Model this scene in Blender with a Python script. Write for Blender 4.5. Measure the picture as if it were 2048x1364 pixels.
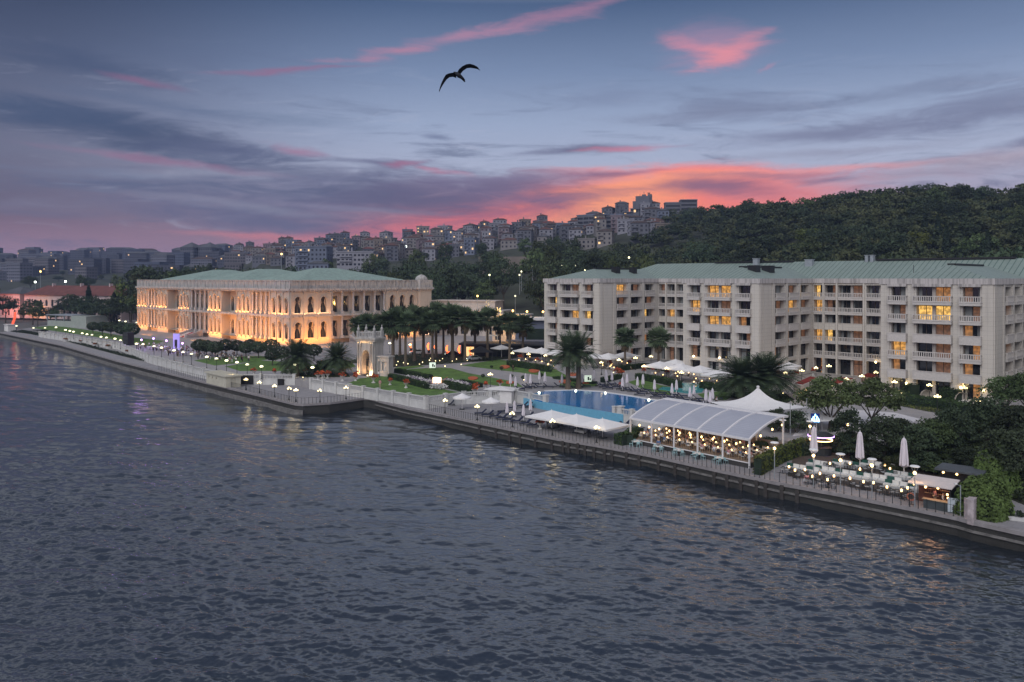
import bpy, bmesh, math, random
import numpy as np
from mathutils import Vector, Matrix
for o in list(bpy.data.objects): bpy.data.objects.remove(o)
S = bpy.context.scene
COL = S.collection
R = random.Random(7)
F, HZ, H = 1593.0, 557.0, 25.0          # focal length and horizon row of the 2048x1364 photograph, height of the camera over the water

# ---------------------------------------------------------------- camera
cam = bpy.data.cameras.new('camera'); co = bpy.data.objects.new('camera', cam); COL.objects.link(co)
co.location = (0, 0, H); co.rotation_euler = (math.pi/2, 0, 0)
cam.sensor_width = 36; cam.lens = F/2048*36; cam.shift_x = 0; cam.shift_y = (HZ-682)/2048
cam.clip_start = 0.5; cam.clip_end = 20000
S.camera = co
S.view_settings.view_transform = 'Standard'; S.view_settings.look = 'None'; S.view_settings.exposure = 0.15; S.view_settings.gamma = 1
S.cycles.max_bounces = 5; S.cycles.diffuse_bounces = 2; S.cycles.glossy_bounces = 3; S.cycles.transparent_max_bounces = 6
S.cycles.caustics_reflective = False; S.cycles.caustics_refractive = False
S.cycles.sample_clamp_indirect = 3.0
S.cycles.use_denoising = True

def lin(r, g, b):
    f = lambda c: (c/255/12.92) if c/255 <= 0.04045 else ((c/255+0.055)/1.055)**2.4
    return (f(r), f(g), f(b), 1.0)

class NT:
    """short-hand for building shader nodes"""
    def __init__(s, nt): s.nt = nt
    def n(s, t, **k):
        nd = s.nt.nodes.new(t)
        for a, v in k.items(): setattr(nd, a, v)
        return nd
    def put(s, sock, v):
        if isinstance(v, bpy.types.NodeSocket): s.nt.links.new(v, sock)
        elif v is not None: sock.default_value = v
    def m(s, op, a, b=None, c=None, clamp=False):
        nd = s.n('ShaderNodeMath', operation=op, use_clamp=clamp)
        for i, v in enumerate((a, b, c)): s.put(nd.inputs[i], v)
        return nd.outputs[0]
    def vm(s, op, a, b=None):
        nd = s.n('ShaderNodeVectorMath', operation=op)
        s.put(nd.inputs[0], a)
        if b is not None: s.put(nd.inputs[1], b)
        return nd.outputs['Value'] if op in ('LENGTH', 'DOT_PRODUCT') else nd.outputs[0]
    def mr(s, v, a, b, c=0., d=1., smooth=True):
        nd = s.n('ShaderNodeMapRange', interpolation_type='SMOOTHSTEP' if smooth else 'LINEAR')
        for i, x in enumerate((v, a, b, c, d)): s.put(nd.inputs[i], x)
        return nd.outputs[0]
    def mix(s, f, a, b, mode='MIX'):
        nd = s.n('ShaderNodeMix', data_type='RGBA', blend_type=mode)
        s.put(nd.inputs['Factor'], f); s.put(nd.inputs[6], a); s.put(nd.inputs[7], b)
        return nd.outputs[2]
    def noise(s, vec, scale=1., detail=4., rough=.5, dist=0., color=False):
        nd = s.n('ShaderNodeTexNoise')
        s.put(nd.inputs['Vector'], vec)
        for k, v in (('Scale', scale), ('Detail', detail), ('Roughness', rough), ('Distortion', dist)): s.put(nd.inputs[k], v)
        return nd.outputs['Color' if color else 'Fac']
    def ramp(s, f, stops):
        nd = s.n('ShaderNodeValToRGB'); s.put(nd.inputs[0], f)
        el = nd.color_ramp.elements
        while len(el) < len(stops): el.new(1.0)
        for e, (p, c) in zip(el, stops): e.position = p; e.color = c
        return nd.outputs[0]
    def comb(s, x, y, z=0.):
        nd = s.n('ShaderNodeCombineXYZ')
        for i, v in enumerate((x, y, z)): s.put(nd.inputs[i], v)
        return nd.outputs[0]

# ---------------------------------------------------------------- dusk sky (a function of compass bearing and elevation)
W = bpy.data.worlds.new('World'); S.world = W; W.use_nodes = True
W.node_tree.nodes.clear(); t = NT(W.node_tree)
d = t.n('ShaderNodeTexCoord').outputs['Generated']
sp = t.n('ShaderNodeSeparateXYZ'); t.put(sp.inputs[0], d)
az = t.m('ARCTAN2', sp.outputs[0], sp.outputs[1]); el = t.m('ARCSINE', sp.outputs[2])
def AE(px, py):
    a = math.atan((px-1024)/F); return a, math.atan((HZ-py)/F*math.cos(a))
rampcol = t.ramp(t.m('DIVIDE', el, 1.5708, clamp=True), [
    (0.0, lin(158,120,138)), (0.030, lin(158,134,150)), (0.058, lin(162,156,178)), (0.088, lin(166,174,198)),
    (0.121, lin(150,164,192)), (0.160, lin(118,136,168)), (0.213, lin(72,93,127)), (0.235, lin(186,190,204)), (0.29, lin(196,197,206)), (0.40, lin(104,110,130)), (1.0, lin(74,84,112))])  # bright stops above the frame are added to light the water and scene
sidef = t.m('MAXIMUM', t.mr(az, -0.60, -0.08, 0.36, 1.0), t.mr(el, .35, .45))
base = t.mix(1.0, rampcol, t.comb(t.m('POWER', sidef, 0.95), sidef, t.m('POWER', sidef, .9)), 'MULTIPLY')
base = t.mix(t.m('MULTIPLY', t.mr(az, 0.1, -0.5), t.mr(el, 0.085, 0.02)), base, lin(160,126,142))
# wind-stretched domain: bearing and elevation bent by noise so that every cloud frays
ae = t.comb(az, el)
st = t.comb(t.m('MULTIPLY', az, 5.0), t.m('MULTIPLY', el, 22.0), 3.3)
wn = t.vm('SUBTRACT', t.noise(st, 1.0, 5, .55, 0.4, True), (.5, .5, .5))
wae = t.vm('ADD', ae, t.vm('MULTIPLY', wn, (.16, .035, 0)))
fine = t.m('SUBTRACT', t.noise(t.comb(t.m('MULTIPLY', az, 11.0), t.m('MULTIPLY', el, 62.0), t.m('MULTIPLY', az, 2.0)), 1.0, 8, .68, 1.1), .5)
broad = t.m('SUBTRACT', t.noise(t.comb(t.m('MULTIPLY', az, 3.2), t.m('MULTIPLY', el, 15.0), 7.7), 1.0, 4, .55, .3), .5)
col = base
def cloud(px, py, rx, ry, tilt, rgb, k, fray=1.3, soft=(1.45, .05), warp=True):
    """one cloud bank: centre and half-size given as seen along the camera's axis, turned into bearing and elevation"""
    global col
    a, e = AE(px, py)
    mp = t.n('ShaderNodeMapping', vector_type='TEXTURE')
    t.put(mp.inputs[0], wae if warp else ae)
    mp.inputs['Location'].default_value = (a, e, 0); mp.inputs['Rotation'].default_value = (0, 0, tilt)
    mp.inputs['Scale'].default_value = (rx/F*math.cos(a)**2, ry/F*math.cos(a), 1)
    ln = t.vm('LENGTH', mp.outputs[0])
    v = t.m('SUBTRACT', ln, t.m('MULTIPLY', t.m('ADD', fine, t.m('MULTIPLY', broad, .6)), fray))
    mask = t.m('MULTIPLY', t.mr(v, soft[0], soft[1]), k)
    col = t.mix(mask, col, lin(*rgb))
OR, OR2, PK, DK, DK2 = (250,128,108), (255,165,120), (228,122,136), (84,88,117), (68,80,108)
# thin wind-drawn cirrus everywhere above the hills, slate first, then pale
ci1 = t.noise(t.comb(t.m('ADD', t.m('MULTIPLY', az, 4.2), t.m('MULTIPLY', el, 5.)), t.m('MULTIPLY', el, 30.0), 1.7), 1.0, 9, .66, 1.6)
ci2 = t.noise(t.comb(t.m('MULTIPLY', az, 6.5), t.m('MULTIPLY', el, 44.0), 9.1), 1.0, 9, .68, 1.4)
band = t.m('MULTIPLY', t.mr(el, .01, .05), t.mr(el, .30, .15))
col = t.mix(t.m('MULTIPLY', t.m('MULTIPLY', t.mr(ci1, .50, .72), band), .62), col, lin(88,98,126))
col = t.mix(t.m('MULTIPLY', t.m('MULTIPLY', t.mr(ci2, .54, .74), band), .40), col, lin(176,180,200))
# afterglow along the horizon
cloud(1180, 425, 520, 74, .04, (240,118,112), .95, .7)
cloud(1240, 405, 310, 60, .05, OR, 1.0, .8)
cloud(1200, 418, 190, 42, .1, OR2, 1.0, .7)
cloud(860, 452, 330, 26, .12, (245,120,118), .9, .8)
cloud(560, 472, 190, 10, -.03, (222,132,134), .65, .7)
cloud(1430, 345, 270, 22, -.02, (244,132,124), .8, 1.3)
cloud(1330, 372, 230, 24, .03, OR2, .7, 1.1)
cloud(1560, 375, 190, 24, .0, (232,128,126), .7, 1.2)
cloud(1740, 330, 170, 9, .04, (222,150,152), .6, 1.0)
cloud(2000, 315, 160, 20, .0, (178,160,172), .6, 1.0)
# slate and purple banks
cloud(760, 395, 430, 66, -.02, DK, .92, 1.5)
cloud(560, 440, 300, 34, -.10, (96,98,126), .92, 1.1)
cloud(960, 372, 240, 32, .04, (104,98,128), .8, 1.4)
cloud(330, 372, 330, 26, .0, (88,98,126), .6, 1.8)
cloud(120, 420, 200, 22, 0, (120,118,140), .5, 1.6)
cloud(290, 275, 300, 36, -.17, DK2, .9, 1.4)
cloud(470, 305, 150, 24, -.04, (84,92,122), .8, 1.3)
cloud(110, 225, 240, 26, -.1, (66,82,112), .7, 1.6)
cloud(800, 325, 120, 12, -.03, (98,100,130), .75, 1.2)
cloud(1140, 299, 140, 11, .03, (102,104,132), .9, 1.0)
cloud(1450, 378, 160, 17, .0, (122,96,124), .85, .9)
cloud(1210, 352, 130, 9, .05, (112,96,128), .7, 1.2)
cloud(1500, 215, 170, 26, -.03, (112,120,148), .6, 1.8)
cloud(1660, 262, 290, 20, .03, (112,116,144), .75, 1.5)
cloud(1250, 195, 100, 17, .06, (118,130,160), .5, 1.6)
cloud(1960, 225, 220, 40, .08, (110,116,144), .7, 1.7)
cloud(2040, 288, 120, 18, .05, (108,108,136), .8, 1.3)
cloud(868, 269, 30, 7, -.1, (102,112,142), .7, 1.0)
cloud(1700, 357, 60, 6, 0, (118,106,134), .7, .9)
# rose edges lit from below the horizon
cloud(200, 345, 260, 12, -.02, (112,122,148), .5, 1.8)
cloud(420, 350, 240, 10, .04, (150,156,176), .4, 1.8)
cloud(640, 352, 220, 9, .05, (100,104,132), .7, 1.6)
cloud(700, 418, 200, 7, -.06, (128,128,152), .55, 1.4)
cloud(460, 412, 230, 8, -.07, (134,136,156), .6, 1.5)
cloud(980, 355, 180, 9, .03, (120,112,142), .6, 1.4)
cloud(1100, 400, 190, 12, .06, (120,98,128), .75, 1.3)
cloud(1030, 425, 110, 9, .10, (150,98,122), .6, 1.1)
cloud(1560, 352, 200, 7, -.01, (142,112,136), .6, 1.3)
cloud(1640, 300, 260, 10, .03, (138,138,160), .5, 1.8)
cloud(1900, 345, 170, 12, .02, (150,140,158), .5, 1.4)
cloud(1380, 232, 220, 14, .02, (126,134,160), .45, 1.9)
cloud(1800, 190, 220, 18, .05, (112,122,150), .5, 2.0)
cloud(330, 215, 220, 20, -.12, (84,100,130), .5, 2.0)
cloud(180, 130, 200, 26, -.1, (58,74,106), .5, 2.0)
cloud(560, 235, 200, 14, -.05, (104,120,148), .4, 2.0)
cloud(330, 322, 210, 9, -.09, (150,112,138), .6, 1.0)
cloud(575, 299, 55, 12, -.15, (160,110,138), .65, 1.6)
cloud(820, 326, 50, 9, .0, (166,104,132), .65, 1.4)
cloud(890, 341, 40, 8, -.1, (184,112,136), .6, 1.4)
cloud(1225, 296, 95, 7, .04, (206,124,144), .6, 1.3)
cloud(275, 158, 75, 8, -.12, (134,98,128), .6, .9)
cloud(600, 139, 160, 6, .12, (142,104,134), .7, .7)
cloud(800, 105, 130, 11, .12, (190,128,150), .60, 1.9)
cloud(960, 72, 190, 14, .17, (184,132,156), .60, 1.9)
cloud(1120, 22, 150, 14, .27, (168,122,148), .6, 1.6)
cloud(1425, 88, 105, 42, 0, (176,134,160), .55, 1.3)
cloud(1470, 100, 72, 19, .42, (214,138,152), .62, 1.7)
cloud(1395, 98, 80, 19, -.40, (208,136,154), .6, 1.8)
cloud(1430, 112, 36, 22, 0, (224,142,152), .62, 1.5)
cloud(1540, 135, 20, 4, .5, (170,134,160), .5, .6)
# the unseen half of the sky, behind the camera, brightened as added fill light
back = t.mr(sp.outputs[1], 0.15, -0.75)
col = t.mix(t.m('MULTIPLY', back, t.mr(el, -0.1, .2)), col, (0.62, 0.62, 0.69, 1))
col = t.mix(t.mr(el, 0.0, -0.06), col, (0.03, 0.035, 0.05, 1))
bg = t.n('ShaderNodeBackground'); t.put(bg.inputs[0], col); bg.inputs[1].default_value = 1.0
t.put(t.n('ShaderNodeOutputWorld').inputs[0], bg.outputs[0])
W.cycles.sampling_method = 'MANUAL'; W.cycles.sample_map_resolution = 512

# soft after-sunset light from the open sky over the strait
sun = bpy.data.lights.new('sun', 'SUN'); so = bpy.data.objects.new('sun', sun); COL.objects.link(so)
sun.energy = 1.55; sun.angle = math.radians(55); sun.color = (1.0, .985, .98)
sun.specular_factor = 0.3
so.rotation_euler = (math.radians(48), 0, math.radians(-28))

# ---------------------------------------------------------------- mesh helpers
class MB:
    """collects faces, then links them as ONE mesh object"""
    def __init__(s): s.v = []; s.f = []; s.mi = []; s.cur = 0
    def face(s, pts):
        b = len(s.v); s.v.extend([tuple(p) for p in pts]); s.f.append(tuple(range(b, b+len(pts)))); s.mi.append(s.cur)
    def box(s, x0, x1, y0, y1, z0, z1, top=True, bottom=True):
        b = len(s.v)
        s.v += [(x0,y0,z0),(x1,y0,z0),(x1,y1,z0),(x0,y1,z0),(x0,y0,z1),(x1,y0,z1),(x1,y1,z1),(x0,y1,z1)]
        fs = [(0,1,5,4),(1,2,6,5),(2,3,7,6),(3,0,4,7)]
        if top: fs.append((4,5,6,7))
        if bottom: fs.append((3,2,1,0))
        for q in fs: s.f.append(tuple(b+i for i in q)); s.mi.append(s.cur)
        return s
    def beam(s, p, q, w, h=None):
        """square bar from p to q, w wide and h high"""
        h = h or w; p, q = Vector(p), Vector(q); dr = (q-p).normalized()
        up = Vector((0,0,1)) if abs(dr.z) < .95 else Vector((0,1,0))
        sx = dr.cross(up).normalized(); sz = sx.cross(dr)
        b = len(s.v)
        for c in (p, q):
            for a, e in ((-1,-1),(1,-1),(1,1),(-1,1)): s.v.append(tuple(c + sx*a*w/2 + sz*e*h/2))
        for f in ((0,1,5,4),(1,2,6,5),(2,3,7,6),(3,0,4,7),(3,2,1,0),(4,5,6,7)): s.f.append(tuple(b+i for i in f)); s.mi.append(s.cur)
        return s
    def cyl(s, p, q, r0, r1=None, n=8, cap=True):
        r1 = r0 if r1 is None else r1; p, q = Vector(p), Vector(q); dr = (q-p).normalized()
        up = Vector((0,0,1)) if abs(dr.z) < .95 else Vector((1,0,0))
        sx = dr.cross(up).normalized(); sy = dr.cross(sx)
        b = len(s.v)
        for c, r in ((p, r0), (q, r1)):
            for i in range(n):
                a = 2*math.pi*i/n; s.v.append(tuple(c + (sx*math.cos(a)+sy*math.sin(a))*r))
        for i in range(n):
            j = (i+1) % n; s.f.append((b+i, b+j, b+n+j, b+n+i)); s.mi.append(s.cur)
        if cap:
            s.f.append(tuple(b+i for i in range(n-1,-1,-1))); s.f.append(tuple(b+n+i for i in range(n))); s.mi += [s.cur]*2
        return s
    def lathe(s, prof, c=(0,0,0), n=10, sx=1, sy=1, a0=0., a1=2*math.pi):
        """prof: (radius, z) pairs turned round the vertical through c"""
        b = len(s.v); full = abs(a1-a0-2*math.pi) < 1e-6; m = n if full else n+1
        for r, z in prof:
            for i in range(m):
                a = a0+(a1-a0)*i/n; s.v.append((c[0]+r*math.cos(a)*sx, c[1]+r*math.sin(a)*sy, c[2]+z))
        for k in range(len(prof)-1):
            for i in range(n):
                j = (i+1) % m
                s.f.append((b+k*m+i, b+k*m+j, b+(k+1)*m+j, b+(k+1)*m+i)); s.mi.append(s.cur)
        return s
    def ball(s, c, r, n=8, sz=1.0):
        return s.lathe([(max(1e-3, r*math.sin(math.pi*k/6)), -r*sz*math.cos(math.pi*k/6)) for k in range(7)], c, n)
    def prism(s, poly, z0, z1, bottom=False):
        n = len(poly)
        ar = sum(poly[i][0]*poly[(i+1)%n][1]-poly[(i+1)%n][0]*poly[i][1] for i in range(n))
        if ar < 0: poly = poly[::-1]
        s.face([(x,y,z1) for x,y in poly])
        if bottom: s.face([(x,y,z0) for x,y in poly[::-1]])
        for i in range(n):
            (a,b),(c,e) = poly[i], poly[(i+1)%n]
            s.face([(a,b,z0),(c,e,z0),(c,e,z1),(a,b,z1)])
        return s
    def hip(s, x0, x1, y0, y1, z, h, ra, rb, along='y', over=0.):
        """hipped roof over a rectangle; the ridge runs along x or y from ra to rb"""
        x0 -= over; x1 += over; y0 -= over; y1 += over
        if along == 'y':
            m = (x0+x1)/2; A, B = (m,ra,z+h), (m,rb,z+h)
            s.face([(x0,y0,z),(x1,y0,z),A]); s.face([(x1,y0,z),(x1,y1,z),B,A]); s.face([(x1,y1,z),(x0,y1,z),B]); s.face([(x0,y1,z),(x0,y0,z),A,B])
        else:
            m = (y0+y1)/2; A, B = (ra,m,z+h), (rb,m,z+h)
            s.face([(x0,y0,z),(x1,y0,z),B,A]); s.face([(x1,y0,z),(x1,y1,z),B]); s.face([(x1,y1,z),(x0,y1,z),A,B]); s.face([(x0,y1,z),(x0,y0,z),A])
        return s
    def facade(s, O, ux, L, z0, z1, ops, depth=.3, back=None, lit=None, litp=0., base=0.):
        """a wall with real openings: O start point, ux direction; outward side is to the right of ux.
        ops: (a0, a1, b0, b1[, arch]) along the wall and in height; reveals go 'depth' inwards"""
        nx, ny = ux[1], -ux[0]
        P = lambda a, z, dp=0.: (O[0]+ux[0]*a-nx*dp, O[1]+ux[1]*a-ny*dp, z)
        xs = sorted({0., L, *[o[0] for o in ops], *[o[1] for o in ops]}); zs = sorted({z0, z1, *[o[2] for o in ops], *[o[3] for o in ops]})
        c0 = s.cur
        for zi in range(len(zs)-1):
            za, zb = zs[zi], zs[zi+1]; zm = (za+zb)/2; st = None
            for xi in range(len(xs)-1):
                xm = (xs[xi]+xs[xi+1])/2
                hole = any(o[0] < xm < o[1] and o[2] < zm < o[3] for o in ops)
                if not hole and st is None: st = xs[xi]
                if hole and st is not None: s.face([P(st,za),P(xs[xi],za),P(xs[xi],zb),P(st,zb)]); st = None
            if st is not None: s.face([P(st,za),P(L,za),P(L,zb),P(st,zb)])
        for o in ops:
            a0, a1, b0, b1 = o[:4]
            arch = len(o) > 4 and o[4]
            if arch:
                r = (a1-a0)/2; cx = (a0+a1)/2; sz = b1-r*1.15; n = 10
                arc = [(cx-r*math.cos(math.pi*i/n), sz+r*1.15*math.sin(math.pi*i/n)) for i in range(n+1)]
                for i in range(n):
                    cr = (a0, b1) if i < n/2 else (a1, b1)
                    s.face([P(*arc[i]), P(*arc[i+1]), P(*cr)])
                    s.face([P(*arc[i+1]), P(*arc[i]), P(*arc[i], depth), P(*arc[i+1], depth)])
                s.face([P(a0,b1),P(cx,sz+r*1.15),P(a1,b1)])
            else:
                sz = b1; s.face([P(a0,b1),P(a1,b1),P(a1,b1,depth),P(a0,b1,depth)][::-1])
            s.face([P(a0,b0),P(a0,sz),P(a0,sz,depth),P(a0,b0,depth)][::-1]); s.face([P(a1,b0),P(a1,b0,depth),P(a1,sz,depth),P(a1,sz)][::-1])
            s.face([P(a0,b0),P(a1,b0),P(a1,b0,depth),P(a0,b0,depth)])
            if back is not None:
                s.cur = lit if (lit is not None and R.random() < litp) else back
                s.face([P(a0,b0,depth),P(a1,b0,depth),P(a1,b1,depth),P(a0,b1,depth)]); s.cur = c0
        return s
    def build(s, name, mats, parent=None, smooth=False):
        me = bpy.data.meshes.new(name); me.from_pydata(s.v, [], s.f); me.update()
        return link(name, me, mats, parent, smooth, s.mi)

def link(name, me, mats, parent=None, smooth=False, mi=None):
    mats = mats if isinstance(mats, (list, tuple)) else [mats]
    for m in mats: me.materials.append(m)
    if mi is not None and len(mats) > 1: me.polygons.foreach_set('material_index', mi)
    if smooth: me.polygons.foreach_set('use_smooth', [True]*len(me.polygons))
    o = bpy.data.objects.new(name, me); COL.objects.link(o)
    if parent: o.parent = parent
    return o
def npmesh(name, v, f, mats, parent=None, smooth=False, mi=None):
    """v (n,3) and f (m,k) arrays, all faces with k corners"""
    me = bpy.data.meshes.new(name); v = np.asarray(v, np.float32); f = np.asarray(f, np.int32); k = f.shape[1]
    me.vertices.add(len(v)); me.vertices.foreach_set('co', v.ravel())
    me.loops.add(f.size); me.loops.foreach_set('vertex_index', f.ravel())
    me.polygons.add(len(f)); me.polygons.foreach_set('loop_start', np.arange(0, f.size, k, dtype=np.int32))
    me.update(calc_edges=True); me.validate()
    return link(name, me, mats, parent, smooth, mi)
def empty(name, loc=(0,0,0), rz=0., sc=1.):
    o = bpy.data.objects.new(name, None); COL.objects.link(o); o.location = loc; o.rotation_euler = (0,0,rz); o.scale = (sc,)*3 if not isinstance(sc, tuple) else sc
    o.empty_display_size = .2
    return o
def tag(o, label=None, cat=None, group=None, kind=None):
    for k, v in (('label',label),('category',cat),('group',group),('kind',kind)):
        if v: o[k] = v
    return o
def copy_tree(o, parent=None):
    c = o.copy(); COL.objects.link(c)
    if parent: c.parent = parent
    for ch in KIDS.get(o.name, ()): copy_tree(ch, c)
    return c
KIDS = {}
def index(o):
    """remember a thing's children once, so copies need no search"""
    KIDS[o.name] = list(o.children)
    for c in o.children: index(c)
class Proto:
    """the first placement uses the built thing itself, later ones copy it and each of its parts"""
    def __init__(s, root): s.root = root; s.used = False; s.ready = False
    def put(s, loc, rz=0., sc=1., label=None, cat=None, group=None):
        if not s.ready: bpy.context.view_layer.update(); index(s.root); s.ready = True
        o = s.root if not s.used else copy_tree(s.root)
        s.used = True
        o.location = loc; o.rotation_euler = (0,0,rz); o.scale = sc if isinstance(sc, tuple) else (sc,)*3
        return tag(o, label, cat, group)
ONE = 'zeroth first second third fourth fifth sixth seventh eighth ninth tenth eleventh twelfth thirteenth fourteenth fifteenth sixteenth seventeenth eighteenth nineteenth'.split()
def nth(n):
    if n < 20: return ONE[n]
    if n >= 100: return ('hundred' if n < 200 else 'two-hundred')+('-and-'+nth(n % 100) if n % 100 else 'th')
    tens = {2:('twentieth','twenty'),3:('thirtieth','thirty'),4:('fortieth','forty'),5:('fiftieth','fifty'),6:('sixtieth','sixty'),7:('seventieth','seventy'),8:('eightieth','eighty'),9:('ninetieth','ninety')}
    a, b = divmod(n, 10)
    return tens[a][0] if b == 0 else tens[a][1]+'-'+ONE[b]
def U(px, py, z=3.1):
    """the point of the level z that lies under a pixel of the photograph"""
    Y = F*(H-z)/(py-HZ); return ((px-1024)/F*Y, Y)
def U3(px, py, z=3.1): return (*U(px, py, z), z)
def D(px, Y): return ((px-1024)/F*Y, Y)

# ---------------------------------------------------------------- materials
def mat(name, rgb, rough=.7, var=.12, scale=2., metal=0., spec=.4, bump=0., rnd=0., emit=None, es=0., stretch=(1,1,1), coat=0., detail=5.):
    m = bpy.data.materials.new(name); m.use_nodes = True; nt = m.node_tree; nt.nodes.clear(); q = NT(nt)
    b = q.n('ShaderNodeBsdfPrincipled'); q.put(q.n('ShaderNodeOutputMaterial').inputs[0], b.outputs[0])
    tc = q.n('ShaderNodeTexCoord').outputs['Object']
    v = q.vm('MULTIPLY', tc, stretch)
    nz = q.noise(v, scale, detail, .6)
    c = (*rgb, 1.)
    lo = tuple(x*(1-var) for x in rgb)+(1.,); hi = tuple(min(1, x*(1+var)) for x in rgb)+(1.,)
    cc = q.mix(q.mr(nz, .3, .7, smooth=False), lo, hi)
    if rnd:
        oi = q.n('ShaderNodeObjectInfo').outputs['Random']
        hs = q.n('ShaderNodeHueSaturation'); q.put(hs.inputs['Value'], q.mr(oi, 0, 1, 1-rnd, 1+rnd, False)); q.put(hs.inputs['Hue'], q.mr(q.m('FRACT', q.m('MULTIPLY', oi, 7.13)), 0, 1, .5-rnd*.05, .5+rnd*.05, False))
        q.put(hs.inputs['Color'], cc); cc = hs.outputs[0]
    q.put(b.inputs['Base Color'], cc); b.inputs['Roughness'].default_value = rough; b.inputs['Metallic'].default_value = metal
    b.inputs['Specular IOR Level'].default_value = spec
    if coat: b.inputs['Coat Weight'].default_value = coat
    if bump:
        bp = q.n('ShaderNodeBump'); bp.inputs['Strength'].default_value = 1; bp.inputs['Distance'].default_value = bump
        q.put(bp.inputs['Height'], nz); q.put(b.inputs['Normal'], bp.outputs[0])
    if emit: b.inputs['Emission Color'].default_value = (*emit, 1); b.inputs['Emission Strength'].default_value = es
    m['_'] = 0
    return m
def nodes_of(m):
    q = NT(m.node_tree); b = next(n for n in m.node_tree.nodes if n.type == 'BSDF_PRINCIPLED')
    return q, b, q.n('ShaderNodeTexCoord').outputs['Object']
# ================================================================ water
def waves(x, y, cut):
    rg = np.random.default_rng(11); z = np.zeros_like(x)
    n = 110
    lam = np.geomspace(0.40, 14, n)*rg.uniform(.93, 1.07, n)
    ang = math.radians(252) + rg.normal(0, .55, n)             # wind ripples run towards the camera
    ph = rg.uniform(0, 6.283, n)
    gx = .85+.30*np.sin(x*.035+1.3*np.sin(y*.023))*np.sin(y*.05+.7+.8*np.sin(x*.017))+.15*np.sin(x*.11+y*.07)        # gusts: calmer and rougher patches
    for L, a, p in zip(lam, ang, ph):
        k = 6.2832/L; amp = .0090*L**1.0*(1.0 if L < 1.25 else (1.25/L)**.8)
        w = np.clip((L/cut-1.9)/1.4, 0, 1)
        if w.max() <= 0: continue
        s = np.sin(k*(x*math.cos(a)+y*math.sin(a))+p)
        z += amp*w*(s - .28*np.cos(2*k*(x*math.cos(a)+y*math.sin(a))+2*p))*(gx if L < 5 else 1)
    return z
sd = np.concatenate([np.linspace(-2.5,-.9,14)[:-1], np.linspace(-.9,.9,1150), np.linspace(.9,2.5,14)[1:]])
py = np.concatenate([np.linspace(1460, 640, 640), np.linspace(640, 600, 30)[1:], np.linspace(600, 568.5, 18)[1:]])
Yr = np.concatenate([[-900., -100.], F*H/(py-HZ)])
Xg = sd[None,:]*np.maximum(Yr, 40)[:,None]; Yg = np.repeat(Yr[:,None], len(sd), 1)
dY = np.abs(np.gradient(Yr)); dX = np.maximum(Yr,40)*(1.8/1150)
cut = np.maximum(dY, dX)[:,None]*np.ones_like(Xg)
Zg = waves(Xg, Yg, cut)
Zg[:, :13] = 0; Zg[:, -13:] = 0; Zg[:2] = 0
nr, nc = Xg.shape
idx = np.arange(nr*nc).reshape(nr, nc)
fq = np.stack([idx[:-1,:-1], idx[:-1,1:], idx[1:,1:], idx[1:,:-1]], -1).reshape(-1,4)
mw = mat('sea_water', (.014,.019,.026), rough=.05, var=.1, scale=.02, spec=.5)
q, b, tc = nodes_of(mw); b.inputs['IOR'].default_value = 2.3; b.inputs['Specular Tint'].default_value = (.84,.94,1.,1)
geo = q.n('ShaderNodeNewGeometry').outputs['Position']
h1 = q.noise(q.vm('MULTIPLY', geo, (1,1.7,1)), 2.1, 4, .55, .4); h2 = q.noise(geo, 6.5, 4, .6)
bp = q.n('ShaderNodeBump'); bp.inputs['Strength'].default_value = 1; bp.inputs['Distance'].default_value = .034
q.put(bp.inputs['Height'], q.m('ADD', h1, q.m('MULTIPLY', h2, .28))); q.put(b.inputs['Normal'], bp.outputs[0])
wo = npmesh('water', np.stack([Xg,Yg,Zg],-1).reshape(-1,3), fq, mw, smooth=True)
tag(wo, 'dark slate blue rippled water of the strait', None, None, 'structure')

# ================================================================ quay, ground, garden terrace
QZ, GZ = 1.8, 3.1
quay_px = [(-60,652),(0,665),(122,690),(236,722),(330,745),(432,770),(518,790),(575,804),(592,808),(606,809),(659,806),(727,797),(738,797.5),(751,800),(815,816),(929,839),(950,843.6),(1114,877),(1193,890),(1299,909.5),(1446,942),(1559,966),(1680,988),(1828,1017),(1915,1035),(1943,1043),(2048,1066),(2200,1100)]
QP = [U(x, y, QZ) for x, y in quay_px]
mstone = mat('quay_stone', (.10,.098,.10), .85, .45, .8, bump=.05)
q, b, tc = nodes_of(mstone)
bt = q.n('ShaderNodeTexBrick'); gp = q.n('ShaderNodeNewGeometry').outputs['Position']; sx = q.n('ShaderNodeSeparateXYZ'); q.put(sx.inputs[0], gp)
q.put(bt.inputs['Vector'], q.comb(q.m('MULTIPLY', q.m('SUBTRACT', sx.outputs[0], sx.outputs[1]), .71), sx.outputs[2]))
for k, v in (('Scale',1.),('Mortar Size',.03),('Brick Width',1.6),('Row Height',.62)): bt.inputs[k].default_value = v
bt.inputs['Color1'].default_value = (.085,.082,.082,1); bt.inputs['Color2'].default_value = (.125,.12,.118,1); bt.inputs['Mortar'].default_value = (.03,.03,.03,1)
wet = q.mr(q.m('ADD', sx.outputs[2], q.m('MULTIPLY', q.noise(gp, .7, 4), .9)), .0, 1.0)
cc = q.mix(wet, (.012,.015,.012,1), q.mix(.6, bt.outputs[0], q.mix(q.noise(gp, 1.3, 6, .7), (.035,.035,.036,1), (.21,.205,.195,1))))
q.put(b.inputs['Base Color'], cc)
mpave = mat('promenade_paving', (.40,.38,.385), .75, .12, .35)
q, b, tc = nodes_of(mpave)
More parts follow.
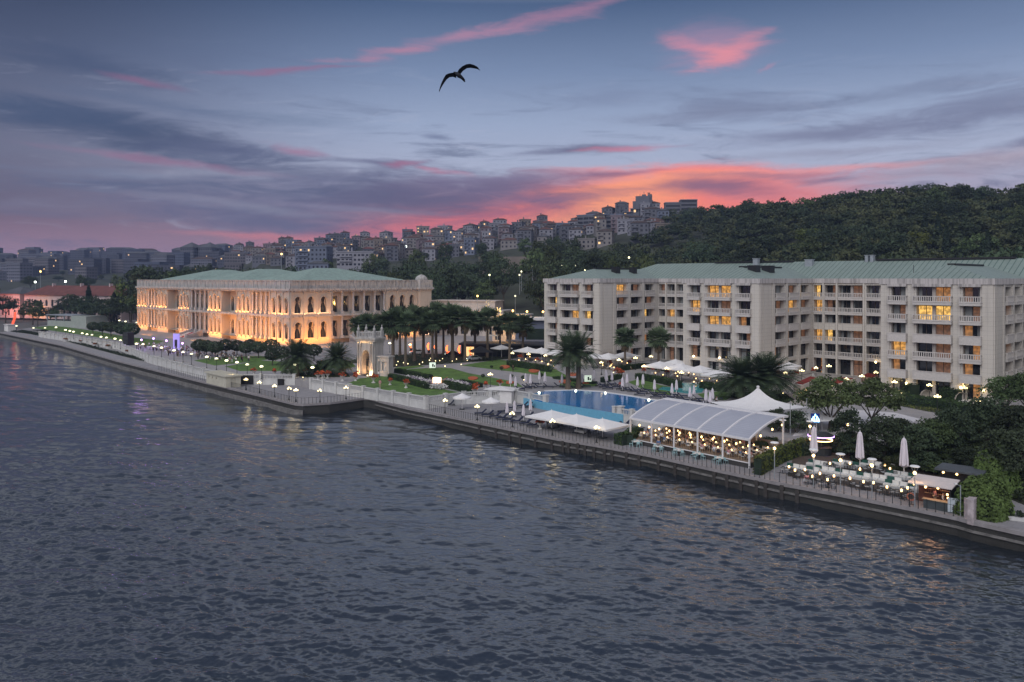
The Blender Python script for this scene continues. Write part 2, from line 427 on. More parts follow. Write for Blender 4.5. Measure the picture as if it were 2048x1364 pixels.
bt = q.n('ShaderNodeTexBrick'); rot = q.n('ShaderNodeMapping'); rot.inputs['Rotation'].default_value = (0,0,math.radians(45.5)); q.put(rot.inputs[0], q.n('ShaderNodeNewGeometry').outputs['Position']); q.put(bt.inputs['Vector'], rot.outputs[0])
for k, v in (('Scale',1.),('Mortar Size',.02),('Brick Width',1.2),('Row Height',.8)): bt.inputs[k].default_value = v
bt.inputs['Color1'].default_value = (.27,.262,.27,1); bt.inputs['Color2'].default_value = (.31,.30,.31,1); bt.inputs['Mortar'].default_value = (.20,.195,.20,1)
q.put(b.inputs['Base Color'], q.mix(q.noise(tc, .25, 6, .65), q.mix(1., bt.outputs[0], (.72,.72,.74,1), 'MULTIPLY'), bt.outputs[0]))
mcoping = mat('coping_stone', (.25,.235,.24), .75, .2, 1.2)
mground = mat('town_ground', (.09,.09,.085), .9, .3, .05)
# quay body with its stone face, a low ledge along the western stretch and a coping
def offset(poly, dst):
    out = []
    for i, p in enumerate(poly):
        a = poly[max(0,i-1)]; c = poly[min(len(poly)-1,i+1)]; dx, dy = c[0]-a[0], c[1]-a[1]; L = math.hypot(dx,dy); out.append((p[0]-dy/L*dst, p[1]+dx/L*dst))
    return out
land = QP + [(900,40),(2600,600),(2600,3000),(-5000,3000),(-900,900)]
b_ = MB(); b_.prism(QP+[(90,55),(90,140),(-250,480)], -2.5, QZ-.02); quay = b_.build('quay', [mstone]); tag(quay, 'dark weathered stone quay wall along the water', kind='structure')
b_ = MB(); b_.prism(offset(QP[1:], .02) + [(88,55),(88,140),(-250,478)], QZ-.02, QZ); tag(b_.build('promenade', mpave), 'pale grey promenade paving along the quay', kind='structure')
b_ = MB(); b_.prism(land, -3, QZ-.06); tag(b_.build('ground', mground), kind='structure')
cp = MB()
outer = offset(QP, -.16); inner = offset(QP, .75)
for i in range(len(QP)-1):
    jump = .1 if i in (16,20) else 0
    cp.prism([outer[i],outer[i+1],inner[i+1],inner[i]], QZ-.28, QZ+.10)
tag(cp.build('coping', mcoping), 'pale stone coping along the quay edge', kind='structure')
sc_ = MB(); so1 = offset(QP, -.02); so2 = offset(QP, -.22)
for i in range(13, len(QP)-1): sc_.prism([so2[i],so2[i+1],so1[i+1],so1[i]], .78, 1.0, True)
tag(sc_.build('quay_string_course', mat('string_stone', (.15,.145,.14), .85, .45, 1.5)), 'projecting stone band along the quay face', kind='structure')
lg = MB(); lo1 = offset(QP, -.15); lo2 = offset(QP, -.75)
for i in range(0, 9): lg.prism([lo2[i],lo2[i+1],lo1[i+1],lo1[i]], -1.5, .75)
tag(lg.build('quay_ledge', mat('ledge_stone', (.15,.145,.14), .8, .4, 1.2)), 'low stone ledge at the foot of the quay wall', kind='structure')
# fender piles: worn vertical timbers on the quay face
mtim = mat('fender_timber', (.05,.045,.042), .9, .4, 3.)
fend = MB(); fend.box(-.2,.2,-.28,.0,-1.2,1.75); fend.box(-.26,.26,-.34,.0,1.2,1.5)
fe = Proto(fend.build('fender', mtim)); k = 0
for (i0, i1, n) in ((16,18,11),(18,20,8),(20,21.4,6)):
    for j in range(n):
        tt = i0+(i1-i0)*(j+R.uniform(.2,.8))/n; i = int(tt); fr = tt-i
        x = QP[i][0]*(1-fr)+QP[i+1][0]*fr; y = QP[i][1]*(1-fr)+QP[i+1][1]*fr; a = math.atan2(QP[i+1][1]-QP[i][1], QP[i+1][0]-QP[i][0]); k += 1
        fe.put((x,y,0), a, (1,1,R.uniform(.75,.98)), 'dark timber fender on the quay wall, %s from the grey balustrade corner' % nth(k), 'fender', 'timber fenders on the quay wall')

# garden terrace, one raised block behind the balustrade wall
WALL = [(-187,315.6),(-129,261),(-99.7,219),(-75.9,190),(-62.3,175),(-47.4,173.5),(-42,167),(-15.3,141.6),(-9,147.3),(.75,149.6),(6.2,141.8)]
POOLF = [(6.6,141.0),(16.8,129.7)]
TERR = WALL + [POOLF[0], POOLF[1], (24,121.2),(37.2,107.2),(46,110),(61,98.5),(80,86)]
terr_poly = TERR + [(140,120),(160,260),(60,330),(-60,420),(-230,420)]
mpave2 = mat('garden_paving', (.28,.27,.275), .8, .12, .5)
mwall = mat('white_wall', (.50,.50,.49), .8, .14, .8)
b_ = MB(); b_.prism(terr_poly, QZ-.05, GZ); tag(b_.build('terrace', mpave2), 'pale paved garden terrace raised above the quay', kind='structure')
mgrass = mat('lawn_grass', (.080,.150,.030), .95, .45, .6, bump=.06)
mflow = mat('flower_bed', (.42,.10,.04), .9, .5, 4., bump=.08)
def sheet(name, px, m, z=GZ, th=.03, lab=None, zz=None):
    b_ = MB(); b_.prism([U(x,y,z) for x,y in px], z-.02, z+th); o = b_.build(name, m); tag(o, lab, kind='structure'); return o
LAWNS = [
 [(692,768),(720,757),(778,750),(860,774),(926,786),(852,792)],
 [(790,744),(822,738),(880,735),(902,736.5),(940,747),(1032,764),(1046,774),(1000,772),(880,757)],
 [(922,731),(996,719),(1018,722),(1110,738),(1135,752),(1128,757),(1040,745)],
 [(388,721),(432,714),(520,712),(555,716),(500,724),(430,731)],
 [(450,733),(520,721),(600,725),(650,733),(640,744),(560,742),(480,742)],
 [(655,726),(700,722),(712,733),(690,738),(650,736)],
 [(792,735),(840,731),(850,733),(800,740)],
 [(830,716),(900,712),(960,716),(900,724),(850,724)],
 [(60,655),(110,651),(190,662),(250,673),(330,682),(300,692),(240,681),(150,668)],
 [(1120,768),(1140,763),(1190,764),(1196,772),(1150,776),(1118,774)],
 [(1256,764),(1280,758),(1320,770),(1362,778),(1340,790),(1290,780)],
 [(1395,788),(1445,782),(1470,790),(1452,800),(1410,799)],
]
for i, pl in enumerate(LAWNS): sheet('lawn', pl, mgrass, lab='mown green lawn of the waterfront garden')
tag(sheet('forecourt', [(1480,742),(1650,735),(1770,745),(1760,790),(1640,812),(1500,800)], mat('forecourt_paving', (.36,.33,.31), .8, .1, .6)), kind='structure')
for (x, y, rx, ry) in ((748/5.12+800,757.5,10,3),(1010,734.5,10,3),(1068,742.5,11,3.2),(1146,749.5,10,2.6),(1020,766,8,2.5),(1172,765,14,3),(1130,764,12,3),(905,770,9,2)):
    pl = [(x+rx*math.cos(a*math.pi/6), y+ry*math.sin(a*math.pi/6)) for a in range(12)]
    o = sheet('flower_bed', pl, mflow, th=.22); o['kind'] = 'stuff'; o['label'] = 'round bed of orange red bedding flowers in the lawn'

# ================================================================ hillside behind
ctrl_b = [(-1500,420),(0,450),(300,430),(500,420),(700,390),(850,350),(1000,300),(1100,285),(1250,265),(1500,225),(1800,195),(2100,180),(2600,170),(4200,160)]
ctrl_s = [(-1500,1700,520),(0,1600,514),(250,1500,514),(440,1300,508),(520,900,497),(600,850,492),(720,820,483),(860,800,478),(1000,760,458),(1150,700,455),(1250,690,430),(1310,660,428),(1400,600,440),(1500,520,432),(1600,480,424),(1700,450,412),(1800,430,404),(2048,400,410),(2600,380,415),(4200,380,420)]
def interp(c, x, k=1): return float(np.interp(x, [p[0] for p in c], [p[k] for p in c]))
def terrain(X, Y):
    px = 1024+F*X/Y; yb = interp(ctrl_b, px); ys = interp(ctrl_s, px); zs = H+(HZ-interp(ctrl_s, px, 2))*ys/F
    tt = (Y-yb)/(ys-yb)
    if tt <= 0: return 2.9
    g = tt**1.15 if tt < 1 else 1-.15*min(1,(tt-1))
    return 2.9+(zs-2.9)*g + (1.2*math.sin(X*.05+Y*.03)+.8*math.sin(X*.11-Y*.07))*min(1,tt*4)
ks = np.concatenate([np.linspace(-4200,-300,14), np.linspace(-200,2600,141), np.linspace(2700,4200,10)])
ts = np.concatenate([np.linspace(0,1,46), np.linspace(1.08,2.2,8)])
vv = []
for tt in ts:
    for px in ks:
        px2 = max(-1500, px); yb, ys = interp(ctrl_b, px2), interp(ctrl_s, px2); Y = yb+(ys-yb)*tt; X = (px-1024)/F*Y
        z = terrain((px2-1024)/F*Y, Y) if tt > 0 else 1.7
        vv.append((X, Y, z))
ids = np.arange(len(vv)).reshape(len(ts), len(ks))
fq = np.stack([ids[:-1,:-1], ids[:-1,1:], ids[1:,1:], ids[1:,:-1]], -1).reshape(-1,4)
mhill = mat('hill_ground', (.040,.046,.030), .95, .5, .06)
tag(npmesh('hillside', vv, fq, mhill, smooth=True), 'dark wooded and built up hillside', kind='structure')
# ================================================================ palace
mpal = mat('palace_stone', (.50,.455,.40), .8, .22, .9, bump=.02)
q, b, tc = nodes_of(mpal)
n1 = q.noise(q.vm('MULTIPLY', tc, (1,1,.18)), 1.1, 6, .65); n2 = q.noise(tc, .35, 4)
q.put(b.inputs['Base Color'], q.mix(q.mr(n1, .45, .75, 0, .45), q.mix(n2, (.40,.35,.29,1), (.45,.41,.37,1)), (.25,.23,.215,1)))
mpal2 = mat('palace_weathered_stone', (.34,.335,.33), .85, .3, .9)
q, b, tc = nodes_of(mpal2)
n1 = q.noise(q.vm('MULTIPLY', tc, (1,1,.25)), 1.4, 6, .7)
q.put(b.inputs['Base Color'], q.mix(q.mr(n1, .40, .72), (.42,.41,.40,1), (.18,.175,.17,1)))
mcol = mat('grey_marble', (.36,.36,.37), .55, .25, 1.6)
mcop = mat('green_copper', (.18,.28,.235), .6, .22, .5)
q, b, tc = nodes_of(mcop)
n1 = q.noise(q.vm('MULTIPLY', tc, (1.,1.,.3)), .8, 6, .65); n2 = q.noise(tc, .12, 3)
q.put(b.inputs['Base Color'], q.mix(q.mr(n1, .35, .7), q.mix(n2, (.165,.225,.197,1), (.235,.305,.268,1)), (.26,.37,.32,1)))
mglass = mat('dark_glass', (.012,.015,.018), .06, .1, 1., spec=.8)
mframe = mat('window_frame', (.10,.075,.055), .6, .15, 3.)
mlit = mat('lit_room', (.3,.2,.1), .8, .2, .7, emit=(1.0,.50,.14), es=1.1)
PO = (-160.7, 341.9); PA = math.atan2(-.690, .724)
pal = empty('palace', (*PO, 3.0), PA)
tag(pal, 'long two storey stone palace lit orange by floodlights with green copper hipped roofs', 'palace')
Z1, Z2, Z3, Z4, Z5 = 1.7, 9.3, 10.0, 17.5, 18.7; ZT = 21.5
wall, cols, wins, trims = MB(), [], [], None
def pal_windows(O, ux, ops, depth, lit=0.):
    for o in ops: wins.append((O, ux, o, depth))
def seg(O, ux, L, kind, dep=0., n=3):
    """one bay of a facade, both storeys; dep = how far the wall stands back"""
    nx, ny = ux[1], -ux[0]
    Ob = (O[0]-nx*dep, O[1]-ny*dep)
    ops = []
    for z0, z1 in ((Z1,Z2),(Z3,Z4)):
        if kind == 'triple':
            w = L/3.9; g = (L-3*w)/4
            for i in range(3):
                a = g+(w+g)*i; top = 6.6 if i == 1 else 5.7
                if n == 3.5: top = 6.1
                ops.append((a+w*.2, a+w*.8, z0+.75, z0+top, True))
        elif kind == 'cols':
            w = L/n
            for i in range(n): ops.append((w*i+w*.24, w*i+w*.76, z0+.55, z0+6.0, False))
        elif kind == 'niche':
            w = L/3
            for i in range(3): ops.append((w*i+w*.2, w*i+w*.8, z0+.3, z0+(6.2 if i == 1 else 5.4), True))
    wall.facade(Ob, ux, L, 0, Z5, ops, .55)
    pal_windows(Ob, ux, ops, .5)
    if dep:                                                             # returns at both ends
        P = lambda a, dp, z: (O[0]+ux[0]*a-nx*dp, O[1]+ux[1]*a-ny*dp, z)
        wall.face([P(0,0,0),P(0,dep,0),P(0,dep,Z5),P(0,0,Z5)]); wall.face([P(L,dep,0),P(L,0,0),P(L,0,Z5),P(L,dep,Z5)])
        for z in (Z1, Z3): wall.face([P(0,0,z-.1),P(L,0,z-.1),P(L,dep,z-.1),P(0,dep,z-.1)])
    P2 = lambda a, pr: (O[0]+ux[0]*a+nx*pr, O[1]+ux[1]*a+ny*pr)
    if kind == 'cols':
        for i in range(n+1):
            a = min(max(L*i/n, .45), L-.45)
            for z0, z1 in ((Z1,Z2),(Z3,Z4)): cols.append((*P2(a, -.5), z0, z1))
    if kind == 'triple':                                                # slim attached shafts and arch hoods
        trims = MB()
        for i in range(4):
            a = min(max(L*i/3, .3), L-.3)
            for z0, z1 in ((Z1,Z2),(Z3,Z4)):
                x, y = P2(a, .12); trims.cyl((x,y,z0), (x,y,z1), .2, .17, 6, False); trims.box(x-.3,x+.3,y-.3,y+.3,z1-.55,z1); trims.box(x-.3,x+.3,y-.3,y+.3,z0,z0+.7)
        for o in ops:
            cx = (o[0]+o[1])/2; r = (o[1]-o[0])/2+.28
            pts = [P2(cx-r*math.cos(math.pi*k/8), .14) + (o[3]-.2-r*1.1+r*1.15*math.sin(math.pi*k/8)+.25,) for k in range(9)]
            for k in range(8): trims.beam(pts[k], pts[k+1], .3, .26)
        trims.build('window_surround', mpal, pal)
FX = (1., 0.)
for x0, x1, kind, dep, n in ((0,10,'triple',0,3),(10.2,20.2,'cols',1.5,3),(20.4,30.2,'triple',0,3),(30.4,41,'niche',3.2,3),(41.2,50.4,'triple',0,3),
        (50.6,66,'cols',1.8,4),(66.2,76.2,'triple',0,3),(76.4,87.6,'niche',3.2,3),(87.8,97.4,'triple',0,3),(97.6,110.4,'cols',1.5,4),(110.6,123,'triple',0,3)):
    seg((x0,0), FX, x1-x0, kind, dep, n)
for x in (10.1,20.3,30.3,41.1,50.5,66.1,76.3,87.7,97.5,110.5): wall.face([(x-.1,0,0),(x+.1,0,0),(x+.1,0,Z5),(x-.1,0,Z5)])
for y0, y1, kind, dep, n in ((0,15.5,'triple',0,3.5),(15.7,38.5,'cols',1.6,5),(38.7,53,'triple',0,3.5)):
    seg((123,y0), (0.,1.), y1-y0, kind, dep, n)
wall.face([(123,15.5,0),(123,15.7,0),(123,15.7,Z5),(123,15.5,Z5)]); wall.face([(123,38.5,0),(123,38.7,0),(123,38.7,Z5),(123,38.5,Z5)])
# stair turret at the landward corner, and the plain rear
wall.box(119.5,124.6,53,58.5,0,Z5); wall.face([(0,57,0),(0,0,0),(0,0,Z5),(0,57,Z5)]); wall.face([(119.5,57,0),(0,57,0),(0,57,Z5),(119.5,57,Z5)])
wall.build('wall', mpal, pal)
def ring(mb, z0, z1, pr, x0=0, x1=123, y0=0, y1=57):
    """a moulding round front, side and rear, standing pr proud of the wall"""
    mb.box(x0-pr, x1+pr, -pr, .02, z0, z1); mb.box(x1-.02, x1+pr, .02, y1-4, z0, z1); mb.box(x0-pr, x0+.02, .02, y1, z0, z1)
    mb.box(x1-3.5-pr, x1+1.6+pr, y1-4-pr, y1+1.5+pr, z0+.01, z1+.01)
m = MB(); ring(m, Z2, Z2+.35, .35); ring(m, Z2+.35, Z3-.02, .18)
for i in range(60): m.box(i*2.06+.3, i*2.06+.6, -.55, -.33, Z2-.35, Z2)
m.build('belt_course', mpal2, pal)
m = MB(); ring(m, Z4, Z4+.55, .25); ring(m, Z4+.55, Z5, .75)
for i in range(122): m.box(i+.35, i+.7, -.68, -.24, Z4+.2, Z4+.56)
for i in range(53): m.box(123.24, 123.68, i+.35, i+.7, Z4+.2, Z4+.56)
m.build('cornice', mpal2, pal)
m = MB(); m.box(-.1,123.1,.05,.6,Z5,ZT-.3); m.box(122.5,123.1,.6,53,Z5,ZT-.3); m.box(-.1,.5,.6,57,Z5,ZT-.3); m.box(-.1,119,56.4,57,Z5,ZT-.3)
for i in range(42):
    x = i*3.0; wd = .55 if i % 3 else .8
    m.box(x-wd/2, x+wd/2, -.12, .7, Z5, ZT-.02)
for i in range(18):
    y = i*3.05+.6; m.box(122.4, 123.32, y-.3, y+.3, Z5, ZT-.02)
m.box(-.2,123.3,-.2,.75,ZT-.3,ZT); m.box(122.35,123.35,.75,53,ZT-.3,ZT-.01)
for i in range(41): m.box(i*3+.75, i*3+2.25, -.02, .04, Z5+.5, ZT-.8)
for i in range(17): m.box(123.1, 123.16, i*3.05+1.3, i*3.05+3.0, Z5+.5, ZT-.8)
m.build('parapet', mpal2, pal)
m = MB(); m.box(119.2,124.9,52.7,58.8,Z5,ZT); m.lathe([(2.3,ZT),(2.3,ZT+.4),(2.0,ZT+1.0),(1.3,ZT+1.6),(.5,ZT+1.9),(.05,ZT+2.1)], (122.05,55.7,0), 14)
m.build('turret', mpal2, pal, False)
for x0, x1, ra in ((4,42,18),(43,82,17),(85,121.5,17)):
    MB().hip(x0,x1,2.5,55,ZT-.9,5.2,ra+5,31).build('roof', mcop, pal)
MB().hip(6,118,10,50,ZT-1.0,1.1,20,108,'x').build('lower_roof', mcop, pal)
m = MB(); m.box(.7,122.4,.7,52,ZT-1.2,ZT-.95); m.build('roof_gutter', mcop, pal)
# columns with base and capital
cm = MB(); hh = Z2-Z1
cm.lathe([(.52,0),(.52,1.0),(.36,1.1),(.34,hh-1.0),(.38,hh-.9),(.55,hh-.35),(.55,hh)], n=10); cm.box(-.55,.55,-.55,.55,0,.9)
cme = None
for i, (x, y, z0, z1) in enumerate(cols):
    if cme is None: o = cm.build('column', mcol, pal, False); cme = o.data
    else: o = bpy.data.objects.new('column', cme); COL.objects.link(o); o.parent = pal
    o.location = (x,y,z0); o.scale = (1,1,(z1-z0)/hh)
# windows: dark glazing in timber frames with pale curtain edges
mcurt = mat('curtain', (.30,.26,.21), .9, .1, 3.)
for i, (O, ux, o, dp) in enumerate(wins):
    w, h = o[1]-o[0], o[3]-o[2]; m = MB(); nx, ny = ux[1], -ux[0]
    m.face([(0,0,0),(w,0,0),(w,0,h),(0,0,h)]); m.cur = 1
    for a in (0, w/2-.06, w-.12): m.box(a, a+.12, -.08, -.005, 0, h)
    for z in (h*.62,): m.box(.12, w/2-.06, -.075, -.005, z, z+.12); m.box(w/2+.06, w-.12, -.075, -.005, z, z+.12)
    m.cur = 2
    m.face([(.14,-.012,h*.25),(w*.34,-.012,h*.62),(w*.1,-.012,h),(.14,-.012,h)]); m.face([(w-.14,-.012,h*.25),(w-.14,-.012,h),(w*.9,-.012,h),(w*.66,-.012,h*.62)])
    ob = m.build('window', [mglass, mframe, mcurt], pal)
    ob.location = (O[0]+ux[0]*o[0]-nx*dp, O[1]+ux[1]*o[0]-ny*dp, o[2]); ob.rotation_euler = (0,0,math.atan2(ux[1],ux[0]))
# entrance stairs on the water front and the garden side
msteps = mat('marble_steps', (.40,.40,.42), .7, .15, 1.)
mcarpet = mat('red_carpet', (.20,.012,.018), .9, .2, 3.)
def stair(x, y, rz, w=7.):
    r = empty('entrance_stair', (x,y,0), rz); r.parent = pal; m = MB()
    for i in range(9): m.box(-w/2, w/2, -.5*(9-i)-1.6, .0, i*.19, i*.19+.19)
    for s in (-1,1):
        m.face([(s*w/2,-6.4,0),(s*w/2,-6.4,.9),(s*w/2,-.2,2.7),(s*w/2,-.2,0)]); m.beam((s*w/2,-6.4,.9),(s*w/2,-.2,2.75),.5,.3); m.box(s*w/2-.4,s*w/2+.4,-7.0,-6.2,0,1.5)
    o = m.build('stair', msteps, pal); o.location = (x,y,0); o.rotation_euler = (0,0,rz)
    m = MB()
    for i in range(9): m.box(-1.2,1.2,-.5*(9-i)-1.62,-.5*(9-i)-1.1,i*.19+.01,i*.19+.205)
    c = m.build('red_carpet', mcarpet, o)
    bpy.data.objects.remove(r)
stair(58.3, -.6, 0, 9); stair(123.6, 27, math.pi/2, 9)
for x_ in (8,24,44,70,88,108): pass
# the floodlights that wash the facade from the ground and from the string course
def flood(x, y, z, L, rz, tilt, e, rgb=(1.0,.34,.05), wid=.3):
    li = bpy.data.lights.new('floodlight', 'AREA'); li.shape = 'RECTANGLE'; li.size = L; li.size_y = wid; li.energy = e; li.color = rgb; li.spread = math.radians(150)
    o = bpy.data.objects.new('floodlight', li); COL.objects.link(o); o.parent = pal; o.location = (x,y,z)
    o.rotation_euler = (math.pi+tilt, 0, rz)
    return o
for x0, x1, e in ((0,10,1500),(10,30,2300),(31,41,900),(41,50,900),(52,65,260),(66,76,2300),(77,87,2200),(88,97,2300),(98,110,2600),(111,122,2700)):
    flood((x0+x1)/2, -1.9, .5, x1-x0, 0, -.42, e*.36)
for x0, x1, e in ((0,10,620),(11,20,560),(20,30,560),(41,50,420),(66,76,640),(88,97,640),(98,110,600),(111,122,560)):
    flood((x0+x1)/2, -.62, Z3+.15, x1-x0, 0, -.22, e*.85, (1.0,.36,.09), .15)
for x_, e_ in ((12,1350),(34,1200),(56,450),(78,1600),(100,1750),(114,1200)): flood(x_, -11, .4, 9, 0, -1.02, e_, (1.,.35,.065), .6)
flood(134.0, 8, .4, 8, math.pi/2, -1.0, 1700, (1.,.37,.08), .6); flood(134.0, 44, .4, 8, math.pi/2, -1.0, 500, (1.,.5,.22), .6)
flood(125.0, 8, .5, 14, math.pi/2, -.42, 900); flood(123.7, 8, Z3+.15, 14, math.pi/2, -.22, 300, (1.,.55,.28), .15)
flood(124.9, 46, .5, 12, math.pi/2, -.42, 700); flood(125.6, 56, 1.0, 4, math.pi/2, -.3, 420, (1.,.58,.38))
# ================================================================ hotel
mhot = mat('hotel_stone', (.50,.46,.42), .8, .1, .5)
q, b, tc = nodes_of(mhot); sx = q.n('ShaderNodeSeparateXYZ'); q.put(sx.inputs[0], tc)
zj = q.m('FRACT', q.m('DIVIDE', sx.outputs[2], .8)); xj = q.m('FRACT', q.m('DIVIDE', q.m('ADD', sx.outputs[0], sx.outputs[1]), 1.55))
joint = q.m('MAXIMUM', q.m('LESS_THAN', zj, .05), q.m('LESS_THAN', xj, .022))
streak = q.noise(q.vm('MULTIPLY', tc, (1.4,1.4,.09)), 1.0, 5, .65); blot = q.noise(tc, .18, 5, .6)
c0 = q.mix(blot, (.46,.425,.38,1), (.58,.545,.50,1))
c1 = q.mix(q.mr(streak, .52, .8, 0, .5), c0, (.26,.245,.235,1))
q.put(b.inputs['Base Color'], q.mix(q.m('MULTIPLY', joint, .45), c1, (.2,.185,.175,1)))
mhot2 = mat('hotel_fascia', (.44,.41,.40), .85, .12, .5)
q, b, tc = nodes_of(mhot2)
streak = q.noise(q.vm('MULTIPLY', tc, (2.4,2.4,.12)), 1.0, 5, .7)
q.put(b.inputs['Base Color'], q.mix(q.mr(streak, .4, .72), (.48,.45,.44,1), (.20,.19,.185,1)))
mseam = mat('seamed_green_copper', (.16,.30,.25), .55, .2, .4)
q, b, tc = nodes_of(mseam); sx = q.n('ShaderNodeSeparateXYZ'); q.put(sx.inputs[0], tc)
nrm = q.n('ShaderNodeNewGeometry').outputs['True Normal']
vt = q.n('ShaderNodeVectorTransform', vector_type='NORMAL', convert_from='WORLD', convert_to='OBJECT'); q.put(vt.inputs[0], nrm)
ns = q.n('ShaderNodeSeparateXYZ'); q.put(ns.inputs[0], vt.outputs[0])
isx = q.m('GREATER_THAN', q.m('ABSOLUTE', ns.outputs[0]), q.m('ABSOLUTE', ns.outputs[1]))
run = q.m('ADD', q.m('MULTIPLY', isx, sx.outputs[1]), q.m('MULTIPLY', q.m('SUBTRACT', 1, isx), sx.outputs[0]))
fr = q.m('FRACT', q.m('DIVIDE', run, 1.1)); pan = q.m('FLOOR', q.m('DIVIDE', run, 1.1))
wn_ = q.n('ShaderNodeTexWhiteNoise', noise_dimensions='1D'); q.put(wn_.inputs['W'], pan)
st1 = q.noise(q.vm('MULTIPLY', tc, (.8,.8,.3)), 1., 6, .65)
c0 = q.mix(st1, (.14,.185,.165,1), (.265,.325,.29,1)); c0 = q.mix(q.m('MULTIPLY', wn_.outputs[0], .35), c0, (.26,.33,.30,1))
q.put(b.inputs['Base Color'], q.mix(q.m('LESS_THAN', fr, .14), c0, (.06,.105,.095,1)))
mblack = mat('black_metal', (.015,.015,.017), .5, .2, 3.)
mrail = mat('balustrade_stone', (.50,.47,.45), .8, .12, 2.)
mroom = mat('dim_room', (.05,.04,.033), .9, .3, .6)
litmats = [mat('lamplit_room_%s' % n_, c, .9, .25, .55, emit=e, es=s_) for n_, c, e, s_ in (('amber',(.3,.2,.1),(1.,.47,.10),.75),('warm',(.25,.17,.1),(1.,.40,.11),.34),('yellow',(.3,.22,.1),(1.,.56,.13),1.05),('dim',(.2,.13,.1),(.9,.38,.16),.12))]
for mm in litmats:
    q, b, tc = nodes_of(mm); vz = q.n('ShaderNodeTexVoronoi'); q.put(vz.inputs['Vector'], q.vm('MULTIPLY', tc, (1.2,1.2,.8))); vz.inputs['Scale'].default_value = .9
    e0 = tuple(b.inputs['Emission Color'].default_value)
    q.put(b.inputs['Emission Color'], q.mix(q.mr(q.noise(tc, 1.6, 3), .38, .66), tuple(x*.32 for x in e0[:3])+(1,), e0))
msheer = mat('sheer_curtain', (.24,.25,.25), .9, .2, 1.5, stretch=(6,6,.4))
mterra = mat('balcony_divider', (.44,.40,.37), .85, .1, 1.)
HA = math.atan2(-.714, .70)
hot = empty('hotel_building', (8.6, 210.6, 3.2), HA)
tag(hot, 'large six storey pale stone hotel with balconies, three projecting wings and green copper roof', 'hotel')
FL = 3.33; TOP = 20.75                                               # storey height; underside of the fascia
rows = [TOP-.45-FL*i for i in range(6)]                              # window heads, top floor first
hw = MB(); WIN = []; BAL = []
def hfacade(O, ux, L, colsz, kind, depth=1.0):
    ops = []
    for ri, zt in enumerate(rows):
        for ci, (a0, a1) in enumerate(colsz):
            hgt = 2.62
            if kind == 'rear': hgt = 2.75
            if ri == 5: hgt = min(zt, 2.95) if kind != 'rear' else zt-.05
            zb = max(.05, zt-hgt)
            ops.append((a0, a1, zb, zt)); WIN.append((O, ux, a0, a1, zb, zt, depth, ri, ci, kind))
            if ri < 5:
                solid = ri == 2 or (kind == 'C' and ri == 4) or (kind == 'A' and ri == 4)
                if kind in ('B','Bs') and ri == 4: continue
                BAL.append((O, ux, a0, a1, zb, ri, solid, kind))
    hw.facade(O, ux, L, 0, TOP, ops, depth)
fr3 = [(.10,.235),(.335,.64),(.745,.89)]
WINGS = [('A', 0.), ('B', 43.), ('C', 86.3)]
wid, dep = 18.6, 25.
for nm, x in WINGS:
    hfacade((x,0), (1.,0.), wid, [(a*wid, e*wid) for a, e in fr3], nm)
    hfacade((x+wid,0), (0.,1.), dep, [(.277*dep,.438*dep),(.516*dep,.678*dep),(.753*dep,.915*dep)], nm+'s')
    hw.face([(x,dep,0),(x,0,0),(x,0,TOP),(x,dep,TOP)])
bkc = [(.15,2.2),(2.75,5.3),(5.8,11.3),(12.1,17.6),(18.2,20.8),(21.4,24.0)]
for x in (wid, 43+wid): hfacade((x,dep), (1.,0.), 43-wid, [(a, min(e, 43-wid-.1)) for a, e in bkc], 'rear', 1.6)
x = 86.3+wid; hfacade((x,dep), (1.,0.), 43-wid, [(a, min(e, 43-wid-.1)) for a, e in bkc], 'rear', 1.6)
x2 = 129.3; hw.face([(x2,dep,0),(x2,0,0),(x2,0,TOP),(x2,dep,TOP)]); hw.face([(x2,0,0),(x2+wid,0,0),(x2+wid,0,TOP),(x2,0,TOP)]); hw.face([(x2+wid,0,0),(x2+wid,45,0),(x2+wid,45,TOP),(x2+wid,0,TOP)])
hw.face([(0,45,0),(0,dep,0),(0,dep,TOP),(0,45,TOP)]); hw.face([(x2+wid,45,0),(0,45,0),(0,45,TOP),(x2+wid,45,TOP)])
hw.build('wall', mhot, hot)
# pilasters, raised blind panels and string joints
class PM:
    def box(s, *a): MB().box(*a).build('pilaster', mhot, hot)
pm = PM()
for nm, x in WINGS:
    for a in (.0, .255, .66, .905):
        w0 = {.0:.085,.255:.06,.66:.065,.905:.095}[a]*wid
        pm.box(x+a*wid+.02, x+a*wid+w0, -.14, .0, 0, TOP-.01)
    pm.box(x+wid, x+wid+.18, .1, 1.1, 0, TOP-.01)
    MB().box(x+wid, x+wid+.16, 1.6, 4.9, 3.4, TOP-.7).build('blind_panel', mhot, hot); pm.box(x+wid, x+wid+.2, 5.5, 6.4, 0, TOP-.01); pm.box(x+wid, x+wid+.2, 11.4, 12.4, 0, TOP-.012); pm.box(x+wid, x+wid+.2, 17.4, 18.4, 0, TOP-.01)
for x in (wid, 43+wid, 86.3+wid):
    for a in (2.3, 5.4, 11.45, 17.7, 20.9): pm.box(x+a, x+a+.35, dep-.25, dep, 0, TOP-.01)
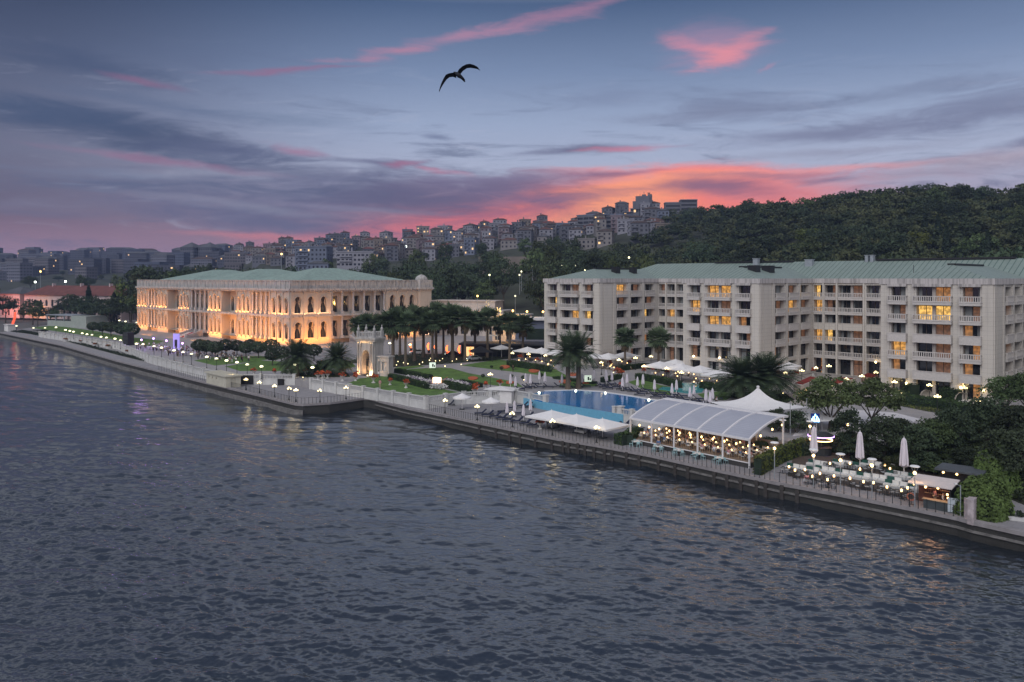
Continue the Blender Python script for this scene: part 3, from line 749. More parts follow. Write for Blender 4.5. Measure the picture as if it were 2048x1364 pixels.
# fascia parapet round the roof, with the shadow gap under it
fm = MB(); T2 = TOP+1.05
def strip(mb, x0, y0, x1, y1, w0, w1, z0, z1):
    mb.box(min(x0,x1)-w0 if x0 != x1 else x0-w0, (max(x0,x1)+w0) if x0 != x1 else x0+w1, (min(y0,y1)) if x0 == x1 else y0-w0, max(y0,y1) if x0 == x1 else y0+w1, z0, z1)
ys0 = -.3
for nm, x in WINGS+[('D', 129.3)]:
    fm.box(x-.3, x+wid+.3, -.3, .5, TOP, T2); fm.box(x+wid-.5, x+wid+.3, .5, dep-.3, TOP, T2); fm.box(x-.3, x+.5, .5, dep-.3, TOP, T2)
    if nm != 'D': fm.box(x+wid+.3, x+43-.3 if nm != 'C' else 129.0, dep-.3, dep+.5, TOP, T2)
fm.box(-.3, .5, dep-.3, 45, TOP, T2)
for nm, x in WINGS:
    for a, e in fr3: fm.box(x+a*wid-.5, x+e*wid+.3, -.75, -.3, TOP-.42, TOP+.1)
fm.build('fascia', mhot2, hot)
# roofs
for nm, x in WINGS+[('D', 129.3)]: MB().hip(x+.5, x+wid-.5, .5, 44, T2-.12, 2.75, 9.5, 34).build('wing_roof', mseam, hot)
MB().hip(.5, 129.3+wid-.5, dep+.5, 45, T2-.13, 4.3, 11, 137, 'x').build('main_roof', mseam, hot)
class RM:
    def box(s, *a): MB().box(*a).build('ridge_cap', mblack, hot)
rm = RM(); rm.box(30, 52, 34.6, 35.6, T2+4.1, T2+4.45); rm.box(72, 100, 34.6, 35.6, T2+4.12, T2+4.5); rm.box(112,136,34.6,35.6,T2+4.12,T2+4.5)
for nm, x in WINGS: rm.box(x+8.6, x+10.0, 9.2, 27, T2+2.5, T2+2.83)
# roof plant: dark ventilation boxes, chimney vent, aerials
for x, y, z, w in ((12.6,14.2,T2+1.35,1.7),(12.8,21.5,T2+1.3,1.5),(55.3,9.4,T2+1.2,2.0),(55.6,15.2,T2+1.2,2.1)):
    m = MB(); m.box(-w/2,w/2,-w/2,w/2,-.6,1.6); m.box(-w/2-.1,w/2+.1,-w/2-.1,w/2+.1,1.6,1.75)
    for k in range(4): m.box(-w/2-.04,w/2+.04,-w/2-.04,w/2+.04,k*.36,k*.36+.09)
    m.build('ventilation_box', mblack, hot).location = (x,y,z)
mgal = mat('grey_zinc', (.30,.33,.36), .45, .15, 2., metal=.3)
for x, y, z, w, h in ((43,33,T2+3.5,1.3,1.5),(57,33,T2+3.7,1.8,.8),(70,35,T2+4.0,.7,1.3),(71.2,35,T2+4.0,.7,1.3),(108,33,T2+3.7,2.0,.9)):
    m = MB(); m.box(-w/2,w/2,-.6,.6,-.8,h); m.box(-w/2-.15,w/2+.15,-.7,.7,h,h+.15); m.build('roof_vent', mgal, hot).location = (x,y,z)
m = MB(); m.cyl((0,0,-1),(0,0,4.2),.07)
for z, a in ((2.2,0),(2.9,1.2),(3.6,2.4),(3.2,3.5)):
    m.beam((0,0,z),(math.cos(a)*.9,math.sin(a)*.9,z),.07); m.lathe([(.02,0),(.3,.08),(.48,.3)], (math.cos(a)*1.0,math.sin(a)*1.0,z), 9)
m.build('aerial_mast', mgal, hot).location = (112.5,34.5,T2+4.3)
m = MB(); m.cyl((0,0,-.4),(0,0,2.4),.06); m.box(-.4,.4,-.3,.3,-.4,.3); m.build('vent_pipe', mblack, hot).location = (83,26.6,T2+.5)
# balconies: slab or solid front, and a balustrade with its uprights
for O, ux, a0, a1, zb, ri, solid, kind in BAL:
    nx, ny = ux[1], -ux[0]; L = a1-a0; front = kind in 'ABC'; pr = 1.0 if front else .45
    if kind == 'rear': pr = 0.12
    e = .35 if front else .1
    if kind == 'rear': e = 0.
    m = MB()
    if solid:
        m.box(-e, L+e, -pr, -pr+.15, -.75, .75); m.box(-e, -e+.15, -pr+.15, -.02, -.75, .75); m.box(L+e-.15, L+e, -pr+.15, -.02, -.75, .75); m.box(-e+.15, L+e-.15, -pr+.15, -.02, -.74, -.5); m.box(-e-.06, L+e+.06, -pr-.06, -pr+.2, .75, .86)
        o = m.build('solid_balcony', mrail if kind != 'rear' else mhot, hot)
    else:
        m.box(-e, L+e, -pr, -.02, -.62, -.12); m.box(-e-.06, L+e+.06, -pr-.06, -.03, -.12, -.02)
        o = m.build('balcony', mrail, hot)
        m = MB(); n = max(4, int((L+2*e)/.36))
        m.box(-e, L+e, -pr, -pr+.16, .86, 1.0); m.box(-e, L+e, -pr, -pr+.16, -.02, .1)
        for k in range(n+1):
            a = -e+.08+(L+2*e-.16)*k/n; m.box(a-.07, a+.07, -pr+.02, -pr+.14, .1, .86)
        if pr > .4:
            for a in (-e, L+e-.14): m.box(a, a+.14, -pr+.16, -.03, .86, 1.0); m.box(a+.02, a+.12, -pr/2-.07, -pr/2+.07, -.02, .86)
        m.build('railing', mrail, o)
    o.location = (O[0]+ux[0]*a0, O[1]+ux[1]*a0, zb); o.rotation_euler = (0,0,math.atan2(ux[1],ux[0]))
# windows: two or four glazed leaves with sheer curtains; the lit rooms are the ones lit in the evening
LIT = {('A',1,0):2,('A',2,2):2,('A',0,2):3,('As',0,0):0,('As',1,0):3,('As',2,2):2,('As',0,3):0,('As',0,5):3,('A',3,3):1,('A',1,3):2,
       ('B',0,1):0,('B',2,1):0,('B',2,2):1,('Bs',0,2):2,('Bs',1,1):0,('Bs',1,0):3,('Bs',1,2):3,('Bs',2,2):3,('Bs',3,1):1,('Bs',3,2):3,
       ('C',0,1):1,('C',0,2):3,('C',1,0):3,('C',1,1):2,('C',2,2):1,('C',3,0):0,('C',3,1):3,('C',2,1):3,('C',3,2):1,('C',4,2):1,('Cs',1,0):1,('Cs',3,0):1,('Cs',1,1):3,('Cs',3,1):3}
RLIT = {(43+wid,1,0):0,(43+wid,3,0):0,(43+wid,1,1):3,(43+wid,0,2):3,(43+wid,2,2):3,(43+wid,5,0):1,(43+wid,5,2):3,(43+wid,2,3):1}
for O, ux, a0, a1, zb, zt, dp, ri, ci, kind in WIN:
    L, hgt = a1-a0, zt-zb; nx, ny = ux[1], -ux[0]
    lit = RLIT.get((O[0],ri,ci)) if kind == 'rear' else LIT.get((kind,ri,ci))
    rr = R.random()
    if lit is None and rr < .38: lit = 3 if rr < .25 else (1 if rr < .345 else (0 if rr < .365 else 2))
    two = L > 4.8 or (kind[-1] == 's' and L > 3.8 and False)
    m = MB(); nlv = 4 if two else 2
    full = (kind,ri,ci) in (('B',0,1),('B',2,1),('C',1,1)) or (lit == 2 and two and R.random() < .4)
    for k in range(nlv):                                              # leaf by leaf: glass, curtain or lit room
        x0, x1 = L*k/nlv, L*(k+1)/nlv
        lk = lit is not None and (full or (k >= nlv//2 if two else (k == (ri+ci) % 2 or lit in (0,))))
        m.cur = 3 if lk else 0
        m.face([(x0,0,0),(x1,0,0),(x1,0,hgt),(x0,0,hgt)])
        if not lk and R.random() < .6:
            m.cur = 2; f_ = R.choice((.35,.5,.9)); s0 = x0 if k % 2 == 0 else x1-(x1-x0)*f_
            m.face([(s0,-.01,0),(s0+(x1-x0)*f_,-.01,0),(s0+(x1-x0)*f_,-.01,hgt),(s0,-.01,hgt)])
    m.cur = 1
    for k in range(nlv+1):
        x0 = min(max(L*k/nlv-.05, 0), L-.1); m.box(x0, x0+.1, -.1, -.02, 0, hgt)
    m.box(.1, L-.1, -.09, -.021, hgt-.1, hgt)
    if two: m.cur = 4; m.box(L/2-.28, L/2+.28, -.6, -.11, 0, hgt)
    if ri >= 4 and kind != 'rear' and kind[0] == 'B' or ri == 5: m.cur = 1; m.box(.1, L-.1, -.085, -.022, hgt*.68, hgt*.68+.12)
    gl = mglass if kind == 'rear' or ri < 4 else mglass
    o = m.build('wide_window' if two else 'window', [gl, mframe if ri < 5 else mblack, msheer, litmats[lit] if lit is not None else mroom, mterra], hot)
    o.location = (O[0]+ux[0]*a0-nx*(dp-.05), O[1]+ux[1]*a0-ny*(dp-.05), zb); o.rotation_euler = (0,0,math.atan2(ux[1],ux[0]))
# hung lamps on the ground storey and lounge ceilings
mwarm = mat('warm_globe', (1,.9,.7), .5, 0., 1., emit=(1.,.70,.30), es=9.)
hm = MB(); hm.ball((0,0,0), .22, 8)
for (x, y, z) in ((10,-.6,2.7),(46,-.5,4.5),(52.5,-.5,4.6),(100,-.6,2.8),(91,-.6,2.7),(103.5,-.6,2.6),(76,24.3,3.6),(77.3,24.3,3.6)):
    o = hm.build('wall_lamp', mwarm, hot); o.location = (x,y,z)
# ================================================================ foliage
def leafmat(name, rgb, rnd=.3, tr=.25):
    m = mat(name, rgb, .75, .45, .7, spec=.25, rnd=rnd)
    q, b, tc = nodes_of(m); b.inputs['Subsurface Weight'].default_value = 0
    return m
mleaf = leafmat('broadleaf_foliage', (.056,.078,.030), .42); mleaf2 = leafmat('dark_foliage', (.038,.056,.030), .42); mleaf3 = leafmat('yellow_green_foliage', (.085,.105,.024))
mcyp = leafmat('cypress_foliage', (.016,.028,.017)); mpalm = leafmat('palm_frond', (.080,.115,.062), .2); mdate = leafmat('date_frond', (.045,.066,.034), .15)
mwood_ = mat('woodland_foliage', (.052,.066,.034), .8, .6, .085, spec=.2, detail=3.); q, b, tc = nodes_of(mwood_); q.put(b.inputs['Base Color'], q.mix(q.mr(q.noise(tc, .09, 3), .35, .65), q.mix(q.noise(tc, .6, 4), (.020,.034,.020,1), (.045,.062,.032,1)), q.mix(q.noise(tc, .6, 4), (.055,.070,.030,1), (.095,.100,.048,1)))); mhedge = leafmat('hedge_leaves', (.034,.060,.018), .12)
mbark = mat('bark', (.075,.062,.05), .9, .35, 4., bump=.03); mpbark = mat('palm_bark', (.12,.095,.07), .95, .3, 6., stretch=(1,1,3), bump=.03)
def leaf_quads(rg, pts, nrm, size, jit=.8, el=1.5):
    """a small tilted quad at every point"""
    n = len(pts); nn = nrm+rg.normal(0, jit, (n,3)); nn /= np.linalg.norm(nn,axis=1)[:,None]+1e-9
    a = np.cross(nn, rg.normal(0,1,(n,3))); a /= np.linalg.norm(a,axis=1)[:,None]+1e-9; bb = np.cross(nn, a)
    s = size*rg.uniform(.6,1.25,n)[:,None]
    v = np.stack([pts-a*s*el*.5, pts+bb*s*.42, pts+a*s*el*.5, pts-bb*s*.42], 1).reshape(-1,3)
    return v, np.arange(n*4).reshape(-1,4)
def crown_pts(rg, n, rx, ry, rz, cz, clumps, cr, flat=0.):
    """points on the skins of many small clumps spread through an ellipsoid, leaving gaps between them"""
    c = rg.normal(0,1,(clumps,3)); c /= np.linalg.norm(c,axis=1)[:,None]; c *= rg.uniform(.35,1.,(clumps,1))**.6
    c[:,2] = np.where(c[:,2] < -.45, -.45*rg.uniform(.3,1,clumps), c[:,2])
    ce = c*np.array([rx,ry,rz]); r = cr*rg.uniform(.6,1.3,clumps)
    i = rg.integers(0, clumps, n); dv = rg.normal(0,1,(n,3)); dv /= np.linalg.norm(dv,axis=1)[:,None]
    dv[:,2] = np.where(dv[:,2] < -.3, -dv[:,2]*.6, dv[:,2])
    p = ce[i]+dv*(r[i]*rg.uniform(.55,1.08,n))[:,None]*np.array([1,1,.8]); p[:,2] += cz
    return p, dv, ce
def make_tree(name, seed, rx, rz, cz, trunk_h, tr, n=1500, leaf=.55, clumps=34, cr=1.5, fm=None, trunk=True, ry=None):
    rg = np.random.default_rng(seed); root = empty(name)
    p, dv, ce = crown_pts(rg, n, rx, ry or rx, rz, cz, clumps, cr)
    v, f = leaf_quads(rg, p, dv, leaf); npmesh('crown', v, f, fm or mleaf, root)
    m = MB(); m.cyl((0,0,-.6),(0,0,trunk_h*.5),tr,tr*.8,8); m.cyl((0,0,trunk_h*.5),(.1*rx*.3,0,trunk_h),tr*.8,tr*.6,8)
    for k in range(6):
        a = k*1.05+seed; e = (math.cos(a)*rx*.55, math.sin(a)*rx*.55, cz+rz*rg.uniform(-.2,.5)); m.cyl((.03*rx,0,trunk_h*.85), e, tr*.42, tr*.12, 6, False)
    m.build('trunk', mbark, root)
    return root
forest_bank = []                                                        # (prototype, crown radius)
forest = [Proto(make_tree('broadleaf_tree', 21+i, rx, rz, cz, th, .35, int(n*1.5), .48, 46, cr, fm)) for i, (rx, rz, cz, th, n, cr, fm) in enumerate((
    (5.2,3.8,7.2,4.2,1700,1.9,mleaf),(4.4,4.4,8.2,4.6,1600,1.6,mleaf2),(6.2,4.0,7.8,4.4,2000,2.1,mleaf2),(4.8,3.6,6.6,3.6,1600,1.7,mleaf3),(3.6,4.8,7.4,3.6,1400,1.4,mleaf)))]
def cyp(seed, h, r):
    rg = np.random.default_rng(seed); root = empty('cypress_tree'); n = 1500
    z = rg.uniform(.04,1,n)**.85; a = rg.uniform(0,6.283,n); rr = r*np.clip(np.minimum(z*5+.3, 1.12*(1-z)**.6+.03),0,1)*rg.uniform(.6,1.05,n)*(1+.22*np.sin(a*3+z*9))
    p = np.stack([np.cos(a)*rr, np.sin(a)*rr, z*h],1); dv = np.stack([np.cos(a),np.sin(a),.5+0*a],1)
    v, f = leaf_quads(rg, p, dv, .55, .6); npmesh('crown', v, f, mcyp, root)
    MB().cyl((0,0,-.8),(0,0,h*.5),.25,.12,6).build('trunk', mbark, root); return root
cypP = Proto(cyp(3, 15, 1.9))

def hill_at(px, t_):
    yb, ys = interp(ctrl_b, px), interp(ctrl_s, px); Y = yb+(ys-yb)*t_; X = (px-1024)/F*Y
    z = terrain(X, Y); return X, Y, z, HZ+F*(H-z)/Y
# the wood on the hill: distinct crowns near and far, each a tree of its own
WOOD = []
def try_wood(px, t_, sep):
    X, Y, z, sy = hill_at(px, t_)
    if any((X-a)**2+(Y-b)**2 < (sep*(.9+.0006*Y))**2 for a, b, *_ in WOOD): return False
    WOOD.append((X,Y,z,px,sy)); return True
n = 0
for _ in range(9000):
    if n >= 118: break
    px = R.uniform(1230, 2230); t_ = R.random()**.9
    if px < 1330 and (t_ > .3): continue
    if try_wood(px, t_, 7.0): n += 1
WOOD.sort(key=lambda w: w[1])
for i, (X, Y, z, px, sy) in enumerate(WOOD):
    p = R.choice([forest[0],forest[1],forest[2],forest[2],forest[1],forest[4]]) if sy < 500 or R.random() > .4 else forest[3]
    s = R.uniform(.85,1.3)*(1.15 if sy > 480 else 1)
    p.put((X,Y,z-1.2), R.uniform(0,6.28), (s*R.uniform(.9,1.15),s*R.uniform(.9,1.15),s*R.uniform(.8,1.1)), 'dark broadleaf tree among many in the wooded hillside above the hotel roof', 'tree', 'trees of the wooded hillside')
CY = [(1500,416,480,13),(1516,412,490,12),(1536,408,490,15),(1600,404,470,14),(1588,412,440,10),(1445,410,520,15),(1850,425,330,15),(1876,430,320,17),(1893,450,290,20),(1900,420,350,12),(1975,460,270,20),(1965,480,260,14),(1800,430,340,11),(1818,420,380,10)]
for i, (x, y, Y, hh) in enumerate(CY):
    X = (x-1024)/F*Y; z = terrain(X,Y); ht = H+(HZ-y)*Y/F-z
    cypP.put((X,Y,z-.5), i, (1,1,max(.6,(ht+.5)/15)), 'dark pointed cypress in the hillside wood, %s from the left' % nth(1+sorted(c[0] for c in CY).index(x)), 'cypress', 'cypresses standing out of the hillside wood')
# the rest of the wood reads as one mass
rg = np.random.default_rng(5); vs, fs, off = [], [], 0
for _ in range(1750):
    px = rg.uniform(1080, 2500); t_ = rg.uniform(0.02,1.2); X, Y, z, sy = hill_at(px, t_)
    if px < 1320 and not (.12 < t_ < .60+.12*math.sin(px*.05)): continue
    if any((X-a)**2+(Y-b)**2 < 12 for a, b, *_ in WOOD): continue
    s = rg.uniform(.8,1.3); p, dv, _c = crown_pts(rg, 560, 4.8*s, 4.8*s, 3.4*s, 5.6*s, 22, 1.8*s); p += np.array([X,Y,z-1])
    v, f = leaf_quads(rg, p, dv, .9*s); vs.append(v); fs.append(f+off); off += len(v)
tag(npmesh('woodland', np.concatenate(vs), np.concatenate(fs), mwood_), 'dense dark wood filling the hillside between the tall trees', kind='stuff')
# groups of trees on the lower slope, behind the palace and along the far shore: (count, px range, depth range, y of crown tops, group words)
def belt(n, x0, x1, Y0, Y1, top, text, group, sep=6., protos=None, s0=(.8,1.25)):
    done = []; k = 0
    for _ in range(4000):
        if k >= n: break
        px = R.uniform(x0,x1); kk = (px-1024)/F
        Y = R.uniform(Y0,Y1) if Y0 else (243.6-.714*((243.6*kk-42.2)/(.7+.714*kk)))+R.uniform(4,20)
        X = (px-1024)/F*Y
        if any((X-a)**2+(Y-b)**2 < sep*sep for a, b in done): continue
        done.append((X,Y)); k += 1
        p = R.choice(protos or forest); z = terrain(X,Y)
        want = H+(HZ-top(px))*Y/F-z; s = R.uniform(*s0)
        hz = max(.55, min(2.2, want/11.2*R.uniform(.8,1.04)))
        p.put((X,Y,z-.6), R.uniform(0,6.28), (s*max(.8,hz**.5),s*max(.8,hz**.5),hz), text, 'tree', group)
dk = [forest[1],forest[2],forest[4],forest[0]]
belt(30, 255, 640, 352, 420, lambda x: np.interp(x,[255,330,420,500,560,600,640],[538,524,515,502,510,528,540]), 'rounded dark green tree rising behind the green palace roof', 'trees behind the palace roof', 5.5)
belt(26, 640, 985, 330, 400, lambda x: np.interp(x,[640,720,760,840,900,940,985],[545,538,522,520,518,540,560]), 'tall leafy tree behind the garden side of the palace', 'trees right of the palace roof', 5.5, [forest[0],forest[1],forest[4],forest[2]])
belt(26, 960, 1330, 285, 470, lambda x: np.interp(x,[960,1040,1120,1200,1330],[520,470,472,505,500]), 'dark tree on the lamplit slope left of the hotel roof', 'trees on the lamplit park slope', 7, dk)
belt(20, 1330, 2060, None, None, lambda x: np.interp(x,[1330,1400,1500,1580,1700,1760,1900,2060],[520,482,470,492,470,490,500,492]), 'bushy tree rising just behind the long hotel roof', 'trees just behind the hotel roof', 6, [forest[3],forest[0],forest[3],forest[1]])
belt(22, 60, 330, 352, 450, lambda x: np.interp(x,[60,110,140,200,260,330],[600,612,590,598,585,590]), 'dark round tree on the shore between the red roofed building and the palace', 'trees on the far shore garden', 6, dk)
belt(10, -40, 110, 400, 520, lambda x: np.interp(x,[-40,0,30,110],[560,570,625,620]), 'dark shore tree at the far left end of the quay', 'trees at the far end of the quay', 7, dk)
belt(26, 20, 470, 560, 1000, lambda x: np.interp(x,[20,150,260,340,470],[552,552,548,540,530]), 'small dusky tree on the distant slope beyond the palace', 'trees on the distant slope', 12, dk)
belt(26, 560, 1330, 480, 740, lambda x: np.interp(x,[560,700,850,1000,1150,1330],[520,512,500,480,470,450]), 'dark tree between the houses on the town hill', 'trees between the hill houses', 13, dk)
for i, (x, y, Y, hh) in enumerate(((177,572,385,14),(228,585,370,12),(1285,430,640,12))):
    X = (x-1024)/F*Y; z = terrain(X,Y); ht = H+(HZ-y)*Y/F-z
    cypP.put((X,Y,z-.5), i, (1.3,1.3,(ht+.5)/15), ('tall dark cypress in front of the long red roof','lower cypress left of the palace behind the small gate','cypress by the houses below the hilltop tower')[i], 'cypress')

# ---------------------------------------------------------------- palms
def fan_palm(seed, h):
    rg = random.Random(seed); root = empty('fan_palm'); m = MB()
    for k in range(64):
        a = k*2.4; el = math.asin(rg.uniform(-.75,1.0)); L = rg.uniform(1.8,2.3); dr = Vector((math.cos(a)*math.cos(el), math.sin(a)*math.cos(el), math.sin(el)))
        b0 = Vector((0,0,h-.3)); e = b0+dr*L*.55; m.beam(b0, e, .05)
        side = dr.cross(Vector((0,0,1))).normalized(); up = side.cross(dr)
        nb = 9
        for j in range(nb):
            t_ = math.radians(-75+150*j/(nb-1)); d2 = (dr*math.cos(t_)+side*math.sin(t_)).normalized(); w = .13; tip = e+d2*L*.72*(1-.15*abs(t_))+Vector((0,0,-.1*L*.6)); mid = e+d2*L*.4+up*.05
            s2 = d2.cross(up).normalized()*w
            m.face([e, mid+s2, tip, mid-s2])
    m.build('crown', mpalm, root)
    m = MB()
    for k in range(40):                                                  # dry skirt of old fronds
        a = k*2.4; z = h-.6-rg.uniform(0,1.5); x, y = math.cos(a), math.sin(a)
        m.face([(x*.15,y*.15,z+.3),(x*.75-y*.22,y*.75+x*.22,z-.5),(x*.6,y*.6,z-1.2),(x*.75+y*.22,y*.75-x*.22,z-.5)])
    m.build('dry_skirt', mat('dry_frond', (.13,.10,.06), .95, .3, 3.), root)
    m = MB(); prof = [(.34,-.3),(.30,.4),(.23,1.4),(.21,h*.6),(.2,h-.2)]; m.lathe(prof, n=9); m.build('trunk', mpbark, root)
    return root
def date_palm(seed, h, n=58, L0=3.6):
    rg = random.Random(seed); root = empty('date_palm'); m = MB()
    for k in range(n):
        a = k*2.3999+rg.uniform(-.15,.15); el = math.radians(82-112*(k/n)**1.1); L = L0*rg.uniform(.85,1.1); p = Vector((math.cos(a)*.2,math.sin(a)*.2,h)); dr = Vector((math.cos(a)*math.cos(el),math.sin(a)*math.cos(el),math.sin(el)))
        seg_ = 9; pts = [p]
        for j in range(seg_):
            dr = (dr+Vector((0,0,-.115))).normalized(); pts.append(pts[-1]+dr*L/seg_)
        for j in range(seg_):
            d2 = (pts[j+1]-pts[j]).normalized(); side = d2.cross(Vector((0,0,1))).normalized(); up = side.cross(d2)
            m.beam(pts[j], pts[j+1], .06*(1-j/seg_)+.015)
            if j == 0: continue
            ll = .70*math.sin(math.pi*(j+.8)/(seg_+1.2))+.12
            for u_ in (0., .5):
                q0 = pts[j].lerp(pts[j+1], u_)
                for sg in (-1,1):
                    tip = q0+side*sg*ll+d2*ll*.55+up*.14-Vector((0,0,.1)); m.face([q0-d2*.05, q0+d2*.075, tip])
    m.build('crown', mdate, root)
    m = MB(); m.lathe([(.5,-.3),(.42,.3),(.34,1.2),(.33,h*.8),(.42,h-.5),(.3,h+.2)], n=10); m.build('trunk', mpbark, root)
    return root
dateP = Proto(date_palm(4, 5.2)); dateP2 = Proto(date_palm(9, 3.0, 125, 3.5)); fanP = Proto(fan_palm(2, 8.2)); fanP2 = Proto(fan_palm(6, 6.6))
def stand(P, px, base, top, h0, rz, label, cat, group=None, z=GZ, wide=1.):
    X, Y = U(px, base, z); zt = H+(HZ-top)*Y/F; s = (zt-z)/h0
    return P.put((X,Y,z), rz, (s*wide,s*wide,s), label, cat, group)
stand(dateP, 1136, 779, 664, 8.3, .3, 'left one of two feathery date palms beside the pool', 'palm tree', 'two date palms by the pool')
stand(dateP, 1157, 777, 660, 8.3, 1.9, 'right one of two feathery date palms beside the pool', 'palm tree', 'two date palms by the pool')
stand(fanP2, 1250, 740, 655, 8.3, .5, 'fan palm in front of the left hotel wing between the white parasols', 'palm tree')
stand(fanP2, 1317, 745, 655, 8.3, 1.5, 'fan palm in the corner between the left and middle hotel wings', 'palm tree')
stand(dateP2, 1483, 797, 715, 6.0, .5, 'bushy date palm in front of the middle hotel wing, left of its twin', 'palm tree', 'date palms before the middle wing', wide=1.35)
stand(dateP2, 1532, 795, 708, 6.0, 2.5, 'bushy date palm in front of the middle hotel wing, right of its twin', 'palm tree', 'date palms before the middle wing', wide=1.35)
stand(dateP2, 594, 752, 680, 6.0, 1.0, 'broad drooping date palm on the lawn before the palace corner', 'palm tree')
stand(dateP2, 674, 751, 686, 6.0, 3.0, 'slimmer date palm just left of the stone gate arch', 'palm tree')
FP = [(786,730,622),(811,732,630),(829,722,618),(760,722,636),(736,720,634),(716,716,640),(847,715,622),(872,716,612),(887,712,624),(905,720,614),(930,722,622),(865,727,628),(950,712,628),(975,716,622),(1019,722,632),(1046,716,636),(1000,712,640),(800,712,620)]
for i, (x, yb, yt) in enumerate(FP):
    yt_ = yt-7
    stand(fanP if i % 3 else fanP2, x, yb, yt_, 9.9 if i % 3 else 8.3, i*1.1, 'grey green fan palm in the cluster between palace and hotel, %s from left' % nth(1+sorted(f[0] for f in FP).index(x)), 'palm tree', 'fan palms between palace and hotel', wide=1.08)
# ---------------------------------------------------------------- clipped garden trees, domes, hedges, shrubs
def clipped(seed, r):
    root = empty('clipped_tree'); rg = np.random.default_rng(seed)
    dv = rg.normal(0,1,(900,3)); dv /= np.linalg.norm(dv,axis=1)[:,None]; p = dv*r*rg.uniform(.86,1.06,(900,1))*np.array([1,1,.95]); p[:,2] += 3.3
    v, f = leaf_quads(rg, p, dv, .34, .6); npmesh('crown', v, f, mleaf2, root)
    m = MB(); m.cyl((0,0,-.1),(0,0,2.6),.13,.1,7)
    for a in range(4): m.cyl((0,0,2.0),(math.cos(a*1.6)*.8,math.sin(a*1.6)*.8,3.2),.07,.03,5,False)
    m.build('trunk', mbark, root); return root
clipP = Proto(clipped(8, 1.75))
CL = [(399,712,680),(413,714,682),(430,716,684),(452,712,680),(474,712,682),(492,716,686),(517,716,684),(542,716,680),(563,728,695),(545,731,700),(628,722,690),(246,680,646),(262,682,648),(222,673,645),(205,671,645),(186,668,645),(610,716,688),(500,708,680)]
for i, (x, yb, yt) in enumerate(CL):
    stand(clipP, x, yb, yt, 4.8, i*.9, 'round headed clipped garden tree before the palace, %s from left' % nth(1+sorted(c[0] for c in CL).index(x)), 'tree', 'clipped trees before the palace', wide=1.3)
def dome(name, seed, r, h, m_=None, leaf=.28, n=1500):
    root = empty(name); rg = np.random.default_rng(seed); dv = rg.normal(0,1,(n,3)); dv[:,2] = np.abs(dv[:,2]); dv /= np.linalg.norm(dv,axis=1)[:,None]
    lump = 1+.10*np.sin(dv[:,0]*5+seed)*np.cos(dv[:,1]*4)
    p = dv*np.array([r,r,h])*(rg.uniform(.9,1.05,n)*lump)[:,None]; v, f = leaf_quads(rg, p, dv, leaf, .6); npmesh('foliage', v, f, m_ or mhedge, root)
    MB().lathe([(r*.85,0),(r*.8,h*.4),(r*.5,h*.8),(.02,h*.9)], n=10).build('inner_branches', mcyp, root); return root
o = dome('topiary_dome', 5, 2.0, 3.4); X, Y = U(646,750); o.location = (X,Y,GZ); tag(o, 'large clipped topiary dome between two palms by the balustrade', 'topiary')
def hedge(pts, w, h, label, z=GZ, m_=None, dens=26, leaf=.2, name='hedge', cat='hedge'):
    """a clipped hedge along a line of ground points: leafy skin over a solid core"""
    root = empty(name); rg = np.random.default_rng(len(pts)*7+int(abs(pts[0][0])*10)); P_, N_ = [], []; core = MB()
    for (x0,y0),(x1,y1) in zip(pts, pts[1:]):
        L = math.hypot(x1-x0,y1-y0); u = np.array([(x1-x0)/L,(y1-y0)/L,0]); nn = np.array([-u[1],u[0],0]); o0 = np.array([x0,y0,0])
        k = int(L*(w+2*h)*dens)+30; t_ = rg.uniform(0,L,k); sel = rg.random(k); a = rg.uniform(-.5,.5,k); hh = rg.uniform(0,1,k)
        top = sel < w/(w+2*h); sgn = np.where(rg.random(k) < .5, -1, 1)
        lat = np.where(top, a*w, sgn*w/2*rg.uniform(.93,1.07,k)); zz = np.where(top, h*rg.uniform(.96,1.05,k), hh*h)
        P_.append(o0+u*t_[:,None]+nn*lat[:,None]+np.array([0,0,1])*zz[:,None]); N_.append(np.where(top[:,None], np.array([0,0,1.]), nn*sgn[:,None]))
        c = MB(); w2 = w*.43
        core.prism([(x0+nn[0]*w2,y0+nn[1]*w2),(x1+nn[0]*w2,y1+nn[1]*w2),(x1-nn[0]*w2,y1-nn[1]*w2),(x0-nn[0]*w2,y0-nn[1]*w2)], 0, h*.93)
    v, f = leaf_quads(rg, np.concatenate(P_), np.concatenate(N_), leaf, .55); npmesh('foliage', v, f, m_ or mhedge, root); core.build('inner_branches', mcyp, root)
    root.location = (0,0,z); tag(root, label, cat, 'clipped hedges in the waterfront garden'); return root
UU = lambda *a: [U(x,y) for x,y in a]
hedge(UU((792,745),(862,759)), 1.2, 1.0, 'long low clipped hedge right of the gate arch on the upper side')
hedge(UU((780,757),(818,766)), 1.3, 1.1, 'short clipped hedge starting beside the gate arch foot')
hedge(UU((820,768),(858,778)), 1.3, 1.1, 'short clipped hedge ending at the red flower stand')
hedge(UU((886,773),(948,788)), 1.4, 1.3, 'clipped hedge right of the red flower stand above the balustrade')
hedge(UU((922,767),(962,775)), 1.1, .9, 'narrow clipped hedge between lawn and poolside parasols')
hedge(UU((1017,731),(1060,738),(1100,744)), 1.4, 1.4, 'tall clipped hedge along the left restaurant terrace')
hedge(UU((1110,757),(1190,768)), 1.5, .5, 'low planting round the feet of the two pool palms')
hedge(UU((1275,758),(1330,768),(1358,776)), 1.5, 1.3, 'clipped hedge between pool lawn and middle restaurant')
hedge(UU((1404,776),(1450,784)), 1.6, 1.3, 'clipped hedge right of the small turquoise pool')
hedge(UU((1235,742),(1285,736),(1330,742)), 1.3, 1.2, 'hedge under the fan palms by the hotel corner')
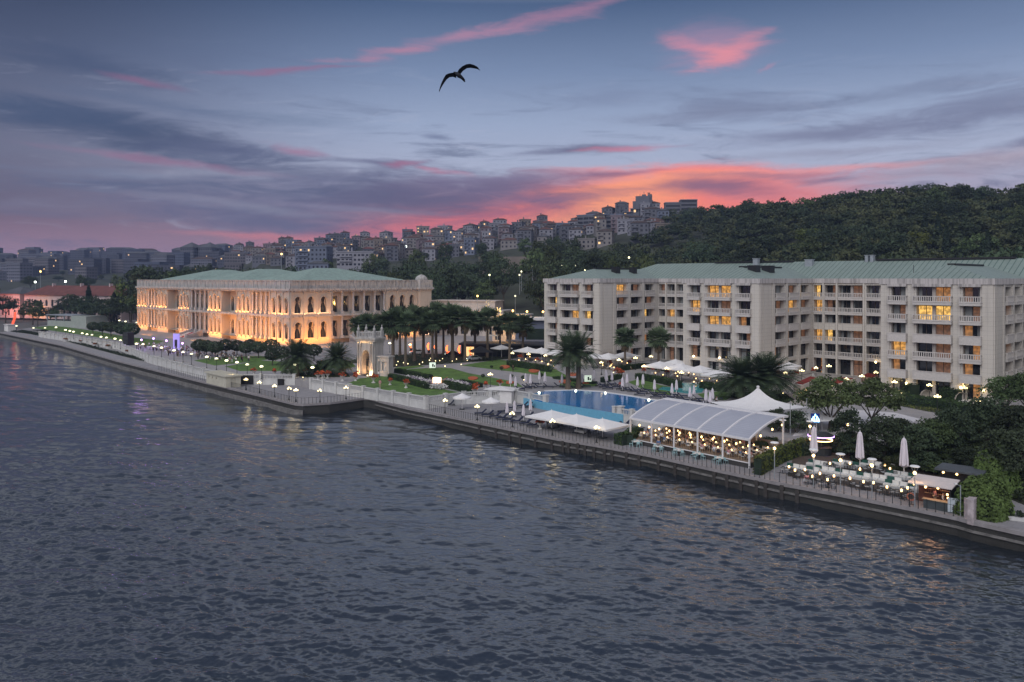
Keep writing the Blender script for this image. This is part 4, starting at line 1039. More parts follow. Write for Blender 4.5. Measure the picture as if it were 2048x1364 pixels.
hedge(UU((1205,765),(1240,757)), 1.2, 1., 'short hedge left of the pool lawn')
hedge(UU((1800,806),(1880,815),(1945,830)), 3.2, 1.5, 'broad bright green hedge below the right hotel wing', dens=20)
hedge([U(1515,950,1.8),U(1560,925,1.8),U(1612,905,1.8)], 1.0, 2.0, 'leafy hedge screen between pavilion and lounge terrace', 1.8, mleaf3)
hedge([U(1236,886,1.8),U(1254,890,1.8),U(1275,874,1.8)], 1.9, 1.5, 'dark rounded hedge at the left corner of the pavilion', 1.8)
hedge([U(1520,905,2.4),U(1545,893,2.4)], 1.6, 1.3, 'dark hedge behind the right end of the pavilion', 2.4)
hedge(UU((1745,775),(1790,790)), 2.0, 1.8, 'clipped bush in front of the left bay of the right hotel wing', z=3.3)
hedge(UU((1815,797),(1830,800)), 2.2, 2.6, 'tall bush between the round daybeds', z=3.3)
hedge(UU((1886,803),(1922,808)), 2.4, 2.4, 'dark clipped bush beside the right daybed', z=3.3)
# trees round the lounge terrace on the right
big = Proto(make_tree('spreading_tree', 77, 5.6, 3.0, 6.0, 2.6, .34, 5200, .34, 60, 1.35, mleaf, ry=4.2))
big2 = Proto(make_tree('dense_tree', 78, 3.6, 3.6, 4.4, 1.6, .28, 4200, .34, 46, 1.2, mleaf2))
big3 = Proto(make_tree('bushy_tree', 79, 3.0, 2.7, 3.0, 1.0, .22, 3600, .30, 40, 1.0, mleaf))
def plant(P, px, base, z, s, rz, label, cat='tree', group=None):
    X, Y = U(px, base, z); return P.put((X,Y,z), rz, s, label, cat, group)
plant(big, 1660, 866, 2.6, (.93,.93,.86), .4, 'spreading tree with forked trunk beside the blue neon sign')
plant(big, 1745, 862, 2.6, (.85,.85,.80), 2.2, 'broad tree right of the forked tree, below the hotel daybeds')
plant(big2, 1700, 905, 2.2, (.62,.62,.66), 1.2, 'dark dense tree behind the middle closed parasol')
plant(big2, 1770, 925, 2.2, (.7,.7,.68), 3.3, 'dark dense tree between the two tall closed parasols')
plant(big2, 1832, 935, 2.2, (.66,.66,.6), 5.2, 'dark tree just behind the right closed parasol')
plant(big3, 1868, 920, 2.2, (.85,.85,.85), .3, 'bushy green tree behind the bar kiosk')
plant(big2, 1905, 916, 2.1, (.75,.75,.75), 1.7, 'tall dark tree above the kiosk shed')
plant(big2, 1975, 905, 2.4, (.8,.8,.85), 2.9, 'tall dark tree at the right, above the ivy mound')
plant(big, 2010, 838, 3.2, (.68,.68,.70), 4.0, 'tall tree hiding the right end of the hotel')
plant(big, 2060, 850, 3.2, (.8,.8,.82), 1.0, 'tree cut by the right picture edge below the hotel')
plant(big2, 2040, 930, 2.4, (.85,.85,.85), .8, 'dark tree cut by the right picture edge above the side path')
plant(big2, 2020, 985, 2.0, (.8,.8,.8), 2.8, 'low dark tree over the side path at the right edge')
plant(big3, 1936, 880, 2.8, (.6,.6,.6), 2., 'bushy tree below the right end of the broad hedge')
plant(big2, 1592, 876, 2.4, (.5,.5,.46), .2, 'dark round tree right of the pavilion roof, beside the flagpoles')
plant(big2, 1556, 872, 2.4, (.48,.48,.46), 1.2, 'dark round tree directly behind the pavilion right corner')
plant(big3, 1724, 915, 2.0, (.55,.55,.5), 1.1, 'small bush behind the lounge sofas left of the middle parasol', 'shrub')
plant(big3, 1790, 948, 1.8, (.45,.45,.35), 2.1, 'low bush behind the back row of lounge sofas', 'shrub')
mivy = leafmat('ivy_leaves', (.075,.115,.032), .1)
ivy = dome('ivy_mound', 12, 2.3, 3.6, mivy, .26, 4200); ivy.location = (*U(1966,1030,1.8),1.8); ivy.scale = (1.12,1.0,1.05); tag(ivy, 'big rounded mound of ivy over the rough wall beside the kiosk', 'shrub')
ivy2 = dome('ivy_mound', 13, 1.9, 3.2, mivy, .26, 3400); ivy2.location = (*U(1990,985,2.),2.0); ivy2.scale = (1.2,1.2,1.45); tag(ivy2, 'upper ivy mound behind the first, under the dark trees', 'shrub')
for i, (x, y, s) in enumerate(((1003,742,.28),(983,738,.22),(1026,739,.3),(1082,757,.3),(1024,756,.2),(966,757,.25),(1047,762,.3))):
    plant(clipP, x, y, GZ, (s,s,s*.8), i, 'small potted topiary on the white path, %s from left' % nth(1+sorted((1003,983,1026,1082,1024,966,1047)).index(x)), 'topiary', 'small topiaries along the white path')
# ================================================================ lamps
miron = mat('cast_iron', (.02,.022,.022), .5, .2, 3.)
mglobe = mat('milk_glass_globe', (.95,.9,.75), .4, 0, 1., emit=(1.,.80,.36), es=2.6)
mglobe2 = mat('pale_globe', (.95,.95,.8), .4, 0, 1., emit=(1.,.93,.55), es=2.6)
mglobe3 = mat('sodium_globe', (1,.7,.3), .4, 0, 1., emit=(1.,.55,.16), es=4.)
mglobe4 = mat('cool_globe', (.9,1,.95), .4, 0, 1., emit=(.9,1.,.86), es=4.)
for mm in (mglobe, mglobe2, mglobe3, mglobe4):                            # old and new bulbs: no two lamps quite alike
    q, b, tc = nodes_of(mm); e0 = b.inputs['Emission Strength'].default_value
    q.put(b.inputs['Emission Strength'], q.mr(q.n('ShaderNodeObjectInfo').outputs['Random'], 0, 1, e0*.45, e0*1.5, False))
def glow(root, z, e, rgb=(1.,.72,.36)):
    li = bpy.data.lights.new('lamp_light','POINT'); li.energy = e; li.color = rgb; li.shadow_soft_size = .25; o = bpy.data.objects.new('lamp_light', li); COL.objects.link(o); o.parent = root; o.location = (0,0,z)
def lamp_cluster(name, h, n, r, arm, mg, rg_=.05):
    root = empty(name); m = MB(); m.lathe([(.2,0),(.2,.12),(.12,.2),(.09,.5),(rg_,.6),(rg_*.9,h-.25),(.07,h-.2),(.03,h)], n=8)
    tops = [(0,0,h+r*.8)]
    for k in range(n):
        a = 6.2832*k/n+.4; x, y = math.cos(a)*arm, math.sin(a)*arm; m.beam((0,0,h-.35),(x*.7,y*.7,h-.42),.04); m.beam((x*.7,y*.7,h-.42),(x,y,h-.25),.04); tops.append((x,y,h-.25+r))
    m.build('post', miron, root)
    g = MB().ball((0,0,0), r, 10); g0 = None
    for p in tops:
        if g0 is None: o = g.build('globe', mg, root, True); g0 = o.data
        else: o = bpy.data.objects.new('globe', g0); COL.objects.link(o); o.parent = root
        o.location = p
    glow(root, h+.45, 22)
    return root
quayP = Proto(lamp_cluster('quay_lamp', 2.25, 3, .15, .34, mglobe))
QL = [(465,775),(492,782.5),(519,789),(549,797),(578,802.5),(592,806),(640,807),(692,800.5),(890,829),(954.5,842.5),(1025,857.5),(1104.7,874.5),(1193,889)]
for i, (x, y) in enumerate(QL):
    quayP.put((*U(x,y-2.5,QZ),QZ), i*.5, 1., 'dark iron lamp with a cluster of globes on the quay railing, %s from left' % nth(i+1), 'lamp', 'globe lamps along the quay railing')
def mushroom():
    root = empty('garden_lamp'); m = MB(); m.lathe([(.16,0),(.16,.1),(.05,.25),(.045,2.3),(.03,2.4)], n=8); m.build('post', miron, root)
    m = MB(); m.lathe([(.02,2.28),(.24,2.30),(.36,2.37),(.32,2.50),(.18,2.62),(.02,2.66)], n=12); m.build('lamp_shade', mglobe2, root, True); glow(root, 2.15, 20, (1.,.85,.5)); return root
gardP = Proto(mushroom())
GL = [(413.5,715.7),(433,719),(453,723),(474,726.6),(494.5,731),(523,735),(589.6,731.5),(625,737),(383,709.5),(366,706),(348,702.5),(323,697),(308,694),(273,689),(286,690),(241,682),(230,679),(213,676.5),(202,675),(184,671),(174,670),(164.5,668),(147,664.6),(139.6,663),(131,661),(112,656),(90,657),(67,657),(33,653),(238.6,642),(251,644),(273,646),(779.6,688),(820,691)]
gx = sorted(g[0] for g in GL)
for i, (x, y) in enumerate(GL):
    gardP.put((*U(x,y,GZ+2.5),GZ), i, 1.12, 'white mushroom shaped garden lamp before the palace, %s from the left' % nth(1+gx.index(x)), 'lamp', 'mushroom lamps along the palace promenade')
terrP = Proto(lamp_cluster('terrace_lamp', 2.9, 4, .15, .38, mglobe))
TL = [(1203,723),(1238,718),(1271,714),(1302,711),(1288,730.6),(1333.5,735),(1363,743),(1571,744),(1603.6,739),(1632,734),(1658,730),(1752,743),(1724,750),(1693,756),(1662,768.6),(1789,761.6),(1859,768),(1929,773),(1800,782),(1875,790),(1956,798),(1024.6,704.6),(1057,706.5),(1091,709.5),(980.7,746.5)]
tx = sorted(g[0] for g in TL)
for i, (x, y) in enumerate(TL):
    terrP.put((*U(x,y,GZ+3.05),GZ), i*.7, 1., 'five globe lamp on a dark post on the hotel terrace, %s from left' % nth(1+tx.index(x)), 'lamp', 'globe lamps on the hotel terrace')
def street(mg, r=.28):
    root = empty('street_lamp'); MB().cyl((0,0,-1),(0,0,6.9),.09,.06,7).build('post', mgal, root)
    o = MB().ball((0,0,7.1), r, 8).build('globe', mg, root, True); return root
stP, stO, stC = Proto(street(mglobe2,.36)), Proto(street(mglobe3,.38)), Proto(street(mglobe4,.42))
SL = [(979,550,360,0),(1039,550,330,0),(1043,543,350,0),(1065,533,370,0),(1093,539,330,0),(1124,531.6,380,0),(1151,531,390,0),(1170.5,539.5,330,0),(1109,550,310,0),(1258,515,330,0),(1211,485,560,2),(1236,480,570,2),(993,534,480,0),(955,592,300,1),(1030.5,592,300,0),(920.7,534.6,420,0),(983.6,624.5,268,1),(1000,622.5,285,1),(1025.6,621.6,270,1),(1054,623,262,1),(1086,623.5,255,1),(81,543,620,1),(70.6,564,520,2),(131,563,520,2),(180,523,1150,2),(201,523,1150,2),(261,586,380,0),(563,508,640,1),(690,478,780,1),(712,471,800,1),(760,498,700,1),(812,493,720,2),(1222,470,620,1)]
sxs = sorted(s_[0] for s_ in SL)
for i, (x, y, Y, k) in enumerate(SL):
    X = (x-1024)/F*Y; zh = H+(HZ-y)*Y/F; zg = terrain(X,Y); hgt = max(3.5, zh-zg); sc = max(.9, Y/330)
    (stP,stO,stC)[k].put((X,Y,zh-7.1*sc), 0, sc, '%s street lamp on the slope behind the gardens, %s from the left' % (('greenish white','orange','cold white')[k], nth(1+sxs.index(x))), 'street lamp', 'street lamps behind the gardens')
def bollard():
    root = empty('path_light'); MB().cyl((0,0,0),(0,0,.35),.07,.06,7).build('post', miron, root); MB().ball((0,0,.45), .13, 8).build('globe', mglobe, root, True); glow(root, .8, 8); return root
bolP = Proto(bollard())
BL = [(861,718),(859,722),(871,723),(860,733.6),(885,718.6),(879.5,722.7),(890,734),(904.5,723.6),(913,719.5),(845,726),(839,730),(922.5,730.5),(934.6,722),(796,724.5),(807,727),(793,731.5),(815.7,729),(735,753),(655,752),(606,757),(582,735),(604,736),(683,722),(1048,762),(1227,747),(1566,789)]
bx = sorted(g[0] for g in BL)
for i, (x, y) in enumerate(BL):
    bolP.put((*U(x,y+2,GZ),GZ), 0, 1., 'low round path light in the garden, %s from the left' % nth(1+bx.index(x)), 'path light', 'low path lights in the garden')
mhb = mat('white_enamel', (.75,.75,.74), .4, .05, 2.); mbulb = mat('heater_bulb', (1,.8,.5), .4, 0, 1., emit=(1.,.66,.26), es=5.)
def heater():
    root = empty('terrace_heater'); MB().cyl((0,0,0),(0,0,3.4),.06,.05,8).build('post', mgal, root)
    m = MB(); m.lathe([(.02,4.35),(.42,4.28),(.5,4.2),(.46,4.16),(.02,4.18)], n=14); m.build('reflector', mhb, root)
    m = MB()
    for k in range(3): a = k*2.094; m.beam((0,0,3.45),(.4*math.cos(a),.4*math.sin(a),4.2),.035)
    m.build('bracket', mgal, root); MB().ball((0,0,3.55), .17, 8).build('bulb', mbulb, root, True); glow(root, 3.3, 45, (1.,.6,.3)); return root
heatP = Proto(heater())
HL = [(1549,958,1.8),(1627,975,1.8),(1681,986,1.8),(1744,998.5,1.8),(1829.5,1016,1.8),(1565,903,1.8),(1620,906,1.8),(1695.5,902,1.8)]
hx = sorted(g[0] for g in HL)
for x, y, z in HL:
    heatP.put((*U(x,y,z),z), x, 1., 'tall lit lamp post with white disc top by the lounge terrace, %s from left' % nth(1+hx.index(x)), 'lamp', 'disc topped lamps by the lounge terrace')
# railings: thin dark posts on the coping
post = MB(); post.box(-.025,.025,-.025,.025,0,1.12); post.box(-.05,.05,-.05,.05,0,.05); pme = None
def railing(px, label, sp=.62, z=QZ+.1, rails=(1.05,)):
    global pme
    pts = [U(x,y,z) for x,y in px]; root = empty('railing', (0,0,0)); tag(root, label, 'railing', 'thin dark railings along the quay'); m = MB(); n = 0
    for (x0,y0),(x1,y1) in zip(pts, pts[1:]):
        L = math.hypot(x1-x0,y1-y0); k = max(1, int(L/sp))
        for h in rails: m.cyl((x0,y0,z+h),(x1,y1,z+h),.018,.018,4,False)
        for j in range(k):
            if pme is None: o = post.build('post', miron, root); pme = o.data
            else: o = bpy.data.objects.new('post', pme); COL.objects.link(o); o.parent = root
            t_ = (j+.5)/k; o.location = (x0+(x1-x0)*t_, y0+(y1-y0)*t_, z); n += 1
    m.build('rail', miron, root); return n
railing([(462,774),(519,788.5),(577,803),(592,806),(606,807.5),(659,804.5),(736,795)], 'dark railing round the quay corner left of the grey wall')
railing([(857,820),(929,837),(1024,857.5)], 'dark railing along the quay from the balustrade corner to the third pool lamp')
railing([(1026,858),(1114,875.5),(1193,889)], 'dark railing along the quay beside the sunbathing terrace')
railing([(1195,889.5),(1299,908),(1372,924)], 'dark railing along the quay before the left half of the pavilion')
railing([(1373,924.5),(1446,940),(1545,961)], 'dark railing along the quay before the right half of the pavilion')
railing([(1552,962.5),(1680,986),(1828,1015),(1916,1034)], 'dark railing along the quay before the lounge terrace and kiosk', .8)
railing([(315,739.5),(380,755),(462,774)], 'low dark railing along the narrow western quay before the pump house', 1.1)
# ================================================================ balustrade walls, gate arches, small buildings of the waterfront
mbal = mat('balustrade_white', (.50,.50,.49), .75, .12, 1.2)
def balwall(pts, label, z0=QZ-.02, zt=GZ, hb=.95, pil=4.4, skip=(), thick=.4):
    """retaining wall with a coping, piers and a balustrade between them"""
    root = empty('balustrade_wall'); tag(root, label, 'balustrade', 'white balustrade walls of the garden terrace')
    w, r, bl = MB(), MB(), MB()
    for (x0,y0),(x1,y1) in zip(pts, pts[1:]):
        L = math.hypot(x1-x0,y1-y0); ux, uy = (x1-x0)/L, (y1-y0)/L; nx, ny = uy, -ux
        P = lambda a, dp: (x0+ux*a+nx*dp, y0+uy*a+ny*dp)
        def bar(mb, a0, a1, d0, d1, za, zb): mb.prism([P(a0,d0),P(a1,d0),P(a1,d1),P(a0,d1)], za, zb, True)
        if z0 is not None: bar(w, 0, L, .02, thick*.6, z0, zt); bar(w, 0, L, -.02, thick*.7, zt, zt+.12)
        else: bar(w, 0, L, -.1, thick*.7, zt, zt+.12)
        bar(r, 0, L, -.02, thick*.7, zt+hb-.14, zt+hb)
        n = max(1, round(L/pil))
        for i in range(n+1):
            a = L*i/n; m = MB(); za = z0 if z0 is not None else zt
            m.box(-.3,.3,-.3,.3, za, zt+hb+.08); m.box(-.36,.36,-.36,.36, zt+hb+.08, zt+hb+.2); o = m.build('pier', mbal, root); o.location = (*P(a,.13),0); o.rotation_euler = (0,0,math.atan2(uy,ux))
        k = int(L/.34)
        for i in range(k):
            a = L*(i+.5)/k; x, y = P(a,.13); bl.cyl((x,y,zt+.12),(x,y,zt+hb-.14),.075,.075,5,False)
    if w.v: w.build('wall', mwall, root)
    r.build('hand_rail', mbal, root); o = bl.build('balusters', mbal, root); o['kind'] = 'stuff'
balwall(WALL[0:4], 'long white wall with balustrade above the western quay')
balwall([WALL[3],WALL[4],WALL[5]], 'white balustrade wall behind the black panel and the pump house', pil=7)
balwall([WALL[6],WALL[7]], 'white balustrade wall of the garden from the stair opening to its corner')
balwall([WALL[7],WALL[8]], 'short return of the balustrade wall at the garden corner')
balwall([WALL[8],WALL[9]], 'white wall with balustrade behind the small round parasols', pil=5)
balwall([WALL[9],WALL[10]], 'low wall with open balustrade left of the pool end', pil=5)
balwall([POOLF[1],(24,121.2)], 'short balustrade between pool and pavilion', pil=4)
# planted recesses of the western wall
mpl = mat('planter_stone', (.44,.44,.44), .8, .15, 1.)
for i, (x, y) in enumerate(((131,683),(162,687),(190,693),(216,697),(352,731),(368,733),(125,680),(256,708))):
    root = empty('flower_trough', (*U(x,y,QZ),QZ), -.8); m = MB(); m.box(-1.3,1.3,-.5,.5,0,.7); m.box(-1.38,1.38,-.58,.58,.7,.8); m.build('trough', mpl, root)
    rg = np.random.default_rng(i); p = rg.uniform(-1,1,(260,3))*[1.3,.5,.28]+[0,0,1.0]; v, f = leaf_quads(rg, p, p*0+[0,0,1.], .22, 1.); npmesh('flowers', v, f, [mhedge, mflow], root, mi=[int(a) for a in rg.random(260) < .45])
    tag(root, 'stone trough of orange flowers on the western quay, %s from left' % nth(1+sorted((131,162,190,216,352,368,125,256)).index(x)), 'flower trough', 'flower troughs on the western quay')
# gate arch
mgate = mat('gate_stone', (.50,.47,.44), .8, .2, 1.2, bump=.02)
q, b, tc = nodes_of(mgate); n1 = q.noise(q.vm('MULTIPLY', tc, (1,1,.3)), 1.3, 6, .65); q.put(b.inputs['Base Color'], q.mix(q.mr(n1,.42,.72,0,.7), (.42,.395,.37,1), (.19,.18,.175,1)))
def gate(loc, rz, sc, label, annex=True):
    root = empty('gate_arch', loc, rz, sc); tag(root, label, 'gate'); W_, T_, HT = 6.4, 4.6, 8.9
    m = MB(); op = [(W_/2-1.45, W_/2+1.45, 0, 6.3, True)]
    m.facade((-W_/2,-T_/2), (1,0), W_, 0, HT, op, T_/2); m.facade((W_/2,T_/2), (-1,0), W_, 0, HT, op, T_/2)
    m.face([(W_/2,-T_/2,0),(W_/2,T_/2,0),(W_/2,T_/2,HT),(W_/2,-T_/2,HT)]); m.face([(-W_/2,T_/2,0),(-W_/2,-T_/2,0),(-W_/2,-T_/2,HT),(-W_/2,T_/2,HT)]); m.face([(-W_/2,-T_/2,HT),(W_/2,-T_/2,HT),(W_/2,T_/2,HT),(-W_/2,T_/2,HT)])
    m.build('body', mgate, root)
    m = MB(); m.box(-W_/2-.7,W_/2+.7,-T_/2-.7,T_/2+.7,HT+.001,HT+.45); m.box(-W_/2-.4,W_/2+.4,-T_/2-.4,T_/2+.4,HT-.5,HT-.01) ; m.build('cornice', mgate, root)
    m = MB()
    for (x0,x1,y0,y1) in ((-W_/2,W_/2,-T_/2,-T_/2+.35),(-W_/2,W_/2,T_/2-.35,T_/2)):
        m.box(x0,x1,y0,y1,HT+.45,HT+.75); m.box(x0,x1,y0,y1,HT+1.6,HT+1.85)
        for i in range(11): a = x0+.4+(x1-x0-.8)*i/10; m.box(a-.14,a+.14,y0+.06,y1-.06,HT+.75,HT+1.6)
    m.build('attic_balustrade', mpal2, root)
    fm_ = MB(); fm_.box(-.42,.42,-.42,.42,0,1.6); fm_.lathe([(.2,1.6),(.42,1.9),(.36,2.3),(.12,2.55),(.2,2.75),(.02,3.1)], n=8)
    for x in (-1,1):
        for y in (-1,1): fm_.build('finial', mpal2, root).location = (x*(W_/2-.3), y*(T_/2-.3), HT+.45)
    for y, s in ((-T_/2,-1),(T_/2,1)):
        for x in (-2.75,-1.85,1.85,2.75):
            m = MB(); m.lathe([(.36,0),(.36,.9),(.24,1.0),(.22,7.0),(.36,7.5),(.36,8.38)], n=9); m.build('column', mgate, root).location = (x, y+s*.3, 0)
    m = MB()
    for i in range(17): a = -1.36+2.72*i/16; m.cyl((a,0,0),(a,0,4.5),.045,.045,5)
    for z in (.2,2.3,4.4): m.beam((-1.4,0,z),(1.4,0,z),.09)
    m.build('grille', miron, root)
    if annex:
        m = MB(); m.facade((W_/2+.02,-1.2),(1,0),4.4,0,4.6,[(.7,1.5,1.2,3.6),(2.0,3.7,1.4,3.6)],.4,back=0); m.face([(W_/2+4.42,-1.2,0),(W_/2+4.42,1.2,0),(W_/2+4.42,1.2,4.6),(W_/2+4.42,-1.2,4.6)]); m.face([(W_/2,-1.2,4.6),(W_/2+4.42,-1.2,4.6),(W_/2+4.42,1.2,4.6),(W_/2,1.2,4.6)]); m.box(W_/2+.02,W_/2+4.7,-1.5,1.5,4.6,4.95)
        m.build('annex_wall', mgate, root)
    for x in (-2.4,2.4,0):
        li = bpy.data.lights.new('uplight','AREA'); li.size = .5; li.energy = 240 if x else 200; li.color = (1,.55,.25); o = bpy.data.objects.new('uplight', li); COL.objects.link(o); o.parent = root
        o.location = (x,-T_/2-1.0 if x else 0,.3); o.rotation_euler = (math.pi-.25 if x else math.pi,0,0)
    li = bpy.data.lights.new('uplight','AREA'); li.shape='RECTANGLE'; li.size = 6; li.size_y=.2; li.energy = 60; li.color = (1,.6,.25); o = bpy.data.objects.new('uplight', li); COL.objects.link(o); o.parent = root; o.location = (0,-T_/2-.5,HT-.9); o.rotation_euler = (math.pi-.1,0,0)
gx_, gy_ = U(742,752); gate((gx_-.5,gy_+1.8,GZ), -.44, (.74,.74,.92), 'tall marble gate arch with balustraded top and finials, lit warm, by the lawn')
gx_, gy_ = U(215,646,3.0); gate((gx_,gy_,3.0), -.5, .86, 'smaller lit gate arch among dark trees at the far left', False)
# pump house, black panel and stalls on the quay
mcream = mat('cream_render', (.48,.46,.38), .85, .1, .8); mpanel = mat('black_panel', (.012,.012,.013), .6, .2, 2.); mwhite = mat('white_sheet', (.62,.61,.60), .8, .06, 1.)
root = empty('pump_house', (*U(432,771,QZ),QZ), math.atan2(-19,17)); m = MB(); m.facade((-5.5,0),(1,0),11,0,2.3,[(1.2,1.8,1.3,1.8),(3.3,3.9,1.3,1.8),(5.4,6.0,1.3,1.8)],.2,back=0); m.facade((5.5,0),(0,1),3.2,0,2.3,[(1.0,2.0,0,2.0)],.15,back=0); m.face([(-5.5,3.2,0),(-5.5,0,0),(-5.5,0,2.3),(-5.5,3.2,2.3)]); m.build('wall', mcream, root)
m = MB(); m.box(-5.8,5.8,-.3,3.5,2.3,2.55); 
for i in range(11): m.box(-5.7+i*1.1,-5.62+i*1.1,-.3,3.5,2.55,2.6)
m.build('roof', mcream, root); tag(root, 'low cream pump house with flat roof on the western quay', 'hut')
root = empty('screen_panel', (*U(481,769,QZ),QZ), -.1); m = MB(); m.box(-2.9,2.9,-.06,.06,.1,2.0); m.build('panel', mpanel, root); m = MB()
for x in (-2.8,0,2.8): m.box(x-.05,x+.05,.065,.16,0,2.05)
m.build('frame', mgal, root); tag(root, 'wide black screen panel standing beside the cream pump house', 'screen')
root = empty('covered_crate', (*U(572,769,QZ),QZ), .2); m = MB(); m.box(-1.1,1.1,-.8,.8,0,1.0); m.box(-1.15,1.15,-.85,.85,1.0,1.1); m.build('crate', mpanel, root); m = MB(); m.hip(-.6,.6,-.6,.6,1.1,.5,0,0.01); m.build('white_cover', mwhite, root); tag(root, 'black covered crate with a white peak, before the balustrade opening', 'crate')
root = empty('covered_crate', (*U(561,770,QZ),QZ), .4); m = MB(); m.box(-.6,.6,-.6,.6,0,1.3); m.box(-.65,.65,-.65,.65,1.3,1.36); m.build('crate', mpanel, root); tag(root, 'tall black crate just left of the white peaked one', 'crate')
root = empty('garden_kiosk', (*U(1003,803,QZ),QZ), -.35); m = MB(); m.facade((-2.6,-1.6),(1,0),5.2,0,2.35,[(2.5,2.9,.6,1.2)],.1,back=0); m.facade((2.6,-1.6),(0,1),3.2,0,2.35,[],.1); m.face([(-2.6,1.6,0),(-2.6,-1.6,0),(-2.6,-1.6,2.35),(-2.6,1.6,2.35)]); m.build('wall', mwhite, root); MB().hip(-3.0,3.0,-2.0,2.0,2.36,.55,-.1,.1).build('roof', mwhite, root); tag(root, 'square white kiosk with a shallow white roof left of the pool', 'kiosk')
# far left: white kiosk with an orange figure sign, sheds, lamps row hut
root = empty('white_hut', (*U(20,662,QZ),QZ), -.7); m = MB(); m.facade((-2.4,-1.5),(1,0),4.8,0,2.8,[(.8,2.2,.9,2.2)],.15,back=0); m.facade((2.4,-1.5),(0,1),3,0,2.8,[],.1); m.face([(-2.4,1.5,0),(-2.4,-1.5,0),(-2.4,-1.5,2.8),(-2.4,1.5,2.8)]); m.build('wall', mwhite, root); MB().box(-2.7,2.7,-1.8,1.8,2.8,3.0).build('roof', mwhite, root); tag(root, 'small white hut at the far end of the quay', 'hut')
mred = mat('orange_red_neon', (.5,.08,.03), .6, .1, 1., emit=(1.,.12,.06), es=.9)
root = empty('light_sculpture', (*U(28,656,3.1),3.1), 0); m = MB(); pts = [(-.9,0,0),(-.5,0,2.2),(.3,0,4.2),(.5,0,6.2)]
for a, c in zip(pts, pts[1:]): m.cyl(a, c, .55, .42, 6)
m.ball((.5,0,6.6), .5, 7); m.build('tube', mred, root); tag(root, 'red lit upright sculpture above the small white hut', 'sculpture')
root = empty('grey_pavilion', (*U(136,654,3.1),3.1), -.55); m = MB(); m.box(-17,4,0,9,0,2.6); m.box(4,16,-1,9,0,5.2); m.build('wall', mat('pale_green_render', (.30,.33,.31), .85, .1, .5), root); m = MB(); m.box(-17.5,4,-.5,9.3,5.0,5.3)
for x in (-17,-10,-3): m.box(x,x+.4,-.3,.1,2.6,5.0)
m.build('canopy_roof', mgal, root); tag(root, 'low pale green pavilion with a flat canopy, beyond the left lawn', 'pavilion')
# ---------------------------------------------------------------- the pool
mpool = mat('pool_water', (.012,.17,.43), .05, .25, .12, spec=.5); q, b, tc = nodes_of(mpool)
bp = q.n('ShaderNodeBump'); bp.inputs['Strength'].default_value = .6; bp.inputs['Distance'].default_value = .03; q.put(bp.inputs['Height'], q.noise(tc, 1.6, 3)); q.put(b.inputs['Normal'], bp.outputs[0])
mpwall = mat('pool_wall_tiles', (.13,.36,.52), .35, .1, 3.)
PW = [(6.6,141.0),(16.8,129.7),(27,118.5),(34.5,124.5),(29.5,137.2),(25.2,143.3),(21.8,148.0),(17.2,153.5),(12.2,156),(6.4,154.4),(2.2,149.5),(4.2,144)]
m = MB(); m.prism(PW, GZ-.3, GZ+.02); o = m.build('pool_water', mpool); tag(o, 'deep blue water of the curved swimming pool', kind='structure')
root = empty('pool'); tag(root, 'curved infinity pool with a light blue front wall and pale rim', 'pool'); m = MB()
(ax,ay),(bx_,by_) = POOLF; n_ = (-.74,-.67)
m.prism([(ax-1.0,ay+.2),(bx_+1.2,by_-1.6),(bx_+1.2-.25*.74,by_-1.6-.25*.67),(ax-1.0-.25*.74,ay+.2-.25*.67)], QZ, GZ+.06); m.prism([(2.4,146.8),(5.6,141.2),(5.4,141.0),(2.1,146.5)], QZ, GZ-.1); m.build('front_wall', mpwall, root)
m = MB(); pw = PW[3:10]; ow = [(x+.9*(x-15)/20+.25,y+.9*(y-138)/20+.3) for x,y in pw]
for i in range(len(pw)-1): m.prism([pw[i],pw[i+1],ow[i+1],ow[i]], GZ-.1, GZ+.09)
m.build('rim', mwhite, root)
for x, y in ((6.0,141.3),(17.6,128.9)): m = MB(); m.box(-.4,.4,-.4,.4,QZ,GZ+1.15); m.box(-.5,.5,-.5,.5,GZ+1.15,GZ+1.3); o = m.build('pier', mbal, root); o.location = (x,y,0); o.rotation_euler = (0,0,-.83)
mpl_ = mat('pool_lamp', (1,1,.9), .4, 0, 1., emit=(.95,1.,.72), es=5.)
for x, y in ((5.2,152.9),(12.4,155.4),(17.8,152.4),(24.6,143.8)):
    o = MB().ball((0,0,0), .22, 6).build('underwater_lamp', mpl_, root); o.location = (x,y-.5,GZ+.06)
mteal = mat('turquoise_water', (.08,.36,.38), .06, .2, .3)
m = MB(); m.prism([U(1362,766),U(1402,766),U(1412,773),U(1404,785),U(1376,787),U(1316,779),U(1325,774),U(1366,777)], GZ-.1, GZ+.05); tag(m.build('small_pool', mteal), 'small turquoise wading pool right of the lawn', 'pool')
# ================================================================ furniture of pool, terraces and restaurants
mcanv = mat('white_canvas', (.70,.69,.69), .85, .05, 1.5); mcanv2 = mat('lilac_white_canvas', (.62,.58,.63), .85, .12, 1.2, stretch=(5,5,.3)); mnavy = mat('navy_mattress', (.012,.017,.045), .8, .2, 3.)
mteak = mat('teak', (.20,.12,.065), .7, .3, 3., stretch=(1,6,1)); mmint = mat('mint_paint', (.30,.46,.48), .6, .1, 3.); mwood = mat('light_wood', (.38,.27,.17), .6, .2, 4.); mgreyf = mat('grey_upholstery', (.36,.37,.38), .9, .12, 3.); mpill = mat('dark_green_cushion', (.02,.075,.06), .9, .15, 3.); mcush = mat('white_cushion', (.62,.62,.60), .9, .06, 3.)
mdark = mat('dark_furniture', (.03,.032,.034), .6, .2, 3.); mterrac = mat('terracotta_red_flowers', (.50,.085,.03), .85, .35, 5.); mpotw = mat('stone_urn', (.48,.47,.45), .8, .12, 2.)
